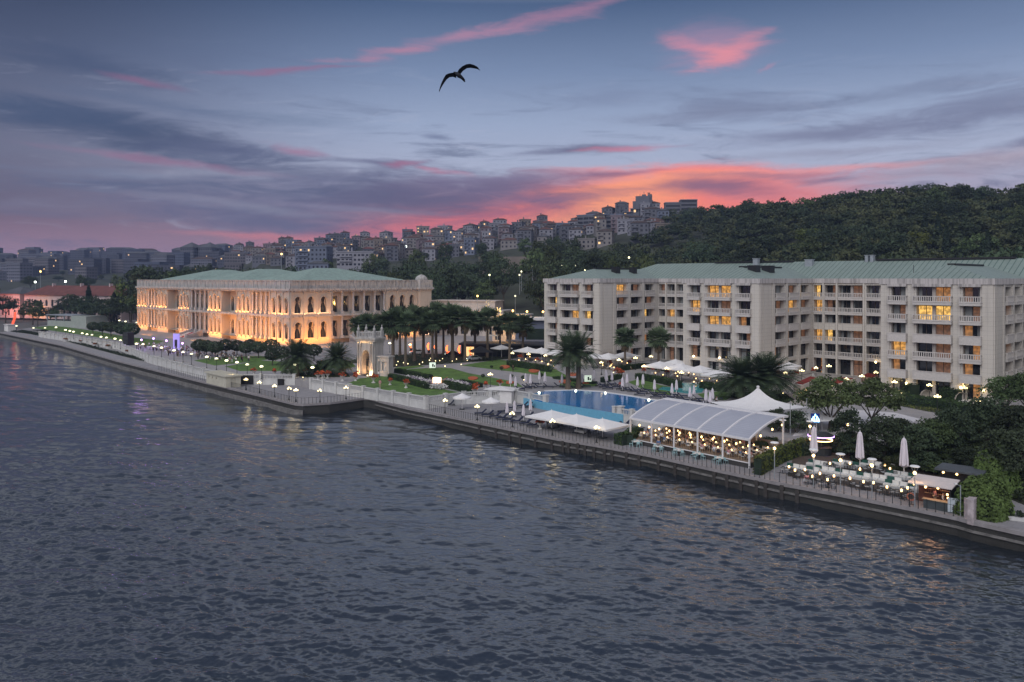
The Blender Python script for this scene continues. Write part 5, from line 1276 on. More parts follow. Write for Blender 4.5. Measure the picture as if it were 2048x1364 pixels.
mcand = mat('table_light', (1,.7,.35), .5, 0, 1., emit=(1.,.60,.24), es=5.)
def parasol_open(half, h, hv, round_=False):
    root = empty('open_parasol'); m = MB(); n = 16 if round_ else 4
    ring_ = [(half*1.414*math.cos(math.pi/4+2*math.pi*i/n), half*1.414*math.sin(math.pi/4+2*math.pi*i/n)) for i in range(n)] if not round_ else [(half*math.cos(2*math.pi*i/n), half*math.sin(2*math.pi*i/n)) for i in range(n)]
    ap = (0,0,h+hv)
    for i in range(n):
        a, b = ring_[i], ring_[(i+1)%n]; K = 4
        for k in range(K):                                              # slight sag towards the rim
            f0, f1 = k/K, (k+1)/K; z = lambda f: h+hv*(1-f)**1.15
            A0, A1 = (a[0]*f0,a[1]*f0,z(f0)), (a[0]*f1,a[1]*f1,z(f1)); B0, B1 = (b[0]*f0,b[1]*f0,z(f0)), (b[0]*f1,b[1]*f1,z(f1))
            m.face([A0,A1,B1,B0] if k else [A0,A1,B1])
        m.face([(a[0],a[1],h-.22),(b[0],b[1],h-.22),(b[0],b[1],h),(a[0],a[1],h)])
    m.build('canopy', mcanv, root); m = MB(); m.cyl((0,0,0),(0,0,h+hv+.12),.05,.045,8); m.build('pole', mcanv, root)
    m = MB()
    for i in range(n if not round_ else 8): a = ring_[i*(1 if not round_ else 2)]; m.beam((0,0,h-.1),(a[0]*.97,a[1]*.97,h-.05),.05)
    m.build('ribs', mgal, root); MB().box(-.45,.45,-.45,.45,0,.12).build('base', mdark, root); return root
bigP = Proto(parasol_open(2.6, 2.5, .95)); lowP = Proto(parasol_open(2.6, 1.75, .8)); medP = Proto(parasol_open(2.0, 2.5, .8)); rndP = Proto(parasol_open(1.6, 2.2, .7, True))
A45 = -.78
def at(P, x, y, z, rz, sc, *lab): X, Y = U(x,y,z); return P.put((X,Y,z), rz, sc, *lab)
for i, (x, y) in enumerate(((1103,857),(1153,866),(1205,876))): at(lowP, x, y, QZ, A45, 1.12, '%s big square white parasol below the pool front wall' % ('left','middle','right')[i], 'parasol', 'big parasols below the pool')
for i, (x, y) in enumerate(((924,819),(982,828))): at(rndP, x, y, QZ, .2*i, 1., '%s small round white parasol under the balustrade' % ('left','right')[i], 'parasol', 'small round parasols')
RP = [(1003,716,0),(1055,722,1),(1083,724,1),(1190,736,0),(1217,737,1),(1250,734,1),(1320,757,1),(1351,750,0),(1361,762,1),(1400,767,1),(1441,776,1),(1577,757,0),(1566,763,0),(1112,728,1)]
rx = sorted(r_[0] for r_ in RP)
for i, (x, y, k) in enumerate(RP): at((medP,bigP)[k], x, y, GZ, A45+.1*(i%3-1), 1.1, 'white square restaurant parasol on the hotel terraces, %s from the left' % nth(1+rx.index(x)), 'parasol', 'open parasols on the hotel terraces')
def parasol_closed(h, r):
    root = empty('closed_parasol'); m = MB(); n = 14; prof = [(.05,h*.36),(r,h*.40),(r*.95,h*.5),(r*.78,h*.7),(r*.6,h*.9),(r*.42,h*.97),(.04,h)]
    for k in range(len(prof)-1):
        for i in range(n):
            g = lambda j, rr, z: (rr*(1+.16*(-1)**j)*math.cos(6.2832*j/n), rr*(1+.16*(-1)**j)*math.sin(6.2832*j/n), z - (.1*(j%3) if z < h*.45 else 0))
            m.face([g(i,*prof[k]), g((i+1)%n,*prof[k]), g((i+1)%n,*prof[k+1]), g(i,*prof[k+1])])
    m.build('folded_canopy', mcanv2, root); m = MB(); m.cyl((0,0,0),(0,0,h+.12),.045,.045,8); m.build('pole', mcanv, root); MB().box(-.35,.35,-.35,.35,0,.1).build('base', mdark, root); return root
clP = Proto(parasol_closed(2.7, .27)); clB = Proto(parasol_closed(4.9, .44))
CPX = [(1021,776),(1031,781),(1051,772),(1061,776),(1079,768),(1090,772),(1124,774),(1164,773),(1188,767),(1213,771),(1224,769),(1245,782),(1254,775),(1212,768),(1275,780),(1286,778),(1309,789),(1344,796),(1353,789),(1380,804),(1388,798),(1412,811),(1420,815),(1425,808)]
cx_ = sorted(c[0] for c in CPX)
for i, (x, y) in enumerate(CPX): at(clP, x, y, GZ, i, R.uniform(.92,1.08), 'slim closed white parasol among loungers behind the pool, %s from the left' % nth(1+cx_.index(x)), 'parasol', 'closed parasols behind the pool')
for i, (x, y) in enumerate(((1029,834),(1014,837),(1061,831),(1047,843))): at(clP, x, y, QZ, i, 1., 'slim closed parasol on the lower sun terrace, %s from left' % nth(1+[1014,1029,1047,1061].index(x)), 'parasol', 'closed parasols on the lower sun terrace')
for i, (x, y) in enumerate(((1628,934),(1720,947),(1808,963))): at(clB, x, y, QZ, i, (1.,1.,1.02), 'tall closed lilac white parasol on the lounge terrace, %s of three' % ('leftmost','middle','rightmost')[i], 'parasol', 'tall closed parasols of the lounge')
def lounger():
    root = empty('sun_lounger'); m = MB(); m.box(-.33,.33,-1.0,.25,.26,.31)
    for x in (-.3,.26):
        for y in (-.95,.9): m.box(x,x+.05,y,y+.05,0,.28)
    m.box(-.33,-.28,.25,.98,.2,.27); m.box(.28,.33,.25,.98,.2,.27); m.build('frame', mdark, root)
    m = MB(); m.box(-.31,.31,-.98,.24,.31,.40); m.build('mattress', mnavy, root)
    m = MB(); a = math.radians(42); p = [(-.31,.25,.33),(.31,.25,.33),(.31,.25+.85*math.cos(a),.33+.85*math.sin(a)),(-.31,.25+.85*math.cos(a),.33+.85*math.sin(a))]; q_ = [(x,y-.06,z+.08) for x,y,z in p]
    m.face(p[::-1]); m.face(q_)
    for i in range(4): m.face([p[i],p[(i+1)%4],q_[(i+1)%4],q_[i]])
    m.beam((-.25,.6,.3),(-.25,.7,.05),.04); m.beam((.25,.6,.3),(.25,.7,.05),.04); m.build('backrest', mnavy, root); return root
loP = Proto(lounger())
LB = [(1039,781),(1053,778),(1060,776),(1068,770),(1078,777),(1096,776),(1117,775),(1135,776),(1156,776),(1171,775),(1200,773),(1208,776),(1222,771),(1228,777),(1237,773),(1243,780),(1253,782),(1265,784),(1271,783),(1284,787),(1292,783),(1303,789),(1319,793),(1323,788),(1338,797),(1345,793),(1356,800),(1364,795),(1372,803),(1388,806),(1396,801),(1405,808),(1434,800),(1215,779),(1279,791),(1311,796),(1332,799)]
lx = sorted(l[0] for l in LB)
for i, (x, y) in enumerate(LB): at(loP, x, y, GZ, A45+3.14-.9+R.uniform(-.15,.15), 1.05, 'dark blue sun lounger on the far side of the pool, %s from the left' % nth(1+lx.index(x)), 'sun lounger', 'sun loungers behind the pool')
LF = [(962,830),(976,833),(991,836),(1005,839.5),(1008,826),(1022,819),(1018,843),(1035,846),(1039,830),(1052,850),(1056,836),(1068,854),(1070,839),(1087,843),(1232,857),(1251,852),(898,812),(1046,815),(1055,816)]
lx = sorted(l[0] for l in LF)
for i, (x, y) in enumerate(LF): at(loP, x, y, QZ, A45+R.uniform(-.25,.1)-.5, 1.1, 'dark blue sun lounger on the lower quayside terrace, %s from the left' % nth(1+lx.index(x)), 'sun lounger', 'sun loungers on the lower quayside terrace')
def chair(seatm, framem, h=.86):
    root = empty('chair'); m = MB()
    for x in (-.21,.17):
        m.box(x,x+.04,-.2,-.16,0,.44); m.box(x,x+.04,.18,.22,0,h); m.box(x,x+.04,-.16,.18,.62,.66) if h < .8 else None
    m.box(-.17,.17,.19,.21,.55,.6); m.box(-.17,.17,.19,.21,h-.1,h); m.build('frame', framem, root)
    MB().box(-.22,.22,-.22,.18,.44,.49).build('seat', seatm, root); MB().box(-.17,.17,.185,.215,.60,h-.1).build('backrest', seatm, root); return root
def table(top, r, h=.74, sq=True, base=None):
    root = empty('table'); m = MB()
    if sq: m.box(-r,r,-r,r,h-.04,h)
    else: m.lathe([(.01,h-.04),(r,h-.04),(r,h),(.01,h)], n=14)
    m.build('table_top', top, root); m = MB(); m.cyl((0,0,.03),(0,0,h-.04),.04,.04,7); m.lathe([(.28,0),(.28,.03),(.05,.05)], n=10); m.build('leg', base or mdark, root); return root
mintC, mintT = Proto(chair(mmint, mmint)), Proto(table(mcush, .5))
woodC, whiteT = Proto(chair(mcush, mwood)), Proto(table(mcush, .45)); darkC, darkT = Proto(chair(mdark, mdark)), Proto(table(mdark, .4))
grC = Proto(chair(mgreyf, mdark, .78))
def setting(cP, tP, X, Y, z, n, rz, dist, where, gname, kind='chair', tname='table'):
    tP.put((X,Y,z), rz, 1., tname+' '+where, 'table', 'tables '+gname)
    for k in range(n):
        a = rz+k*2*math.pi/n; cP.put((X-math.sin(a)*-dist, Y-math.cos(a)*dist, z), -a+math.pi*0+math.pi, R.uniform(.97,1.03), kind+' '+where, 'chair', 'chairs '+gname+' '+where)
# mint chairs along the promenade before the pavilion
for i, (x, y) in enumerate(((1272,893),(1316,903),(1357,911),(1396,918),(1440,927))):
    X, Y = U(x,y,QZ); setting(mintC, mintT, X, Y, QZ, 4, .3+i*.2, .72, 'on the promenade before the pavilion, %s set from left' % nth(i+1), 'on the pavilion promenade', 'pale mint chair at the table', 'white topped table')
for i, (x, y, n) in enumerate(((1116,852,2),(1132,853,2),(1150,857,3),(1163,861,4),(1197,868,2),(1121,860,2),(1178,874,1))):
    X, Y = U(x,y,QZ); setting(darkC, darkT, X, Y, QZ, n, .5*i, .7, 'near the big square parasols, %s set from left' % nth(1+sorted((1116,1132,1150,1163,1197,1121,1178)).index(x)), 'near the big parasols', 'dark metal chair at the table', 'dark cafe table')
X, Y = U(1161,866,QZ); root = empty('white_bench', (X,Y,QZ), A45); m = MB(); m.box(-.9,.9,-.35,.35,.1,.42); m.build('seat', mcush, root); MB().box(-.85,.85,-.3,.3,0,.1).build('plinth', mdark, root); tag(root, 'low white padded bench beside the dark cafe tables', 'bench')
# urns and stands with red flowers
def urn():
    root = empty('flower_urn'); m = MB(); m.lathe([(.3,0),(.3,.1),(.12,.2),(.12,.4),(.4,.75),(.45,.8),(.01,.78)], n=10); m.build('urn', mpotw, root)
    rg = np.random.default_rng(4); p, dv, _c = crown_pts(rg, 260, .5,.5,.28,.95,9,.22); v, f = leaf_quads(rg, p, dv, .17, .8); npmesh('flowers', v, f, [mterrac, mhedge], root, mi=[int(a) for a in rg.random(260) < .2]); return root
urnP = Proto(urn())
UP = [(711,762,GZ),(747,766,GZ),(780,770,GZ),(812,776,GZ),(714,757,GZ),(685,752,GZ),(645,757,GZ),(636,760,GZ),(655,757,GZ),(613,745,GZ),(685,762,GZ),(508,750,GZ),(549,751,GZ),(579,748,GZ),(611,750,GZ),(949,791,GZ),(1000,775,GZ),(953,781,GZ),(972,778,GZ),(1235,752,GZ),(1240,757,GZ),(1287,750,GZ),(1290,745,GZ),(1345,750,GZ),(1335,755,GZ),(1438,765,GZ),(1437,759,GZ),(1305,747,GZ),(1040,723,GZ),(1075,727,GZ),(1220,735,GZ),(1259,733,GZ),(1590,756,GZ),(1626,751,GZ),(1645,747,GZ),(1683,743,GZ),(1095,852,QZ),(1111,850,QZ),(1080,858,QZ),(1500,778,GZ),(1468,781,GZ)]
ux_ = sorted(u_[0] for u_ in UP)
for i, (x, y, z) in enumerate(UP): at(urnP, x, y, z, i, R.uniform(1.1,1.5), 'stone urn of bright red flowers in the garden, %s counted from the left' % nth(1+ux_.index(x)), 'flower urn', 'urns of red flowers in the garden')
# restaurant terraces: tables under the white parasols
def fill(n, px, z, cP, tP, where, gname, ck, tk, nch=3, sep=1.9):
    pts = []; poly = [U(x,y,z) for x,y in px]; xs = [p[0] for p in poly]; ys = [p[1] for p in poly]
    def inside(x, y):
        r_ = False
        for (x0,y0),(x1,y1) in zip(poly, poly[1:]+poly[:1]):
            if (y0 > y) != (y1 > y) and x < (x1-x0)*(y-y0)/(y1-y0)+x0: r_ = not r_
        return r_
    for _ in range(900):
        if len(pts) >= n: break
        x, y = R.uniform(min(xs),max(xs)), R.uniform(min(ys),max(ys))
        if inside(x,y) and all((x-a)**2+(y-b)**2 > sep*sep for a, b in pts): pts.append((x,y))
    pts.sort(key=lambda p: p[0]/p[1])
    for i, (x, y) in enumerate(pts): setting(cP, tP, x, y, z, nch, R.uniform(0,6), .68, '%s, %s table from left' % (where, nth(i+1)), gname, ck, tk)
    return pts
fillA = fill(12, [(1018,717),(1105,722),(1108,740),(1020,728)], GZ, woodC, whiteT, 'on the left hotel terrace', 'on the left hotel terrace', 'pale chair', 'small white dining table')
fillB = fill(10, [(1195,730),(1290,728),(1300,740),(1210,744)], GZ, woodC, whiteT, 'under the fan palms terrace', 'by the fan palms', 'pale chair', 'small white dining table')
fillC = fill(14, [(1305,752),(1360,748),(1450,770),(1440,780),(1370,772)], GZ, woodC, whiteT, 'on the middle restaurant terrace', 'on the middle restaurant terrace', 'pale chair', 'small white dining table')
canP = Proto(MB().lathe([(.02,0),(.09,.01),(.09,.2),(.02,.24)], n=7).build('table_light', mcand))
allc = [(x,y,GZ+.74,'on the restaurant terraces of the hotel') for x, y in fillA+fillB+fillC]
for i, (x, y, z, w) in enumerate(allc): canP.put((x,y,z), 0, 1., 'small glowing table light %s, %s' % (w, nth(i+1)), 'table light', 'table lights on the restaurant terraces')
# ---------------------------------------------------------------- the dining pavilion
PV = (16.7,112.3); PVA = math.atan2(-15.,12.3); PL, PD = 19.4, 7.4
pav = empty('dining_pavilion', (*PV, QZ), PVA); tag(pav, 'long white dining pavilion with a curved translucent roof on slim posts', 'pavilion')
mdeck = mat('deck_boards', (.17,.13,.10), .75, .25, 2., stretch=(1,8,1)); malu = mat('white_aluminium', (.66,.65,.66), .45, .05, 2.); mpoly = mat('translucent_roof', (.40,.42,.48), .45, .06, 1.5)
q, b, tc = nodes_of(mpoly); sx = q.n('ShaderNodeSeparateXYZ'); q.put(sx.inputs[0], tc); fr = q.m('FRACT', q.m('DIVIDE', sx.outputs[1], .42)); q.put(b.inputs['Base Color'], q.mix(q.m('LESS_THAN', fr, .10), q.mix(q.noise(tc, .5, 4), (.31,.325,.385,1), (.41,.425,.48,1)), (.26,.27,.32,1)))
m = MB(); m.box(0,PL,0,PD,.0,.62); m.build('plinth', mat('dark_plinth', (.05,.047,.045), .8, .3, 1.), pav); m = MB(); m.box(-.06,PL+.06,-.08,PD,.62,.70); m.build('deck', mdeck, pav)
m = MB(); m.box(-.06,PL+.06,-.12,-.08,.60,.73); m.build('deck_edge', malu, pav)
def arc(f): return (f*PD, 3.45+1.95*math.sin(f*math.pi/2*.98)**.9)
for i in range(6):
    x = PL*i/5; m = MB(); m.box(x-.09,x+.09,-.09,.09,(.0 if i in (0,5) else .7),3.5); m.build('post', malu, pav); m = MB(); m.box(x-.09,x+.09,PD-.09,PD+.09,.7,5.36); m.build('post', malu, pav)
    m = MB()
    for k in range(14):
        (y0,z0),(y1,z1) = arc(k/14), arc((k+1)/14); m.beam((x,y0,z0+.1),(x,y1,z1+.1),.22,.2)
    m.build('rafter', malu, pav)
    if i < 5:
        m = MB()
        for k in range(14): (y0,z0),(y1,z1) = arc(k/14), arc((k+1)/14); m.face([(x+.11,y0,z0+.06),(x+PL/5-.11,y0,z0+.06),(x+PL/5-.11,y1,z1+.06),(x+.11,y1,z1+.06)])
        m.build('roof_panel', mpoly, pav, True)
m = MB(); m.box(-.1,PL+.1,-.14,.06,3.36,3.62); m.build('eaves_beam', malu, pav); m = MB(); m.box(-.2,PL+.2,PD-.15,PD+.9,5.36,5.62); m.build('ridge_beam', malu, pav)
m = MB(); m.box(.2,PL-.2,PD+.0,PD+.05,.7,2.2); m.build('rear_screen', mat('rear_screen', (.20,.16,.14), .8, .4, 1.2), pav)
ca, sa = math.cos(PVA), math.sin(PVA)
def PVW(x, y): return (PV[0]+ca*x-sa*y, PV[1]+sa*x+ca*y)
pen = empty('pendant_lamp'); MB().cyl((0,0,.16),(0,0,1.4),.012,.012,5).build('cord', mdark, pen); MB().ball((0,0,0),.12,8,1.3).build('globe', mcand, pen, True); glow(pen, -.3, 7, (1.,.62,.3)); penP = Proto(pen)
pp = [(x,y) for y in (1.0,3.6,6.2) for x in np.linspace(.8,PL-.8,11)]
for i, (x, y) in enumerate(pp): f_ = arc(y/PD)[1]; penP.put((*PVW(x+(.6 if y == 3.6 else 0)*0,y), QZ+f_-1.42), 0, 1., 'warm pendant lamp under the pavilion roof, %s row, %s from left' % (('front','middle','rear')[[1.0,3.6,6.2].index(y)], nth(i%11+1)), 'pendant lamp', 'pendant lamps under the pavilion roof')
PT = [(x,y) for y in (1.3,3.7,6.1) for x in np.linspace(1.4,PL-1.4,9)]
for i, (x, y) in enumerate(PT):
    X, Y = PVW(x,y); setting(woodC, whiteT, X, Y, QZ+.70, 4, PVA+.1*(i%3), .66, 'in the pavilion %s row, %s from left' % (('front','middle','rear')[i//9], nth(i%9+1)), 'under the pavilion', 'pale wooden dining chair', 'white clothed table')
    canP.put((X,Y,QZ+.70+.74), 0, .8, 'small table light in the pavilion %s row, %s from left' % (('front','middle','rear')[i//9], nth(i%9+1)), 'table light', 'table lights in the pavilion')
# ---------------------------------------------------------------- peaked tents
def tent(loc, rz, sx_, sy_, zp, ze, label, peaks=((0,0),)):
    root = empty('peaked_tent', loc, rz); tag(root, label, 'tent'); m = MB(); n, K = 32, 12; g = []
    for k in range(K+1):
        f = k/K; row = []
        for i in range(n):
            a = 2*math.pi*i/n; c, s = math.cos(a), math.sin(a); sq = 1/max(abs(c),abs(s)); sq = sq**.8*(1-.07*abs(math.sin(2*a+math.pi/2))*1)
            row.append((c*sq*f*sx_, s*sq*f*sy_, ze+(zp-ze)*(math.exp(-3.0*f)-math.exp(-3.0))/(1-math.exp(-3.0)) + .35*f*f*(sq-1)))
        g.append(row)
    for k in range(K):
        for i in range(n): m.face([g[k][i],g[k+1][i],g[k+1][(i+1)%n],g[k][(i+1)%n]])
    m.build('canopy', mcanv, root, True); m = MB(); m.cyl((0,0,0),(0,0,zp+.15),.09,.08,8); m.lathe([(.22,zp-.1),(.24,zp+.15),(.02,zp+.25)], n=8); m.build('mast', malu, root)
    for a in range(4): x, y = (1,1,-1,-1)[a], (1,-1,-1,1)[a]; m = MB(); m.cyl((x*sx_*1.05,y*sy_*1.05,0),(x*sx_*1.05,y*sy_*1.05,ze+.2),.06,.05,7); m.build('pole', malu, root)
tent((38.3,124,GZ), .35, 6.0, 5.2, 5.0, 2.2, 'white peaked tensile tent rising behind the pavilion roof')
tent((44.5,116.5,GZ), .5, 4.2, 3.6, 2.9, 1.7, 'lower white tent sail right of the peaked tent')
m = MB(); m.prism([U(x,y,2.6) for x,y in ((1585,880),(1690,862),(1790,868),(1840,845),(1790,832),(1700,825),(1600,862))], QZ-.05, GZ+.06); o = m.build('white_terrace', mat('white_paving', (.56,.55,.57), .75, .08, .6)); tag(o, kind='structure')
for i, (x, yb, yt) in enumerate(((1580.5,877,802),(1613.5,876,797),(1644,872,810),(1676.5,866,802))):
    X, Y = U(x,yb,2.6); zt = H+(HZ-yt)*Y/F; root = empty('flagpole', (X,Y,2.5)); m = MB(); m.cyl((0,0,0),(0,0,zt-2.6),.07,.045,8); m.ball((0,0,zt-2.55),.08,6); m.build('pole', mgal, root); MB().box(-.2,.2,-.2,.2,0,.12).build('base', mdark, root)
    tag(root, 'bare grey flagpole beside the neon sign, %s of four from left' % ONE[i+1], 'flagpole', 'flagpoles by the neon sign')
# blue and white neon sign: three pointed loops on a dark board
mneon = mat('blue_white_neon', (.6,.9,1.), .4, 0, 1., emit=(.30,.72,1.0), es=5.); mneon2 = mat('deep_blue_board', (.0,.02,.14), .5, .1, 1., emit=(.0,.06,.8), es=.06)
X, Y = U(1629,879,2.6); root = empty('neon_sign', (X,Y-.3,2.6), 0); root.scale = (.62,.62,.62); root.location.z = 3.6; tag(root, 'glowing blue and white neon sign of three pointed arches on a dark board', 'sign')
m = MB(); m.box(-.98,.98,.05,.13,2.2,4.3); m.build('board', mneon2, root); m = MB(); m.cyl((-.7,.1,-1.7),(-.7,.1,2.1),.06); m.cyl((.7,.1,-1.7),(.7,.1,2.1),.06); m.build('legs', mdark, root)
m = MB()
for cx, w, z0, z1 in ((0,.34,2.45,4.2),(-.42,.28,2.4,3.7),(.42,.28,2.4,3.75),(-.72,.16,2.4,3.2),(.72,.16,2.4,3.2)):
    pts = [(cx-w,0,z0),(cx-w*.85,0,z0+(z1-z0)*.5),(cx,0,z1),(cx+w*.85,0,z0+(z1-z0)*.5),(cx+w,0,z0)]
    for a, c in zip(pts, pts[1:]): m.cyl(a, c, .055, .055, 6)
m.cyl((-.85,0,2.55),(.85,0,2.55),.05,.05,6); m.build('neon_tubes', mneon, root)
for (x, y, t_) in ((865,740,'illuminated pale sign by the path between garden lawns'),(1176,768,'illuminated pale sign by the pool palms')):
    root = empty('light_sign', (*U(x,y,GZ),GZ), .2); m = MB(); m.box(-.75,.75,-.05,.05,.5,1.8); m.build('panel', mat('sign_face', (.8,.9,.8), .5, .3, 2.5, emit=(.8,1.,.75), es=.5), root); m = MB(); m.box(-.1,.25,-.09,-.055,.8,1.5); m.box(.35,.6,-.09,-.055,.75,1.2); m.build('dark_mark', miron, root); m = MB(); m.box(-.7,-.62,-.04,.04,0,.5); m.box(.62,.7,-.04,.04,0,.5); m.build('legs', miron, root); tag(root, t_, 'sign')
# ---------------------------------------------------------------- lounge terrace and bar kiosk
m = MB(); m.prism([U(x,y,QZ) for x,y in ((1590,905),(1640,896),(1700,903),(1850,935),(1930,970),(1925,1018),(1850,1004),(1690,972),(1575,952))], QZ-.01, QZ+.03); tag(m.build('lounge_deck', mat('lounge_deck_boards', (.085,.066,.052), .75, .3, 2.)), 'brown boarded deck of the lounge terrace', kind='structure')
def sofa(n):
    root = empty('lounge_sofa'); L = n*.8; m = MB(); m.box(-L/2,L/2,-.42,.42,.05,.34); m.build('base', mgreyf, root)
    for i in range(n): m = MB(); m.box(-L/2+.8*i+.03,-L/2+.8*i+.77,-.4,.3,.34,.48); m.build('seat_cushion', mcush, root); m = MB(); m.box(-L/2+.8*i+.05,-L/2+.8*i+.75,.2,.36,.48,.84); m.build('back_cushion', mcush if i % 3 else mpill, root)
    m = MB(); m.box(-L/2,L/2,.36,.46,.05,.78); m.build('backrest', mgreyf, root); return root
so5, so4 = Proto(sofa(5)), Proto(sofa(4)); SA = math.atan2(-.68,.73)
SF = [(1704,957,5),(1765,966,5),(1806,980,5),(1604,945,5),(1662,950,5),(1755,938,5),(1640,936,4),(1800,958,4),(1690,935,4)]
sx_ = sorted(s_[0] for s_ in SF)
for x, y, n in SF: at(so5 if n == 5 else so4, x, y, QZ, SA, 1., 'grey lounge sofa with white and green cushions, %s from the left' % nth(1+sx_.index(x)), 'sofa', 'lounge sofas on the terrace')
LT = [(1700,972),(1727,979),(1747,981),(1774,990),(1803,997),(1610,954),(1640,962),(1668,967),(1590,955),(1720,953),(1742,944),(1780,952),(1815,992),(1578,948),(1832,968),(1660,941),(1700,941),(1770,945),(1625,968),(1655,975)]
lt = sorted(l[0] for l in LT)
for i, (x, y) in enumerate(LT):
    X, Y = U(x,y,QZ+.03); setting(grC, darkT, X, Y, QZ+.03, 2+i%2, i*.8, .75, 'on the lounge terrace, %s from the left' % nth(1+lt.index(x)), 'on the lounge terrace', 'grey cushioned chair at the table', 'low dark table')
    canP.put((X,Y,QZ+.77), 0, 1.15, 'glowing table lantern on the lounge terrace, %s from the left' % nth(1+lt.index(x)), 'table light', 'table lanterns on the lounge terrace')
mhall = mat('bar_back', (.10,.045,.032), .8, .5, 1.2)
KB = U(1899,1027,QZ); root = empty('bar_kiosk', (*KB,QZ), math.atan2(-.66,.75), .92); tag(root, 'small open bar kiosk with pale flat roof, dark side wall and warm lights', 'kiosk')
m = MB(); m.face([(-4.1,-.3,2.75),(.3,-.3,2.75),(.3,3.4,3.0),(-4.1,3.4,3.0)]); m.face([(-4.1,-.3,2.63),(-4.1,3.4,2.88),(.3,3.4,2.88),(.3,-.3,2.63)]); m.face([(-4.1,-.3,2.63),(.3,-.3,2.63),(.3,-.3,2.75),(-4.1,-.3,2.75)]); m.face([(.3,-.3,2.63),(.3,3.4,2.88),(.3,3.4,3.0),(.3,-.3,2.75)]); m.face([(-4.1,3.4,2.88),(-4.1,-.3,2.63),(-4.1,-.3,2.75),(-4.1,3.4,3.0)]); m.build('roof', mat('pale_awning', (.58,.52,.50), .8, .08, 2.), root)
m = MB(); m.box(.0,.12,0,3.3,0,2.62); m.build('side_wall', mpanel, root); m = MB(); m.box(-3.9,-.01,3.2,3.3,0,2.6); m.build('rear_wall', mhall, root)
for z in (1.1,1.6,2.1): m = MB(); m.box(-3.2,-.1,2.95,3.18,z,z+.05); m.build('shelf', mwood, root); m = MB(); [m.cyl((-3.1+.2*i,3.06,z+.05),(-3.1+.2*i,3.06,z+.3),.035,.02,5) for i in range(15)]; o = m.build('bottles', mglass, root); o['kind'] = 'stuff'
m = MB(); m.box(-2.6,-.05,.1,.7,0,1.05); m.build('counter', mat('counter_front', (.05,.06,.065), .6, .2, 2.), root); m = MB(); m.box(-2.75,-.02,.0,.8,1.05,1.12); m.build('counter_top', mwood, root)
for x in (-4.0,): m = MB(); m.cyl((x,0,0),(x,0,2.65),.04); m.cyl((x,3.2,0),(x,3.2,2.85),.04); m.build('posts', mdark, root)
kb = MB().ball((0,0,0),.12,7)
for x, y, z in ((-3.6,.4,2.45),(-2.4,.3,2.45),(-1.2,.3,2.45),(-.3,.4,1.9),(-.25,.5,1.5),(-2.9,2.2,1.9),(-1.0,2.6,2.4)): kb.build('hanging_bulb', mcand, root).location = (x,y,z)
o = bpy.data.lights.new('bar_lamp','POINT'); o.energy = 45; o.color = (1,.5,.28); o.shadow_soft_size = .4; lo_ = bpy.data.objects.new('bar_lamp', o); COL.objects.link(lo_); lo_.parent = root; lo_.location = (-1.8,1.6,2.3)
KS = U(1925,1002,QZ); root = empty('dark_shed', (KS[0]+.8,KS[1]+1.4,QZ), math.atan2(-.66,.75)); tag(root, 'dark roofed shed behind the bar kiosk with orange lights under its eave', 'shed'); m = MB(); m.box(-2.2,1.6,.3,2.6,0,2.6); m.build('wall', mpanel, root); m = MB(); m.box(-2.6,1.9,-.5,2.9,2.6,2.8); m.build('roof', mat('slate_roof', (.07,.08,.09), .7, .2, 2.), root)
for x in (-1.8,-.5): kb.build('hanging_bulb', mcand, root).location = (x,-.2,2.4)
root = empty('whiteboard', (*U(1908,1028,QZ),QZ), -.5); m = MB(); m.box(-.55,.55,-.04,.04,.15,1.55); m.build('panel', mat('pale_board', (.42,.47,.52), .6, .15, 2.), root); m = MB(); m.box(-.5,-.42,.04,.5,0,.15); m.box(.42,.5,.04,.5,0,.15); m.box(-.55,.55,.04,.08,0,.2); m.build('feet', mdark, root); tag(root, 'pale grey board leaning outside the dark side wall of the kiosk', 'board')
root = empty('security_lamp_post', (*U(1921,1034,QZ),QZ), 0); m = MB(); m.cyl((0,0,0),(0,0,3.1),.05); m.cyl((0,0,3.0),(-.5,-.1,3.25),.03); m.build('post', mgal, root); MB().box(-.65,-.4,-.18,.0,3.2,3.32).build('lamp_head', mhb, root); tag(root, 'thin grey lamp post at the end of the railing by the kiosk', 'lamp')
root = empty('rough_wall'); m = MB(); a = U(1935,1042,QZ); b2 = U(1947,1045,QZ); c = U(1975,1020,QZ); d2 = U(2000,990,QZ)
m.prism([a,b2,c,d2,(d2[0]+.6,d2[1]+.5),(c[0]+.1,c[1]+.9),(b2[0]-.1,b2[1]+.9),(a[0],a[1]+.6)], QZ-.3, QZ+2.1); m.build('wall', mat('pink_render', (.42,.37,.38), .9, .35, 1.4, bump=.05), root); tag(root, 'rough pinkish wall at the end of the quay under the ivy', 'wall')
root = empty('planted_trough', (*U(2022,1038,QZ),QZ), -.5); m = MB(); m.box(-1.2,1.2,-.5,.5,0,.35); m.build('trough', mpl, root); rg = np.random.default_rng(3); p, dv, _c = crown_pts(rg, 500, 1.1,.5,.3,.5,14,.3); v, f = leaf_quads(rg, p, dv, .2); npmesh('foliage', v, f, mleaf2, root); tag(root, 'low planted trough on the side path at the right edge', 'planter')
root = empty('lifebuoy_stand', (*U(1822,1010,QZ),QZ), -.7); m = MB(); 
for i in range(16):
    a0, a1 = 6.2832*i/16, 6.2832*(i+1)/16; m.cyl((.36*math.cos(a0),0,.85+.36*math.sin(a0)),(.36*math.cos(a1),0,.85+.36*math.sin(a1)),.07,.07,6,False)
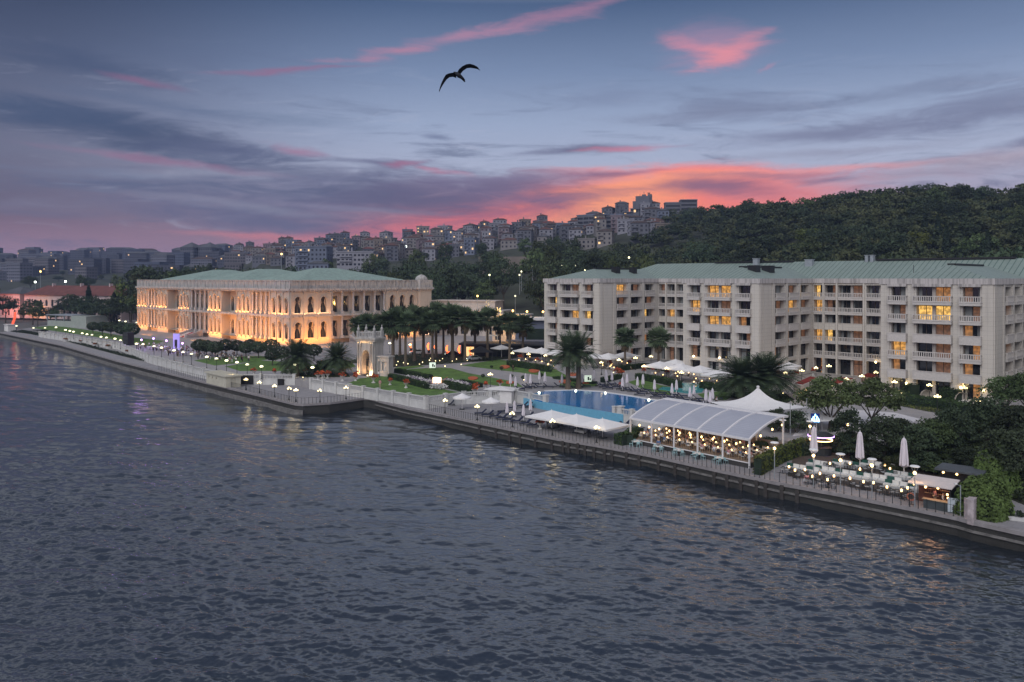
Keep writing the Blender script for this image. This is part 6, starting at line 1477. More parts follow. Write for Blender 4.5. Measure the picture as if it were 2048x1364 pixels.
m.build('ring', mat('orange_ring', (.45,.16,.10), .6, .2, 3.), root); m = MB(); m.cyl((0,.08,0),(0,.08,1.4),.04); m.box(-.25,.25,-.2,.3,0,.05); m.build('stand', mdark, root); tag(root, 'lifebuoy on a stand at the railing left of the kiosk', 'lifebuoy')
# low bar with round lit canopy behind the hedge
root = empty('round_bar', (*U(1642,909,QZ),QZ), 0); tag(root, 'small round bar with violet and amber light rings behind the left closed parasol', 'bar'); m = MB(); m.lathe([(.02,3.0),(1.0,2.9),(1.6,2.6),(1.6,2.5),(.02,2.55)], n=18); m.build('roof', mdark, root)
m = MB(); m.lathe([(1.62,2.42),(1.66,2.42),(1.66,2.54),(1.62,2.54)], n=20); m.build('light_ring', mat('violet_light', (.6,.4,1), .5, 0, 1., emit=(.55,.30,1.), es=4.), root); m = MB(); m.lathe([(1.4,1.9),(1.45,1.9),(1.45,2.02),(1.4,2.02)], n=20); m.build('lower_light_ring', mcand, root); m = MB(); m.cyl((0,0,0),(0,0,2.6),.12); m.lathe([(1.3,0),(1.3,1.0),(1.4,1.05),(.1,1.05)], n=16); m.build('counter', mdark, root)
# the sloping ramp walls on the hotel forecourt with red beds
def wallblock(px, z0, z1, label, m_=None):
    root = empty('planter_wall'); pl = [U(x,y,GZ) for x,y in px]; m = MB(); m.prism(pl, z0, z1); m.build('wall', m_ or mhot, root)
    cx = sum(p[0] for p in pl)/len(pl); cy = sum(p[1] for p in pl)/len(pl); m = MB(); m.prism([(cx+(x-cx)*.86,cy+(y-cy)*.86) for x,y in pl], z1-.05, z1+.12); m.build('flowers', mat('crimson_bed', (.20,.018,.012), .9, .4, 3.), root); tag(root, label, 'planter', 'stone planters on the hotel forecourt')
wallblock([(1587,789),(1603,792),(1640,776),(1622,772)], GZ, GZ+2.0, 'stone planter wall with red bed, left of the lit passage')
wallblock([(1623,797),(1665,794),(1712,776),(1680,774)], GZ, GZ+2.0, 'larger stone planter wall with red bed, right of the lit passage')
wallblock([(1722,764),(1745,768),(1757,762),(1735,757)], GZ, GZ+1.2, 'brick coloured low planter by the right hotel wing', mat('brick_render', (.33,.22,.16), .85, .2, 1.))
o = MB().beam((-1.3,0,0),(1.3,0,1.2),.16).build('handrail_light', mcand); o.location = (*U(1612,795),GZ+.7); o.rotation_euler = (0,0,.2); tag(o, 'sloping line of warm light in the passage between the planters', 'light')
for i, (x, y) in enumerate(((1784,796),(1855,802),(1925,808))):
    root = empty('round_daybed', (*U(x,y,3.2),3.2), .6); m = MB(); m.lathe([(1.15,0),(1.2,.1),(1.2,.38),(.02,.38)], n=18); m.build('base', mdark, root); m = MB(); m.lathe([(1.12,.38),(1.14,.5),(.02,.55)], n=18); m.build('mattress', mcush, root)
    m = MB(); m.lathe([(1.2,.4),(1.25,.9),(1.05,1.5),(.6,1.9),(.03,2.0)], n=14, a0=-.3, a1=math.pi*.85); m.build('hood', mat('woven_hood', (.42,.37,.31), .8, .25, 6.), root); tag(root, 'round daybed with a half dome hood below the hotel wing, %s of three from left' % ONE[i+1], 'daybed', 'round daybeds under the right hotel wing')
root = empty('flower_stand', (*U(874,775),GZ), -.5); m = MB(); m.box(-1.2,1.2,-.8,.8,.0,.9); m.build('base', mat('crimson_base', (.25,.02,.03), .8, .3, 2.), root); m = MB(); m.box(-.7,.7,-.45,.45,.9,2.0); m.build('lit_panel', mat('lit_panel', (1,.85,.7), .5, .1, 1., emit=(1.,.72,.45), es=3.5), root); m = MB(); m.box(-.9,.9,-.6,.6,.82,.95); m.beam((-.8,-.5,.9),(-.8,-.5,2.2),.06); m.beam((.8,-.5,.9),(2.2,.6,2.2),.06); m.build('frame', mat('orange_frame', (.5,.12,.04), .6, .2, 2.), root); tag(root, 'red festive stand with a bright lit panel between the hedges', 'stand')
def flowermass(px, label, sd, m2):
    a, c = U(*px[0]), U(*px[1]); rg = np.random.default_rng(sd); n = 700; t_ = rg.random((n,1)); p = np.array([a])*(1-t_)+np.array([c])*t_; p = np.concatenate([p+rg.normal(0,.55,(n,2)), GZ+.2+rg.random((n,1))*.9],1); v, f = leaf_quads(rg, p, p*0+[0,0,1.], .26, 1.); o = npmesh('flower_border', v, f, m2, mi=[int(q_) for q_ in (rg.random(n) < .35)]); tag(o, label, kind='stuff')
flowermass(((815,760),(862,771)), 'white and violet flower border left of the festive stand', 1, [mwhite, mat('violet_flowers', (.12,.07,.16), .9, .3, 3.)])
flowermass(((893,767),(935,776)), 'white and violet flower border right of the festive stand', 2, [mwhite, mat('violet_bloom', (.12,.07,.16), .9, .3, 3.)])
flowermass(((862,777),(886,779)), 'white flower carpet in front of the festive stand', 3, [mwhite, mwhite])
# ================================================================ buildings behind the gardens
mgx = mat('far_window', (.02,.022,.028), .15, .2, 1., spec=.6); mgl = mat('far_lit_window', (.3,.2,.1), .8, .1, 1., emit=(1.,.62,.28), es=1.2)
RF = [mat('roof_'+n_, c, .85, .25, .3) for n_, c in (('terracotta',(.10,.05,.042)),('brown',(.065,.046,.042)),('grey',(.075,.078,.088)),('red',(.13,.048,.042)))]
WL = [mat('wall_'+n_, c, .9, .12, .15) for n_, c in (('white',(.225,.225,.265)),('cream',(.19,.178,.18)),('pink',(.18,.145,.165)),('grey',(.11,.115,.14)),('ochre',(.17,.145,.13)),('blue_grey',(.125,.145,.20)))]
WN = ('white','cream','pink','grey','ochre','blue grey'); RN = ('terracotta','brown','grey','red')
def house(X, Y, z, w, d, st, wm, rm, rz, flat=False, fl=3.0, litp=.05, win=1.2, extra=True):
    root = empty('apartment_house', (X,Y,z), rz); hgt = st*fl+.6; m = MB(); n = max(2, int(w/2.7)); n2 = max(2, int(d/3.0))
    def ops(L, k): return [(L*(i+.5)/k-win/2*(1.5 if (i*7+st) % 3 == 0 else 1), L*(i+.5)/k+win/2, .9+s*fl, 2.35+s*fl) for i in range(k) for s in range(st)]
    for O, u_, L, k in (((-w/2,-d/2),(1,0),w,n),((w/2,-d/2),(0,1),d,n2),((-w/2,d/2),(0,-1),d,n2)): m.facade(O, u_, L, -6, hgt, ops(L,k), .28, 1, 2, litp)
    m.face([(w/2,d/2,-6),(-w/2,d/2,-6),(-w/2,d/2,hgt),(w/2,d/2,hgt)]); m.build('wall', [wm,mgx,mgl], root)
    if not flat:
        MB().hip(-w/2,w/2,-d/2,d/2,hgt,min(w,d)*.2,*((-w/2+d*.4,w/2-d*.4) if w > d else (-d/2+w*.4,d/2-w*.4)),along='x' if w > d else 'y',over=.5).build('roof', rm, root)
    else:
        m = MB(); m.box(-w/2-.3,w/2+.3,-d/2-.3,d/2+.3,hgt,hgt+.7); m.build('roof', wm, root)
    if extra:
        m = MB(); h2 = hgt+min(w,d)*.2; m.box(-w*.18,-w*.18+.9,.2,1.2,hgt+.3,h2+1.0); m.build('chimney', wm, root)
        if st > 2:
            for s in range(1, st): m = MB(); m.box(-w*.42,-w*.08,-d/2-1.0,-d/2-.01,s*fl+.35,s*fl+.5); m.box(-w*.42,-w*.08,-d/2-1.0,-d/2-.93,s*fl+.5,s*fl+1.3); m.build('balcony', wm, root)
    return root
# the town on the hill: rows stepping up to the skyline
low = lambda x: np.interp(x,[440,480,560,640,720,900,1000,1150,1330],[512,522,534,538,525,520,506,500,480])
TOWN = []
def try_house(px, t_, sep):
    X, Y, z, sy = hill_at(px, t_)
    if sy > low(px): return None
    if any((X-a)**2+(Y-b)**2 < sep*sep for a, b, *_ in TOWN): return None
    TOWN.append((X,Y,z,px,sy,t_)); return TOWN[-1]
hand = [(500,.93),(540,.95),(600,.9),(640,.97),(690,.96),(730,1.0),(770,.98),(815,1.0),(850,.96),(890,1.0),(930,.97),(960,1.0),(1000,.98),(1050,.97),(1110,.99),(1150,.93),(1190,.9),(1245,.92),(1290,.95)]
for px, t_ in hand: try_house(px, t_, 9)
for _ in range(5000):
    if len(TOWN) >= 175: break
    px = R.uniform(465,1330); try_house(px, R.random()**.8*1.0, 11.5)
cnt = {}
TOWN.sort(key=lambda h_: h_[3])
for i, (X, Y, z, px, sy, t_) in enumerate(TOWN):
    st = R.choice((2,2,3,3,4)) if t_ < .85 else R.choice((2,3,3,4)); w = R.uniform(7.5,13); d_ = R.uniform(7,10); wi = R.choice((0,0,1,1,2,3,3,4,5)); ri = R.choice((0,0,1,1,2,3)); fl_ = R.random() < .25
    o = house(X, Y, z-.5, w, d_, st, WL[wi], RF[ri], R.uniform(-.6,.35), fl_)
    key = (st, wi, 'flat' if fl_ else RN[ri]); cnt[key] = cnt.get(key,0)+1
    tag(o, '%s %d-storey house, %s roof, on the town hill, %s from the %s' % (WN[wi], st, 'flat' if fl_ else RN[ri], nth(i+1) if i < 70 else nth(len(TOWN)-i), 'left' if i < 70 else 'right'), 'house', 'houses of the town hill')
# far city across the left horizon
FAR = []
WLF = [mat('haze_tinted_wall_'+n_, c, .9, .12, .15) for n_, c in (('white',(.13,.135,.17)),('cream',(.12,.115,.13)),('pink',(.12,.10,.12)),('grey',(.07,.075,.10)),('ochre',(.11,.095,.10)),('blue_grey',(.08,.095,.14)))]  # town wall colours darkened and blued: distance haze put into the colour
for _ in range(3000):
    if len(FAR) >= 80: break
    px = R.uniform(-60,480); t_ = R.uniform(.35,1.02); X, Y, z, sy = hill_at(px,t_)
    if any((X-a)**2+(Y-b)**2 < 27**2 for a, b, *_ in FAR): continue
    FAR.append((X,Y,z,px))
FAR.sort(key=lambda h_: h_[3])
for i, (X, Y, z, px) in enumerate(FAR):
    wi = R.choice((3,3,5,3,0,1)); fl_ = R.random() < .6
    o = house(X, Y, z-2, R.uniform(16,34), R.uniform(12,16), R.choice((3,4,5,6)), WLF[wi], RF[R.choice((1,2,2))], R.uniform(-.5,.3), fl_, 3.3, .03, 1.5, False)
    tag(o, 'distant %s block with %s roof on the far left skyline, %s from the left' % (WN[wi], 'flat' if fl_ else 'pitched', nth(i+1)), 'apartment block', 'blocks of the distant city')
def special(px, ybase, Y): X = (px-1024)/F*Y; return X, Y, H+(HZ-ybase)*Y/F
for i, (px, w) in enumerate(((384,21),(420,21))):                          # twin pyramid roofed towers
    X, Y, z = special(px, 528, 1080); root = empty('pyramid_tower', (X,Y,z-6), -.3); m = MB(); n = 6
    for O, u_ in (((-w/2,-w/2),(1,0)),((w/2,-w/2),(0,1)),((-w/2,w/2),(0,-1))): m.facade(O,u_,w,0,28,[(w*(k+.5)/n-1.1,w*(k+.5)/n+1.1,8+s*4,10.6+s*4) for k in range(n) for s in range(5)],.4,1)
    m.build('wall',[WL[3],mgx,mgl],root); MB().hip(-w/2,w/2,-w/2,w/2,28,7.5,-.1,.1,over=1.).build('roof', RF[2], root); tag(root, '%s of two square towers with pyramid roofs left of the palace roof' % ('left','right')[i], 'tower', 'twin pyramid roofed towers')
# hilltop tower block with stepped terraces and a long block beside it
X, Y, z = special(1286, 432, 655); root = empty('hilltop_tower', (X,Y,z), -.25, .8); m = MB(); m.box(-7,7,-6,6,0,20); m.box(-10,-7,-5,5,0,15); m.box(5,9,-4,4,0,22); m.build('wall', WL[3], root)
for k in range(5): m = MB(); m.facade((-12-k*7,-8-k*.5),(1,0),9,-4-k*3.2,7-k*3.4,[(.8+j*2.6,2.8+j*2.6,3.4-k*3.4,6-k*3.4) for j in range(3)],.8,1,2,.4); m.box(-12-k*7,-3-k*7,-7-k*.5,4,-4-k*3.2,7-k*3.4); m.build('terrace_block', [WL[3],mgx,mgl], root); m = MB(); m.box(-13-k*7,-2.5-k*7,-9.5-k*.5,-7-k*.5,7-k*3.4,7.4-k*3.4); m.build('terrace_slab', WL[0], root)
m = MB(); m.cyl((1,0,20),(1,0,25),.25); m.cyl((-3,0,20),(-3,0,23),.2); m.box(-1,3,-2,2,20,22); m.lathe([(.1,0),(1.2,.4),(1.6,1.2)],(6,0,22.5),10); m.build('roof_aerials', WL[3], root); tag(root, 'tall hilltop tower with stepped terraces against the orange sky', 'tower')
X, Y, z = special(1362, 424, 640); root = empty('hilltop_block', (X,Y,z), -.1); m = MB(); m.facade((-13,-6),(1,0),12,-8,7,[(.5,11.5,.5+3*k,2.2+3*k) for k in range(2)],.6,1); m.box(-13,-1,-5,6,-8,7); m.facade((-1,-7),(1,0),13,-8,9,[(.5,12.5,1+3*k,2.8+3*k) for k in range(3)],.6,1); m.box(-1,12,-6,6,-8,9); m.build('wall',[WL[3],mgx,mgl],root); m = MB(); m.box(-13.3,-1.2,-6.3,6.3,7,7.5); m.box(-1.2,12.3,-7.3,6.3,9,9.5); m.build('roof', WL[0], root); tag(root, 'long low modern block at the edge of the wood, right of the hilltop tower', 'building')
X, Y, z = special(1212, 458, 640); root = empty('curved_block', (X,Y,z), -.12); m = MB(); n = 10
for k in range(n):
    a0, a1 = -.5+k/n, -.5+(k+1)/n; p0, p1 = (a0*46, 10*a0*a0*4-6), (a1*46, 10*a1*a1*4-6); L = math.hypot(p1[0]-p0[0],p1[1]-p0[1]); m.facade(p0, ((p1[0]-p0[0])/L,(p1[1]-p0[1])/L), L, -6, 11, [(.3,L-.3,1+3.3*s,2.8+3.3*s) for s in range(3)], .5, 1, 2, .06)
m.build('wall',[WL[3],mgx,mgl],root); m = MB(); m.prism([(-24,5.5),(-12,-3.2),(0,-7),(12,-3.2),(24,5.5),(23,16),(-23,16)],11,11.9,True); m.build('roof', WL[5], root); tag(root, 'wide curved building with a flat roof below the hilltop tower', 'building')
X, Y, z = special(628, 535, 560); o = house(X,Y,z-2,23,12,5,WL[5],RF[0],-.15,True,3.1,.03); tag(o, 'pale blue five storey block with plain side wall behind the palace roof', 'apartment block')
X, Y, z = special(640, 536, 520); o = house(X,Y,z-1,14,9,1,WL[5],RF[2],-.1,False,3.2,0); tag(o, 'low pale blue gabled hall in front of the five storey block', 'hall')
X, Y, z = special(715, 528, 560); o = house(X,Y,z-2,26,12,3,WL[0],RF[0],-.1,True,3.2,.02,1.7); tag(o, 'long white three storey building with a band of windows above the palace', 'building')
X, Y, z = special(858, 540, 480); root = empty('tall_retaining_wall', (X,Y,z), -.05); m = MB(); m.box(30,110,0,2,-3,8); m.build('wall', WL[4], root); tag(root, 'long ochre retaining wall across the slope behind the park trees', 'wall')
# red roofed long building on the shore at left
mpk = mat('rose_plaster', (.48,.38,.38), .85, .12, .3)
X, Y, z = special(150, 645, 440); root = empty('red_roofed_building', (-238,430,2.9), -.40); m = MB(); L = 74
m.facade((-L/2,0),(1,0),L,0,13,[(3+j*4.6,4.9+j*4.6,7,10.6,True) for j in range(15)]+[(3+j*4.6,4.9+j*4.6,1.5,4.6) for j in range(15)],.4,1); m.facade((L/2,0),(0,1),16,0,13,[(3+j*4.6,5+j*4.6,7,10.4) for j in range(3)],.4,1); m.face([(-L/2,16,0),(-L/2,0,0),(-L/2,0,13),(-L/2,16,13)]); m.build('wall',[mpk,mgx,mgl],root); MB().hip(-L/2,L/2,0,16,13,5.2,-L/2+8,L/2-8,'x',1.).build('roof', RF[3], root)
for k in range(3): m = MB(); m.box(-24+k*22,-23.2+k*22,-.4,16.4,13.2,18.6-.3) if 0 else m.box(-24+k*22,-23.4+k*22,7,9,17.6,19.4); m.build('chimney', mpk, root)
tag(root, 'long two storey rose building with red hipped roof and arched windows at far left', 'building')
root = empty('red_roofed_building', (-283,448,2.9), -.40); m = MB(); m.facade((-9,0),(1,0),18,0,13.5,[(3+j*5,4.6+j*5,6.5,10.5) for j in range(3)]+[(3+j*5,4.6+j*5,1.5,4.5) for j in range(3)],.4,1); m.facade((9,0),(0,1),16,0,13.5,[(3,5,6,9)],.3,1); m.build('wall',[mpk,mgx,mgl],root); MB().hip(-9,9,0,16,13.5,4,-1,1,'x',.8).build('roof', RF[2], root); tag(root, 'end pavilion of the rose building, washed in pink and orange light', 'building')
for x, y, e, c in ((-284,440,9000,(1.,.22,.12)),(-279,438,8000,(1.,.25,.18)),(-262,437,6000,(1.,.42,.10))):
    li = bpy.data.lights.new('floodlight','AREA'); li.shape='RECTANGLE'; li.size = 10; li.size_y = .4; li.energy = e*.2; li.color = c; o = bpy.data.objects.new('floodlight', li); COL.objects.link(o); o.location = (x,y-2,4.); o.rotation_euler = (math.pi-.5,0,-.40)
# long low wing right of the palace, scaffold, service yard
mlow = mat('low_wing_plaster', (.46,.40,.36), .85, .15, .4)
root = empty('low_wing', (-38,312,2.9), -.30); m = MB(); m.facade((0,0),(1,0),36,0,9.2,[(3+j*5.4,4.4+j*5.4,4.6,6.6) for j in range(6)]+[(3+j*5.4,5+j*5.4,.8,3.4) for j in range(6)],.3,1); m.facade((36,0),(0,1),14,0,9.2,[],.3); m.face([(0,14,0),(0,0,0),(0,0,9.2),(0,14,9.2)]); m.build('wall',[mlow,mgx,mgl],root); m = MB(); m.box(-.5,36.5,-.6,14.5,9.2,9.9); m.build('roof', mpal2, root); m = MB(); m.box(6,32,3,13,9.9,13.2); m.box(5.6,32.4,2.6,13.4,13.2,13.6); m.build('upper_storey', mlow, root); m = MB(); m.box(-.3,36.3,-.45,-.02,7.4,7.8); m.build('string_course', mpal2, root)
li = bpy.data.lights.new('floodlight','AREA'); li.shape='RECTANGLE'; li.size = 30; li.size_y=.4; li.energy = 900; li.color=(1.,.5,.3); o = bpy.data.objects.new('floodlight', li); COL.objects.link(o); o.parent = root; o.location = (16,-1.3,7.9); o.rotation_euler = (math.pi-.35,0,0); tag(root, 'long low flat roofed wing right of the palace, edged by orange light', 'building')
root = empty('scaffold_tower', (*D(986,268),2.9), -.3); m = MB(); ht = 15.
for x in (-2.,2.):
    for y in (-1.5,1.5): m.cyl((x,y,0),(x,y,ht if x < 0 else ht-2.5),.16,.16,6)
m.build('uprights', mgal, root)
for z in (3,6,9,11.6,14):
    for y in (-1.5,1.5): MB().beam((-2,y,z),(2 if z < 13 else -.5,y,z),.22).build('cross_bar', mgal, root)
MB().beam((-4.5,-1.5,13),(-2,-1.5,13),.2).build('cross_bar', mgal, root); tag(root, 'tall open scaffold tower of grey poles beside the service yard', 'scaffold')
root = empty('yard_building', (*D(1018,272),2.9), -.3); m = MB(); m.facade((-6,0),(1,0),12,0,9.5,[(1,3,1,4),(5,7,1,4)],.3,1); m.face([(6,0,0),(6,8,0),(6,8,9.5),(6,0,9.5)]); m.face([(-6,0,9.5),(6,0,9.5),(6,8,9.5),(-6,8,9.5)]); m.build('wall',[mlow,mgx,mgl],root); m = MB(); m.box(-6.4,6.4,-.4,8.3,9.52,9.9); m.build('roof', mpal2, root); tag(root, 'cream service building lit golden behind the palm cluster', 'building')
for x, y, z, e in ((1003,262,12,700),(1020,264,12.5,900),(1040,262,12,500)):
    X = (x-1024)/F*y; li = bpy.data.lights.new('yard_light','POINT'); li.energy = e*4; li.color = (1.,.55,.14); li.shadow_soft_size=.5; o = bpy.data.objects.new('yard_light', li); COL.objects.link(o); o.location = (X,y,z+3)
root = empty('white_canopy_building', (*D(1066,246),2.9), -.05); m = MB(); m.facade((-5.5,0),(1,0),12,0,9.2,[(.8,1.8,5.2,7.5)],.3,1); m.face([(6.5,0,0),(6.5,8,0),(6.5,8,9.2),(6.5,0,9.2)]); m.build('wall',[WL[5],mgx,mgl],root); m = MB(); m.box(-6,7.5,-1.2,8,9.2,9.9); m.build('roof', mwhite, root); m = MB(); m.box(-2,6.4,-1.6,-.02,0,6.6); m.build('ivy_screen', mcyp, root); tag(root, 'white flat roofed building with ivy screen, left of the hotel', 'building')
root = empty('white_garden_wall', (*D(1060,236),2.9), -.05); m = MB(); m.box(-7,6,0,.5,0,3.6); m.box(-7.2,6.2,-.15,.65,3.6,3.9); m.build('wall', WL[0], root)
for k in range(6): m = MB(); m.box(-6.6+2.4*k,-6.1+2.4*k,-.2,0,0,3.6); m.build('pier', WL[0], root)
tag(root, 'white panelled garden wall left of the hotel', 'wall')
root = empty('dark_restaurant', (*D(1036,222),3.05), -.1); m = MB(); m.facade((-16,0),(1,0),26,0,3.4,[(1+j*3.1,3.6+j*3.1,.1,2.8) for j in range(8)],.5,1,2,.35); m.face([(10,0,0),(10,7,0),(10,7,3.4),(10,0,3.4)]); m.build('wall',[mpanel,mgx,mgl],root); m = MB(); m.box(-16.5,10.5,-1.5,7.5,3.4,3.8); m.build('roof', mat('charcoal_roof', (.045,.047,.055), .7, .2, 1.), root); tag(root, 'long dark flat roofed restaurant behind the left terrace parasols', 'restaurant')
root = empty('dark_gazebo', (*U(962,722),GZ), .2); MB().hip(-2.8,2.8,-2.8,2.8,2.5,1.5,-.05,.05,over=.2).build('roof', mpanel, root)
for x in (-2.6,2.6):
    for y in (-2.6,2.6): m = MB(); m.cyl((x,y,0),(x,y,2.5),.06); m.build('post', mdark, root)
tag(root, 'black peaked gazebo at the right of the fan palms', 'gazebo')
# orange crescent light sculptures among the palms
mfl = mat('orange_crescent', (1,.3,.1), .5, .2, 1., emit=(1.,.16,.04), es=3.2)
for i, (x, y, h_) in enumerate(((857,706,3.4),(871,704,2.0),(894.5,710,3.),(919,713,3.6),(941,715,3.2),(822,702,2.4))):
    root = empty('light_sculpture', (*U(x,y),GZ), .2); m = MB(); n = 8
    for k in range(n):
        a0, a1 = -1.2+2.4*k/n, -1.2+2.4*(k+1)/n; w = lambda t_: .32*max(.15,math.cos(t_*1.15))
        m.cyl((-.6*math.cos(a0)+.4,0,.9+h_/2*(1+math.sin(a0)/.932)/1.0*.62),(-.6*math.cos(a1)+.4,0,.9+h_/2*(1+math.sin(a1)/.932)*.62),w(a0),w(a1),7)
    m.build('crescent', mfl, root); MB().box(-.25,.45,-.2,.2,0,.9).build('pedestal', mdark, root); tag(root, 'glowing orange crescent sculpture under the fan palms, %s from left' % nth(1+sorted((857,871,894.5,919,941,822)).index(x)), 'light sculpture', 'orange crescents under the palms')
# parked cars
def car(colour, label, x, y, rz):
    root = empty('parked_car', (*U(x,y),GZ), rz); m = MB(); prof = [(-2.1,.35),(-2.15,.75),(-1.4,.9),(-.85,1.38),(.75,1.42),(1.55,.95),(2.1,.85),(2.15,.4)]
    for s in (-.85,.85): m.face([(a,s,z) for a,z in (prof if s > 0 else prof[::-1])][::-1])
    for (a,z),(c,e) in zip(prof, prof[1:]+prof[:1]): m.face([(a,-.85,z),(a,.85,z),(c,.85,e),(c,-.85,e)])
    m.build('body', mat(colour+'_car_paint', {'silver':(.4,.42,.45),'black':(.015,.015,.018),'white':(.6,.6,.6)}[colour], .25, .03, 1., coat=.6), root)
    m = MB()
    for s in (-.86,.86): m.face([(-.8,s,1.3),(-1.25,s,.95),(1.35,s,.98),(.7,s,1.34)])
    m.build('side_windows', mglass, root)
    for a in (-1.35,1.35):
        for s in (-.8,.8): m = MB(); m.cyl((a,s-.1,.33),(a,s+.1,.33),.33,.33,12); m.build('wheel', mdark, root)
    hl = MB(); hl.box(-2.19,-2.14,-.7,-.4,.6,.75); hl.build('headlight', mglobe4, root); hl = MB(); hl.box(-2.19,-2.14,.4,.7,.6,.75); hl.build('headlight', mglobe4, root); tag(root, label, 'car', 'cars parked behind the palms')
car('silver','silver car with lit headlights right of the palm trunks',947,721,.4); car('black','black car parked behind the palm trunks',905,712,.2); car('white','white car parked behind the palms near the palace stair',835,708,.1)
# ================================================================ people
mskin = mat('skin', (.42,.26,.19), .6, .06, 4.); mhair = [mat('hair_'+n_, c, .6, .2, 6.) for n_, c in (('black',(.012,.010,.009)),('brown',(.06,.035,.02)),('fair',(.22,.15,.08)))]
CL_ = {n_: mat('cloth_'+n_, c, .85, .1, 4.) for n_, c in (('white',(.62,.62,.63)),('black',(.018,.018,.022)),('navy',(.02,.028,.07)),('pink',(.46,.22,.25)),('grey',(.18,.18,.19)),('blue',(.08,.16,.32)),('beige',(.36,.29,.21)),('red',(.30,.03,.03)))}
def skin_mesh(name, V, E, rad, m, parent, levels=1, root=0):
    """grow one continuous surface round a little skeleton"""
    me = bpy.data.meshes.new(name); me.from_pydata(V, E, []); o = bpy.data.objects.new(name, me); COL.objects.link(o)
    md = o.modifiers.new('skin','SKIN'); md.use_smooth_shade = True
    for i, r in enumerate(rad): sv = me.skin_vertices[0].data[i]; sv.radius = r if isinstance(r, tuple) else (r, r); sv.use_root = (i == root)
    o.modifiers.new('sub','SUBSURF').levels = levels; o.modifiers['sub'].render_levels = levels
    dg = bpy.context.evaluated_depsgraph_get(); m2 = bpy.data.meshes.new_from_object(o.evaluated_get(dg)); m2.name = name
    bpy.data.objects.remove(o); return link(name, m2, m, parent, True)
def person(pose, top, bottom, hair, long_hair=False):
    """pose: stand, walk, sit. One continuous body; hair, shirt and trousers over it"""
    root = empty('person'); sit = pose == 'sit'; hz = .50 if sit else .95; st_ = .22 if pose == 'walk' else 0
    V = [(0,0,hz),(0,0,hz+.22),(0,.0,hz+.45),(0,.01,hz+.56),(0,.02,hz+.66),(0,.03,hz+.76)]; rad = [(.15,.11),(.13,.10),(.17,.11),(.055,.055),(.085,.10),(.075,.09)]
    E = [(0,1),(1,2),(2,3),(3,4),(4,5)]
    def chain(par, pts, rs):
        for p, r in zip(pts, rs): V.append(p); rad.append(r); E.append((par, len(V)-1)); par = len(V)-1
        return par
    for s in (-1,1):
        fw = st_*s
        if sit: leg = [(s*.10,.02,.48),(s*.12,.44,.49),(s*.12,.47,.09),(s*.12,.60,.05)]
        else: leg = [(s*.09,.0,hz-.05),(s*.10,fw*.6+.02,.50),(s*.10,fw-.03*(st_>0),.09),(s*.11,fw+.14,.05)]
        chain(0, leg, [.085,.06,.042,.035])
        if sit: arm = [(s*.19,.0,hz+.43),(s*.24,.10,hz+.18),(s*.17,.36,hz+.22),(s*.15,.44,hz+.22)]
        elif pose == 'walk': arm = [(s*.19,.0,hz+.43),(s*.24,-fw*.4,hz+.16),(s*.24,-fw*.9+.05,hz-.08),(s*.24,-fw+.06,hz-.16)]
        else: arm = [(s*.19,.0,hz+.43),(s*.24,.0,hz+.15),(s*.22,.14,hz-.02),(s*.20,.22,hz+.02)]
        w = chain(2, arm, [.058,.043,.032,.036]); a = Vector(arm[-1]); d_ = (a-Vector(arm[-2])).normalized(); side = Vector((s,0,0))
        for j, (off, L_) in enumerate(((-.028,.060),(-.010,.075),(.010,.080),(.028,.068))):
            b0 = a+d_*.05+side*off; chain(w, [tuple(b0), tuple(b0+d_*L_*.6), tuple(b0+d_*L_+Vector((0,0,-.015)))], [.010,.009,.008])
        b0 = a-side*.035+d_*.02; chain(w, [tuple(b0), tuple(b0+d_*.04-side*.012)], [.011,.009])
    skin_mesh('body', V, E, rad, mskin, root, 1)
    nV = [Vector(v) for v in V]
    # shirt: torso and sleeves
    v2 = [V[0],V[1],V[2],tuple(nV[2]+Vector((0,0,.07)))]; r2 = [(.165,.125),(.145,.115),(.185,.125),(.075,.07)]; e2 = [(0,1),(1,2),(2,3)]
    arms = [i for i, e in enumerate(E) if e[0] == 2 and e[1] != 3]
    for i in arms:
        k = E[i][1]; b = len(v2); v2 += [V[k],V[k+1],tuple(nV[k+1].lerp(nV[k+2],.8))]; r2 += [.07,.056,.045]; e2 += [(2,b),(b,b+1),(b+1,b+2)]
    skin_mesh('shirt', v2, e2, r2, CL_[top], root, 1)
    v3 = [V[0]]; r3 = [(.165,.13)]; e3 = []
    for i in [i for i, e in enumerate(E) if e[0] == 0 and e[1] != 1]:
        k = E[i][1]; b = len(v3); v3 += [V[k],V[k+1],tuple(nV[k+1].lerp(nV[k+2],.92))]; r3 += [.10,.075,.06]; e3 += [(0,b),(b,b+1),(b+1,b+2)]
    skin_mesh('trousers', v3, e3, r3, CL_[bottom], root, 1)
    h = MB(); c = nV[4]+Vector((0,-.015,.05)); h.lathe([(.112,-.02),(.118,.04),(.095,.11),(.05,.145),(.005,.155)], tuple(c), 10, 1, 1.1)
    if long_hair: h.lathe([(.09,-.22),(.11,-.1),(.115,.0)], tuple(c+Vector((0,-.03,0))), 10, 1, .8)
    h.build('hair', mhair[hair], root, True)
    fm_ = MB(); fc = nV[4]+Vector((0,.10,.03)); fm_.box(-.045,-.02,fc.y-.02,fc.y+.002,fc.z,fc.z+.015); fm_.box(.02,.045,fc.y-.02,fc.y+.002,fc.z,fc.z+.015); fm_.box(-.03,.03,fc.y-.025,fc.y-.004,fc.z-.07,fc.z-.058); fm_.build('face_features', mhair[0], root)
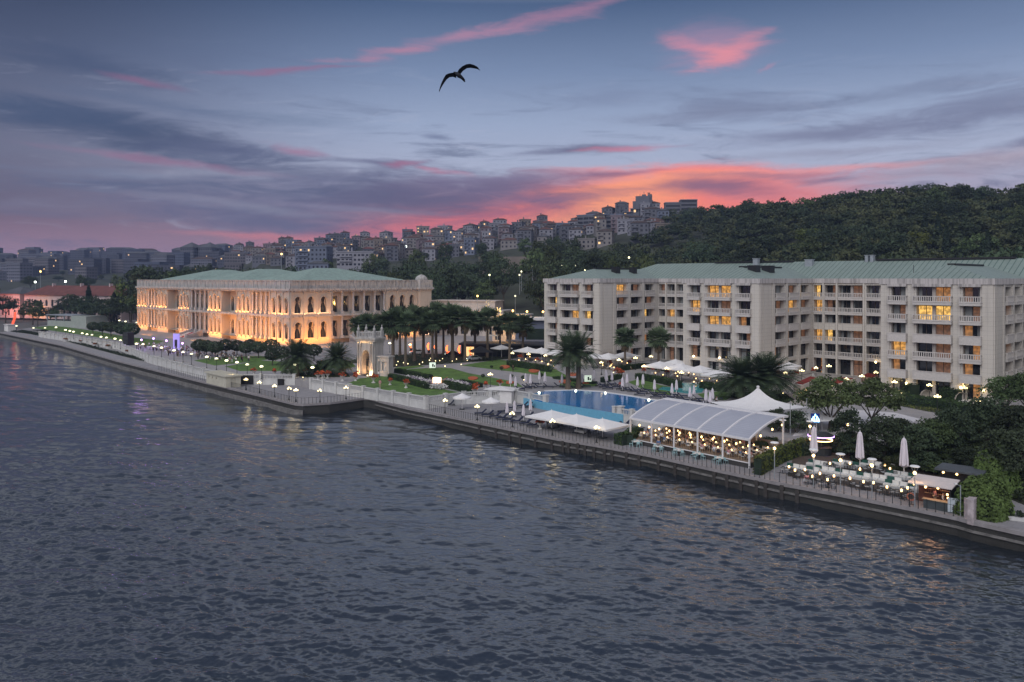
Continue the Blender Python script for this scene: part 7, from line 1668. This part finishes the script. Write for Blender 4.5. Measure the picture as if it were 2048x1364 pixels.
    fm_ = MB(); fm_.face([(-.015,fc.y-.015,fc.z-.035),(.015,fc.y-.015,fc.z-.035),(0,fc.y+.022,fc.z-.03)]); fm_.face([(-.012,fc.y-.015,fc.z-.035),(0,fc.y+.022,fc.z-.03),(0,fc.y-.01,fc.z+.02)]); fm_.face([(.012,fc.y-.015,fc.z-.035),(0,fc.y-.01,fc.z+.02),(0,fc.y+.022,fc.z-.03)]); fm_.build('nose', mskin, root)
    return root
KIND = [('stand','white','black',0,0),('stand','black','black',1,0),('stand','pink','beige',1,1),('walk','white','navy',0,0),('stand','blue','grey',2,1),('walk','red','black',0,1),('stand','navy','white',0,0),('sit','white','navy',0,0),('sit','pink','white',1,1),('sit','black','black',0,0),('sit','blue','beige',2,1),('sit','beige','grey',1,0)]
PP = [Proto(person(*k)) for k in KIND]
def who(k): return {'stand':'standing person','walk':'walking person','sit':'seated person'}[KIND[k][0]]+' in a '+KIND[k][1]+' top'
# guests at the reception before the palace
CR = []
for x0, x1, y0, y1, n in ((272,330,694,704,24),(330,385,700,715,34),(385,470,704,722,36),(455,500,715,728,8)):
    for _ in range(n): x = R.uniform(x0,x1); CR.append((x, R.uniform(y0,y1)))
CR.sort(); used_ = {}
for i, (x, y) in enumerate(CR):
    k = R.choice((0,0,1,1,2,3,4,6,6)); PP[k].put((*U(x,y,GZ),GZ), R.uniform(0,6.28), R.uniform(.95,1.05), who(k)+' at the reception before the palace, %s from left' % nth(i+1), 'person', 'guests at the reception')
# round tables of the reception
recT = Proto(table(mcush, .75, .75, False))
for i, (x, y) in enumerate(((300,699),(318,702),(338,706),(356,704),(372,711),(392,713),(410,709),(330,699))): recT.put((*U(x,y,GZ),GZ), 0, 1.3, 'round white reception table before the palace, %s from left' % nth(1+sorted((300,318,338,356,372,392,410,330)).index(x)), 'table', 'reception tables')
msp = mat('violet_spot', (.6,.4,1), .5, 0, 1., emit=(.50,.22,1.), es=12.)
for i, (x, y) in enumerate(((283,697),(307,694),(333,699),(352,696),(365,705))):
    root = empty('stage_light', (*U(x,y,GZ),GZ)); MB().cyl((0,0,0),(0,0,2.6),.05).build('stand', mdark, root); MB().ball((0,0,2.7),.24,7).build('lamp', msp, root)
    li = bpy.data.lights.new('violet_light','POINT'); li.energy = 260; li.color = (.5,.25,1.); li.shadow_soft_size=.3; o = bpy.data.objects.new('violet_light', li); COL.objects.link(o); o.parent = root; o.location = (0,-.5,2.9)
    tag(root, 'violet stage light among the reception guests, %s from left' % nth(1+sorted((283,307,333,352,365)).index(x)), 'stage light', 'violet stage lights')
root = empty('loudspeaker_stack', (*U(257,690,GZ),GZ), -.7); m = MB(); m.box(-1.8,1.8,-1,1,0,4.2); m.build('cabinet', mpanel, root); m = MB()
for z in (.4,1.7,3.0): m.box(-1.6,1.6,-1.04,-1.0,z,z+1.0)
m.build('grille', mdark, root); tag(root, 'tall black loudspeaker stack at the left end of the reception', 'loudspeaker')
root = empty('stage_screen', (*U(353,700,GZ),GZ), -.5); m = MB(); m.box(-1.3,1.3,-.2,.2,0,5.0); m.build('panel', mat('violet_screen', (.3,.25,.5), .6, .2, .5, emit=(.35,.28,.9), es=.55), root); m = MB(); m.box(-.6,.6,-.24,-.21,1.0,3.2); m.build('dark_opening', mpanel, root); tag(root, 'tall violet lit screen beside the palace steps', 'screen')
# diners in the pavilion, waiters and strollers
di = 0
for i, (x, y) in enumerate(PT):
    for a in range(4):
        if R.random() > (.62 if y < 5 else .4): continue
        th = PVA+.1*(i%3)+a*math.pi/2; X, Y = PVW(x,y); di += 1
        k = 7+R.randrange(5); PP[k].put((X+math.sin(th)*.72, Y-math.cos(th)*.72, QZ+.70), th, .97, who(k)+', pavilion %s row, table %s, %s seat' % (('front','middle','rear')[i//9], nth(i%9+1), ('near','right','far','left')[a]), 'person', 'diners in the pavilion')
for x, y, k, t_ in ((5.2,.5,0,'waiter in white standing at the front of the pavilion deck, left part'),(11.8,2.5,0,'waiter in white between the pavilion tables, middle'),(16.2,4.9,1,'person in black standing at the rear right of the pavilion'),(8.4,4.8,1,'person in black standing at the rear of the pavilion, left of the middle')):
    PP[k].put((*PVW(x,y),QZ+.70), R.uniform(0,6), 1., t_, 'person')
for i, (x, y, z, k, t_) in enumerate(((1317,902,QZ,4,'person in blue walking past the mint chairs'),(1886,1018,QZ,0,'bartender in white at the kiosk counter'),(1588,905,QZ,6,'person in navy by the flagpoles'),(1432,816,GZ,1,'person in black by the black fence behind the pavilion'),(1433,812,GZ,0,'person in white by the fence behind the pavilion'),(757,757,GZ,3,'person walking out of the gate arch'),(472,727,GZ,3,'person walking along the palace promenade'),(1026,745,GZ,1,'person in black beside the white path lamp'),(1240,779,GZ,5,'person in red walking among the loungers'),(760,776,GZ,2,'person in pink on the lawn corner'),(648,757,GZ,6,'person in navy beside the topiary dome'),(1614,968,QZ,8,'seated person in pink on the lounge terrace'),(1870,1010,QZ,2,'person in pink at the left of the bar kiosk'))):
    PP[k].put((*U(x,y,z),z), R.uniform(0,6), 1., t_, 'person')
# ================================================================ the gull crossing the sky
mgull = mat('dark_plumage', (.022,.026,.036), .8, .3, 6.)
gull = empty('seagull', ((915-1024)/F*24, 24, H+(HZ-149)*24/F), 0); tag(gull, 'dark seagull in flight with both wings spread high over the palace', 'bird')
def gp(x, y): return ((x-915)/F*24, (149-y)/F*24)
V, rad, E = [], [], []
body = [(907,144.5,-.03,.016),(911,146,.0,.05),(916,149,.04,.078),(921,152,.10,.062),(926,155,.17,.035),(929,157.5,.23,.02)]
for i, (x, y, dy, r) in enumerate(body): a, c = gp(x,y); V.append((a,dy,c)); rad.append(r)
E = [(i,i+1) for i in range(5)]
ob = skin_mesh('body', V, E, rad, mgull, gull, 2)
def wing(pts, name):
    """a tapering feathered wing: leading edge points with chord and sweep, given thickness"""
    m = MB(); rings = []
    for (x, y, ch, dep, th) in pts:
        a, c = gp(x,y); rings.append([(a,dep,c+th),(a+.004,dep+ch*.5,c+th*.6-.01),(a+.01,dep+ch,c-ch*.42),(a,dep+ch*.45,c-ch*.18-th)])
    for r0, r1 in zip(rings, rings[1:]):
        for i in range(4): m.face([r0[i],r0[(i+1)%4],r1[(i+1)%4],r1[i]])
    m.face(rings[0]); m.face(rings[-1][::-1]); return m.build(name, mgull, gull, True)
wing([(914,146,.24,.0,.012),(918,140,.24,-.04,.012),(925,134.5,.19,-.08,.010),(933,131,.16,-.10,.010),(940,129.5,.17,-.08,.009),(948,130.5,.15,-.02,.007),(955,133,.10,.06,.005),(959.5,138,.03,.14,.003)], 'wing')
wing([(911,145.5,.24,.0,.012),(905,147,.17,-.05,.012),(898,148.5,.16,-.07,.010),(892,151,.20,-.06,.010),(887,158,.18,-.02,.009),(882,167,.13,.04,.007),(879,174,.08,.10,.005),(877,180,.03,.15,.003)], 'wing')
m = MB(); a = [gp(924,153),(0,0)]; 
m.face([(*gp(923,151)[:1],.12,gp(923,151)[1]),(*gp(930,158)[:1],.34,gp(930,158)[1]),(*gp(927,158.5)[:1],.34,gp(927,158.5)[1]),(*gp(920,154.5)[:1],.12,gp(920,154.5)[1])]); m.build('tail', mgull, gull)
# ================================================================ planting beds and ground cover
mbed = mat('bed_soil', (.030,.034,.020), .95, .5, .5)
def bed(px, z, label, n=0, h=.6, m_=None, sd=1, leaf=.3):
    poly = [U(x,y,z) for x,y in px]; m = MB(); m.prism(poly, z-.03, z+.035); tag(m.build('planting_bed', mbed), label, kind='structure')
    if not n: return
    rg = np.random.default_rng(sd); xs = [p[0] for p in poly]; ys = [p[1] for p in poly]; out = []
    while len(out) < n:
        x, y = rg.uniform(min(xs),max(xs)), rg.uniform(min(ys),max(ys)); r_ = False
        for (x0,y0),(x1,y1) in zip(poly, poly[1:]+poly[:1]):
            if (y0 > y) != (y1 > y) and x < (x1-x0)*(y-y0)/(y1-y0)+x0: r_ = not r_
        if r_: out.append((x,y,z+rg.random()**.6*h*(.55+.45*math.sin(x*1.7)*math.cos(y*1.3))))
    p = np.array(out); v, f = leaf_quads(rg, p, p*0+[0,0,1.], leaf, .9); tag(npmesh('ground_cover', v, f, m_ or mleaf2), label+', leafy', kind='stuff')
bed([(1700,924),(1800,930),(1850,944),(1940,965),(2000,990),(2048,1010),(2120,990),(2120,900),(1990,880),(1840,880),(1740,885),(1700,905)], QZ, 'dense dark shrubs behind the lounge terrace', 16000, 1.5, mleaf2, 1, .34)
bed([(1780,866),(1840,850),(1950,842),(2120,850),(2120,960),(1990,930),(1850,905)], GZ, 'dark undergrowth below the hotel daybeds', 9000, 1.0, mleaf, 2, .32)
bed([(1770,806),(1800,797),(1950,808),(2100,815),(2100,845),(1950,838),(1850,822)], GZ, 'lawn strip in front of the right hotel wing', 5000, .25, mleaf3, 3, .2)
bed([(20,663),(60,668),(130,682),(236,710),(330,733),(420,752),(440,757),(405,745),(300,722),(200,696),(100,672),(50,661)], QZ, 'dark low planting along the foot of the western wall', 9000, .6, mleaf2, 4, .24)
bed([(1505,800),(1455,795),(1470,784),(1560,784),(1590,800),(1560,812)], GZ, 'planting round the date palms before the middle wing', 2500, .6, mhedge, 5, .25)
bed([(690,724),(780,735),(960,723),(1040,716),(960,708),(840,708),(740,712)], GZ, 'dark planted ground under the fan palms', 4000, .3, mleaf2, 6, .25)
bed([(560,745),(615,755),(700,754),(690,742),(640,738),(570,738)], GZ, 'green bed round the two date palms near the gate', 1800, .35, mhedge, 7, .22)
shr = [(1712,918,QZ),(1737,922,QZ),(1760,930,QZ),(1820,938,QZ),(1845,945,QZ),(1868,950,QZ),(1700,905,QZ),(1780,915,QZ),(1850,915,QZ),(1890,930,QZ),(1930,940,QZ),(1955,905,QZ),(1900,900,2.2),(1850,880,GZ),(1800,870,GZ),(1905,875,GZ),(1960,860,GZ),(2000,880,GZ),(2030,860,GZ)]
sx_ = sorted(s_[0] for s_ in shr)
for i, (x, y, z) in enumerate(shr):
    s = R.uniform(.42,.62); plant(big3 if i % 2 else big2, x, y, z, (s,s,s*.62), i*1.3, 'leafy shrub in the dark thicket behind the lounge terrace, %s from the left' % nth(1+sx_.index(x)), 'shrub', 'shrubs of the thicket behind the lounge')

hedge([U(1600,911,QZ),U(1660,903,QZ),U(1715,910,QZ),U(1790,926,QZ),U(1850,940,QZ)], 1.3, 1.7, 'long dark hedge closing the back of the lounge terrace', QZ, mleaf2, 22, .26)
# grounds beyond the right edge of the photograph: lawn and trees under the fourth wing
for nm_, pl_, z_ in (('lawn',[(74,100),(130,104),(138,150),(112,140),(88,128)],GZ),('lawn',[(66,78),(88,58),(90,54),(92,100),(72,92)],QZ)):
    m = MB(); m.prism(pl_, z_-.05, z_+.03); tag(m.build(nm_, mgrass), 'lawn beyond the side path', kind='structure')
for i, (x, y, s) in enumerate(((84,112,.9),(97,118,1.0),(110,122,.95),(122,130,1.1),(78,96,.85),(92,98,.8),(108,106,.9),(86,76,.8),(76,84,.7))):
    (big if i % 2 else big2).put((x,y,GZ if y > 94 else QZ), i*1.1, (s,s,s), 'leafy garden tree beyond the side path at the far right', 'tree', 'trees beyond the side path')
# ================================================================ evening haze over the whole place
hm_ = bpy.data.materials.new('evening_haze'); hm_.use_nodes = True; hm_.node_tree.nodes.clear(); q = NT(hm_.node_tree)
pv = q.n('ShaderNodeVolumePrincipled'); pv.inputs['Density'].default_value = .00017; pv.inputs['Color'].default_value = (.45,.60,1.,1); pv.inputs['Anisotropy'].default_value = .2
q.put(q.n('ShaderNodeOutputMaterial').inputs['Volume'], pv.outputs[0])
m = MB(); m.box(-9300,9300,-1000,3700,-8,137); tag(m.build('haze', hm_), 'thin bluish evening haze', kind='stuff')
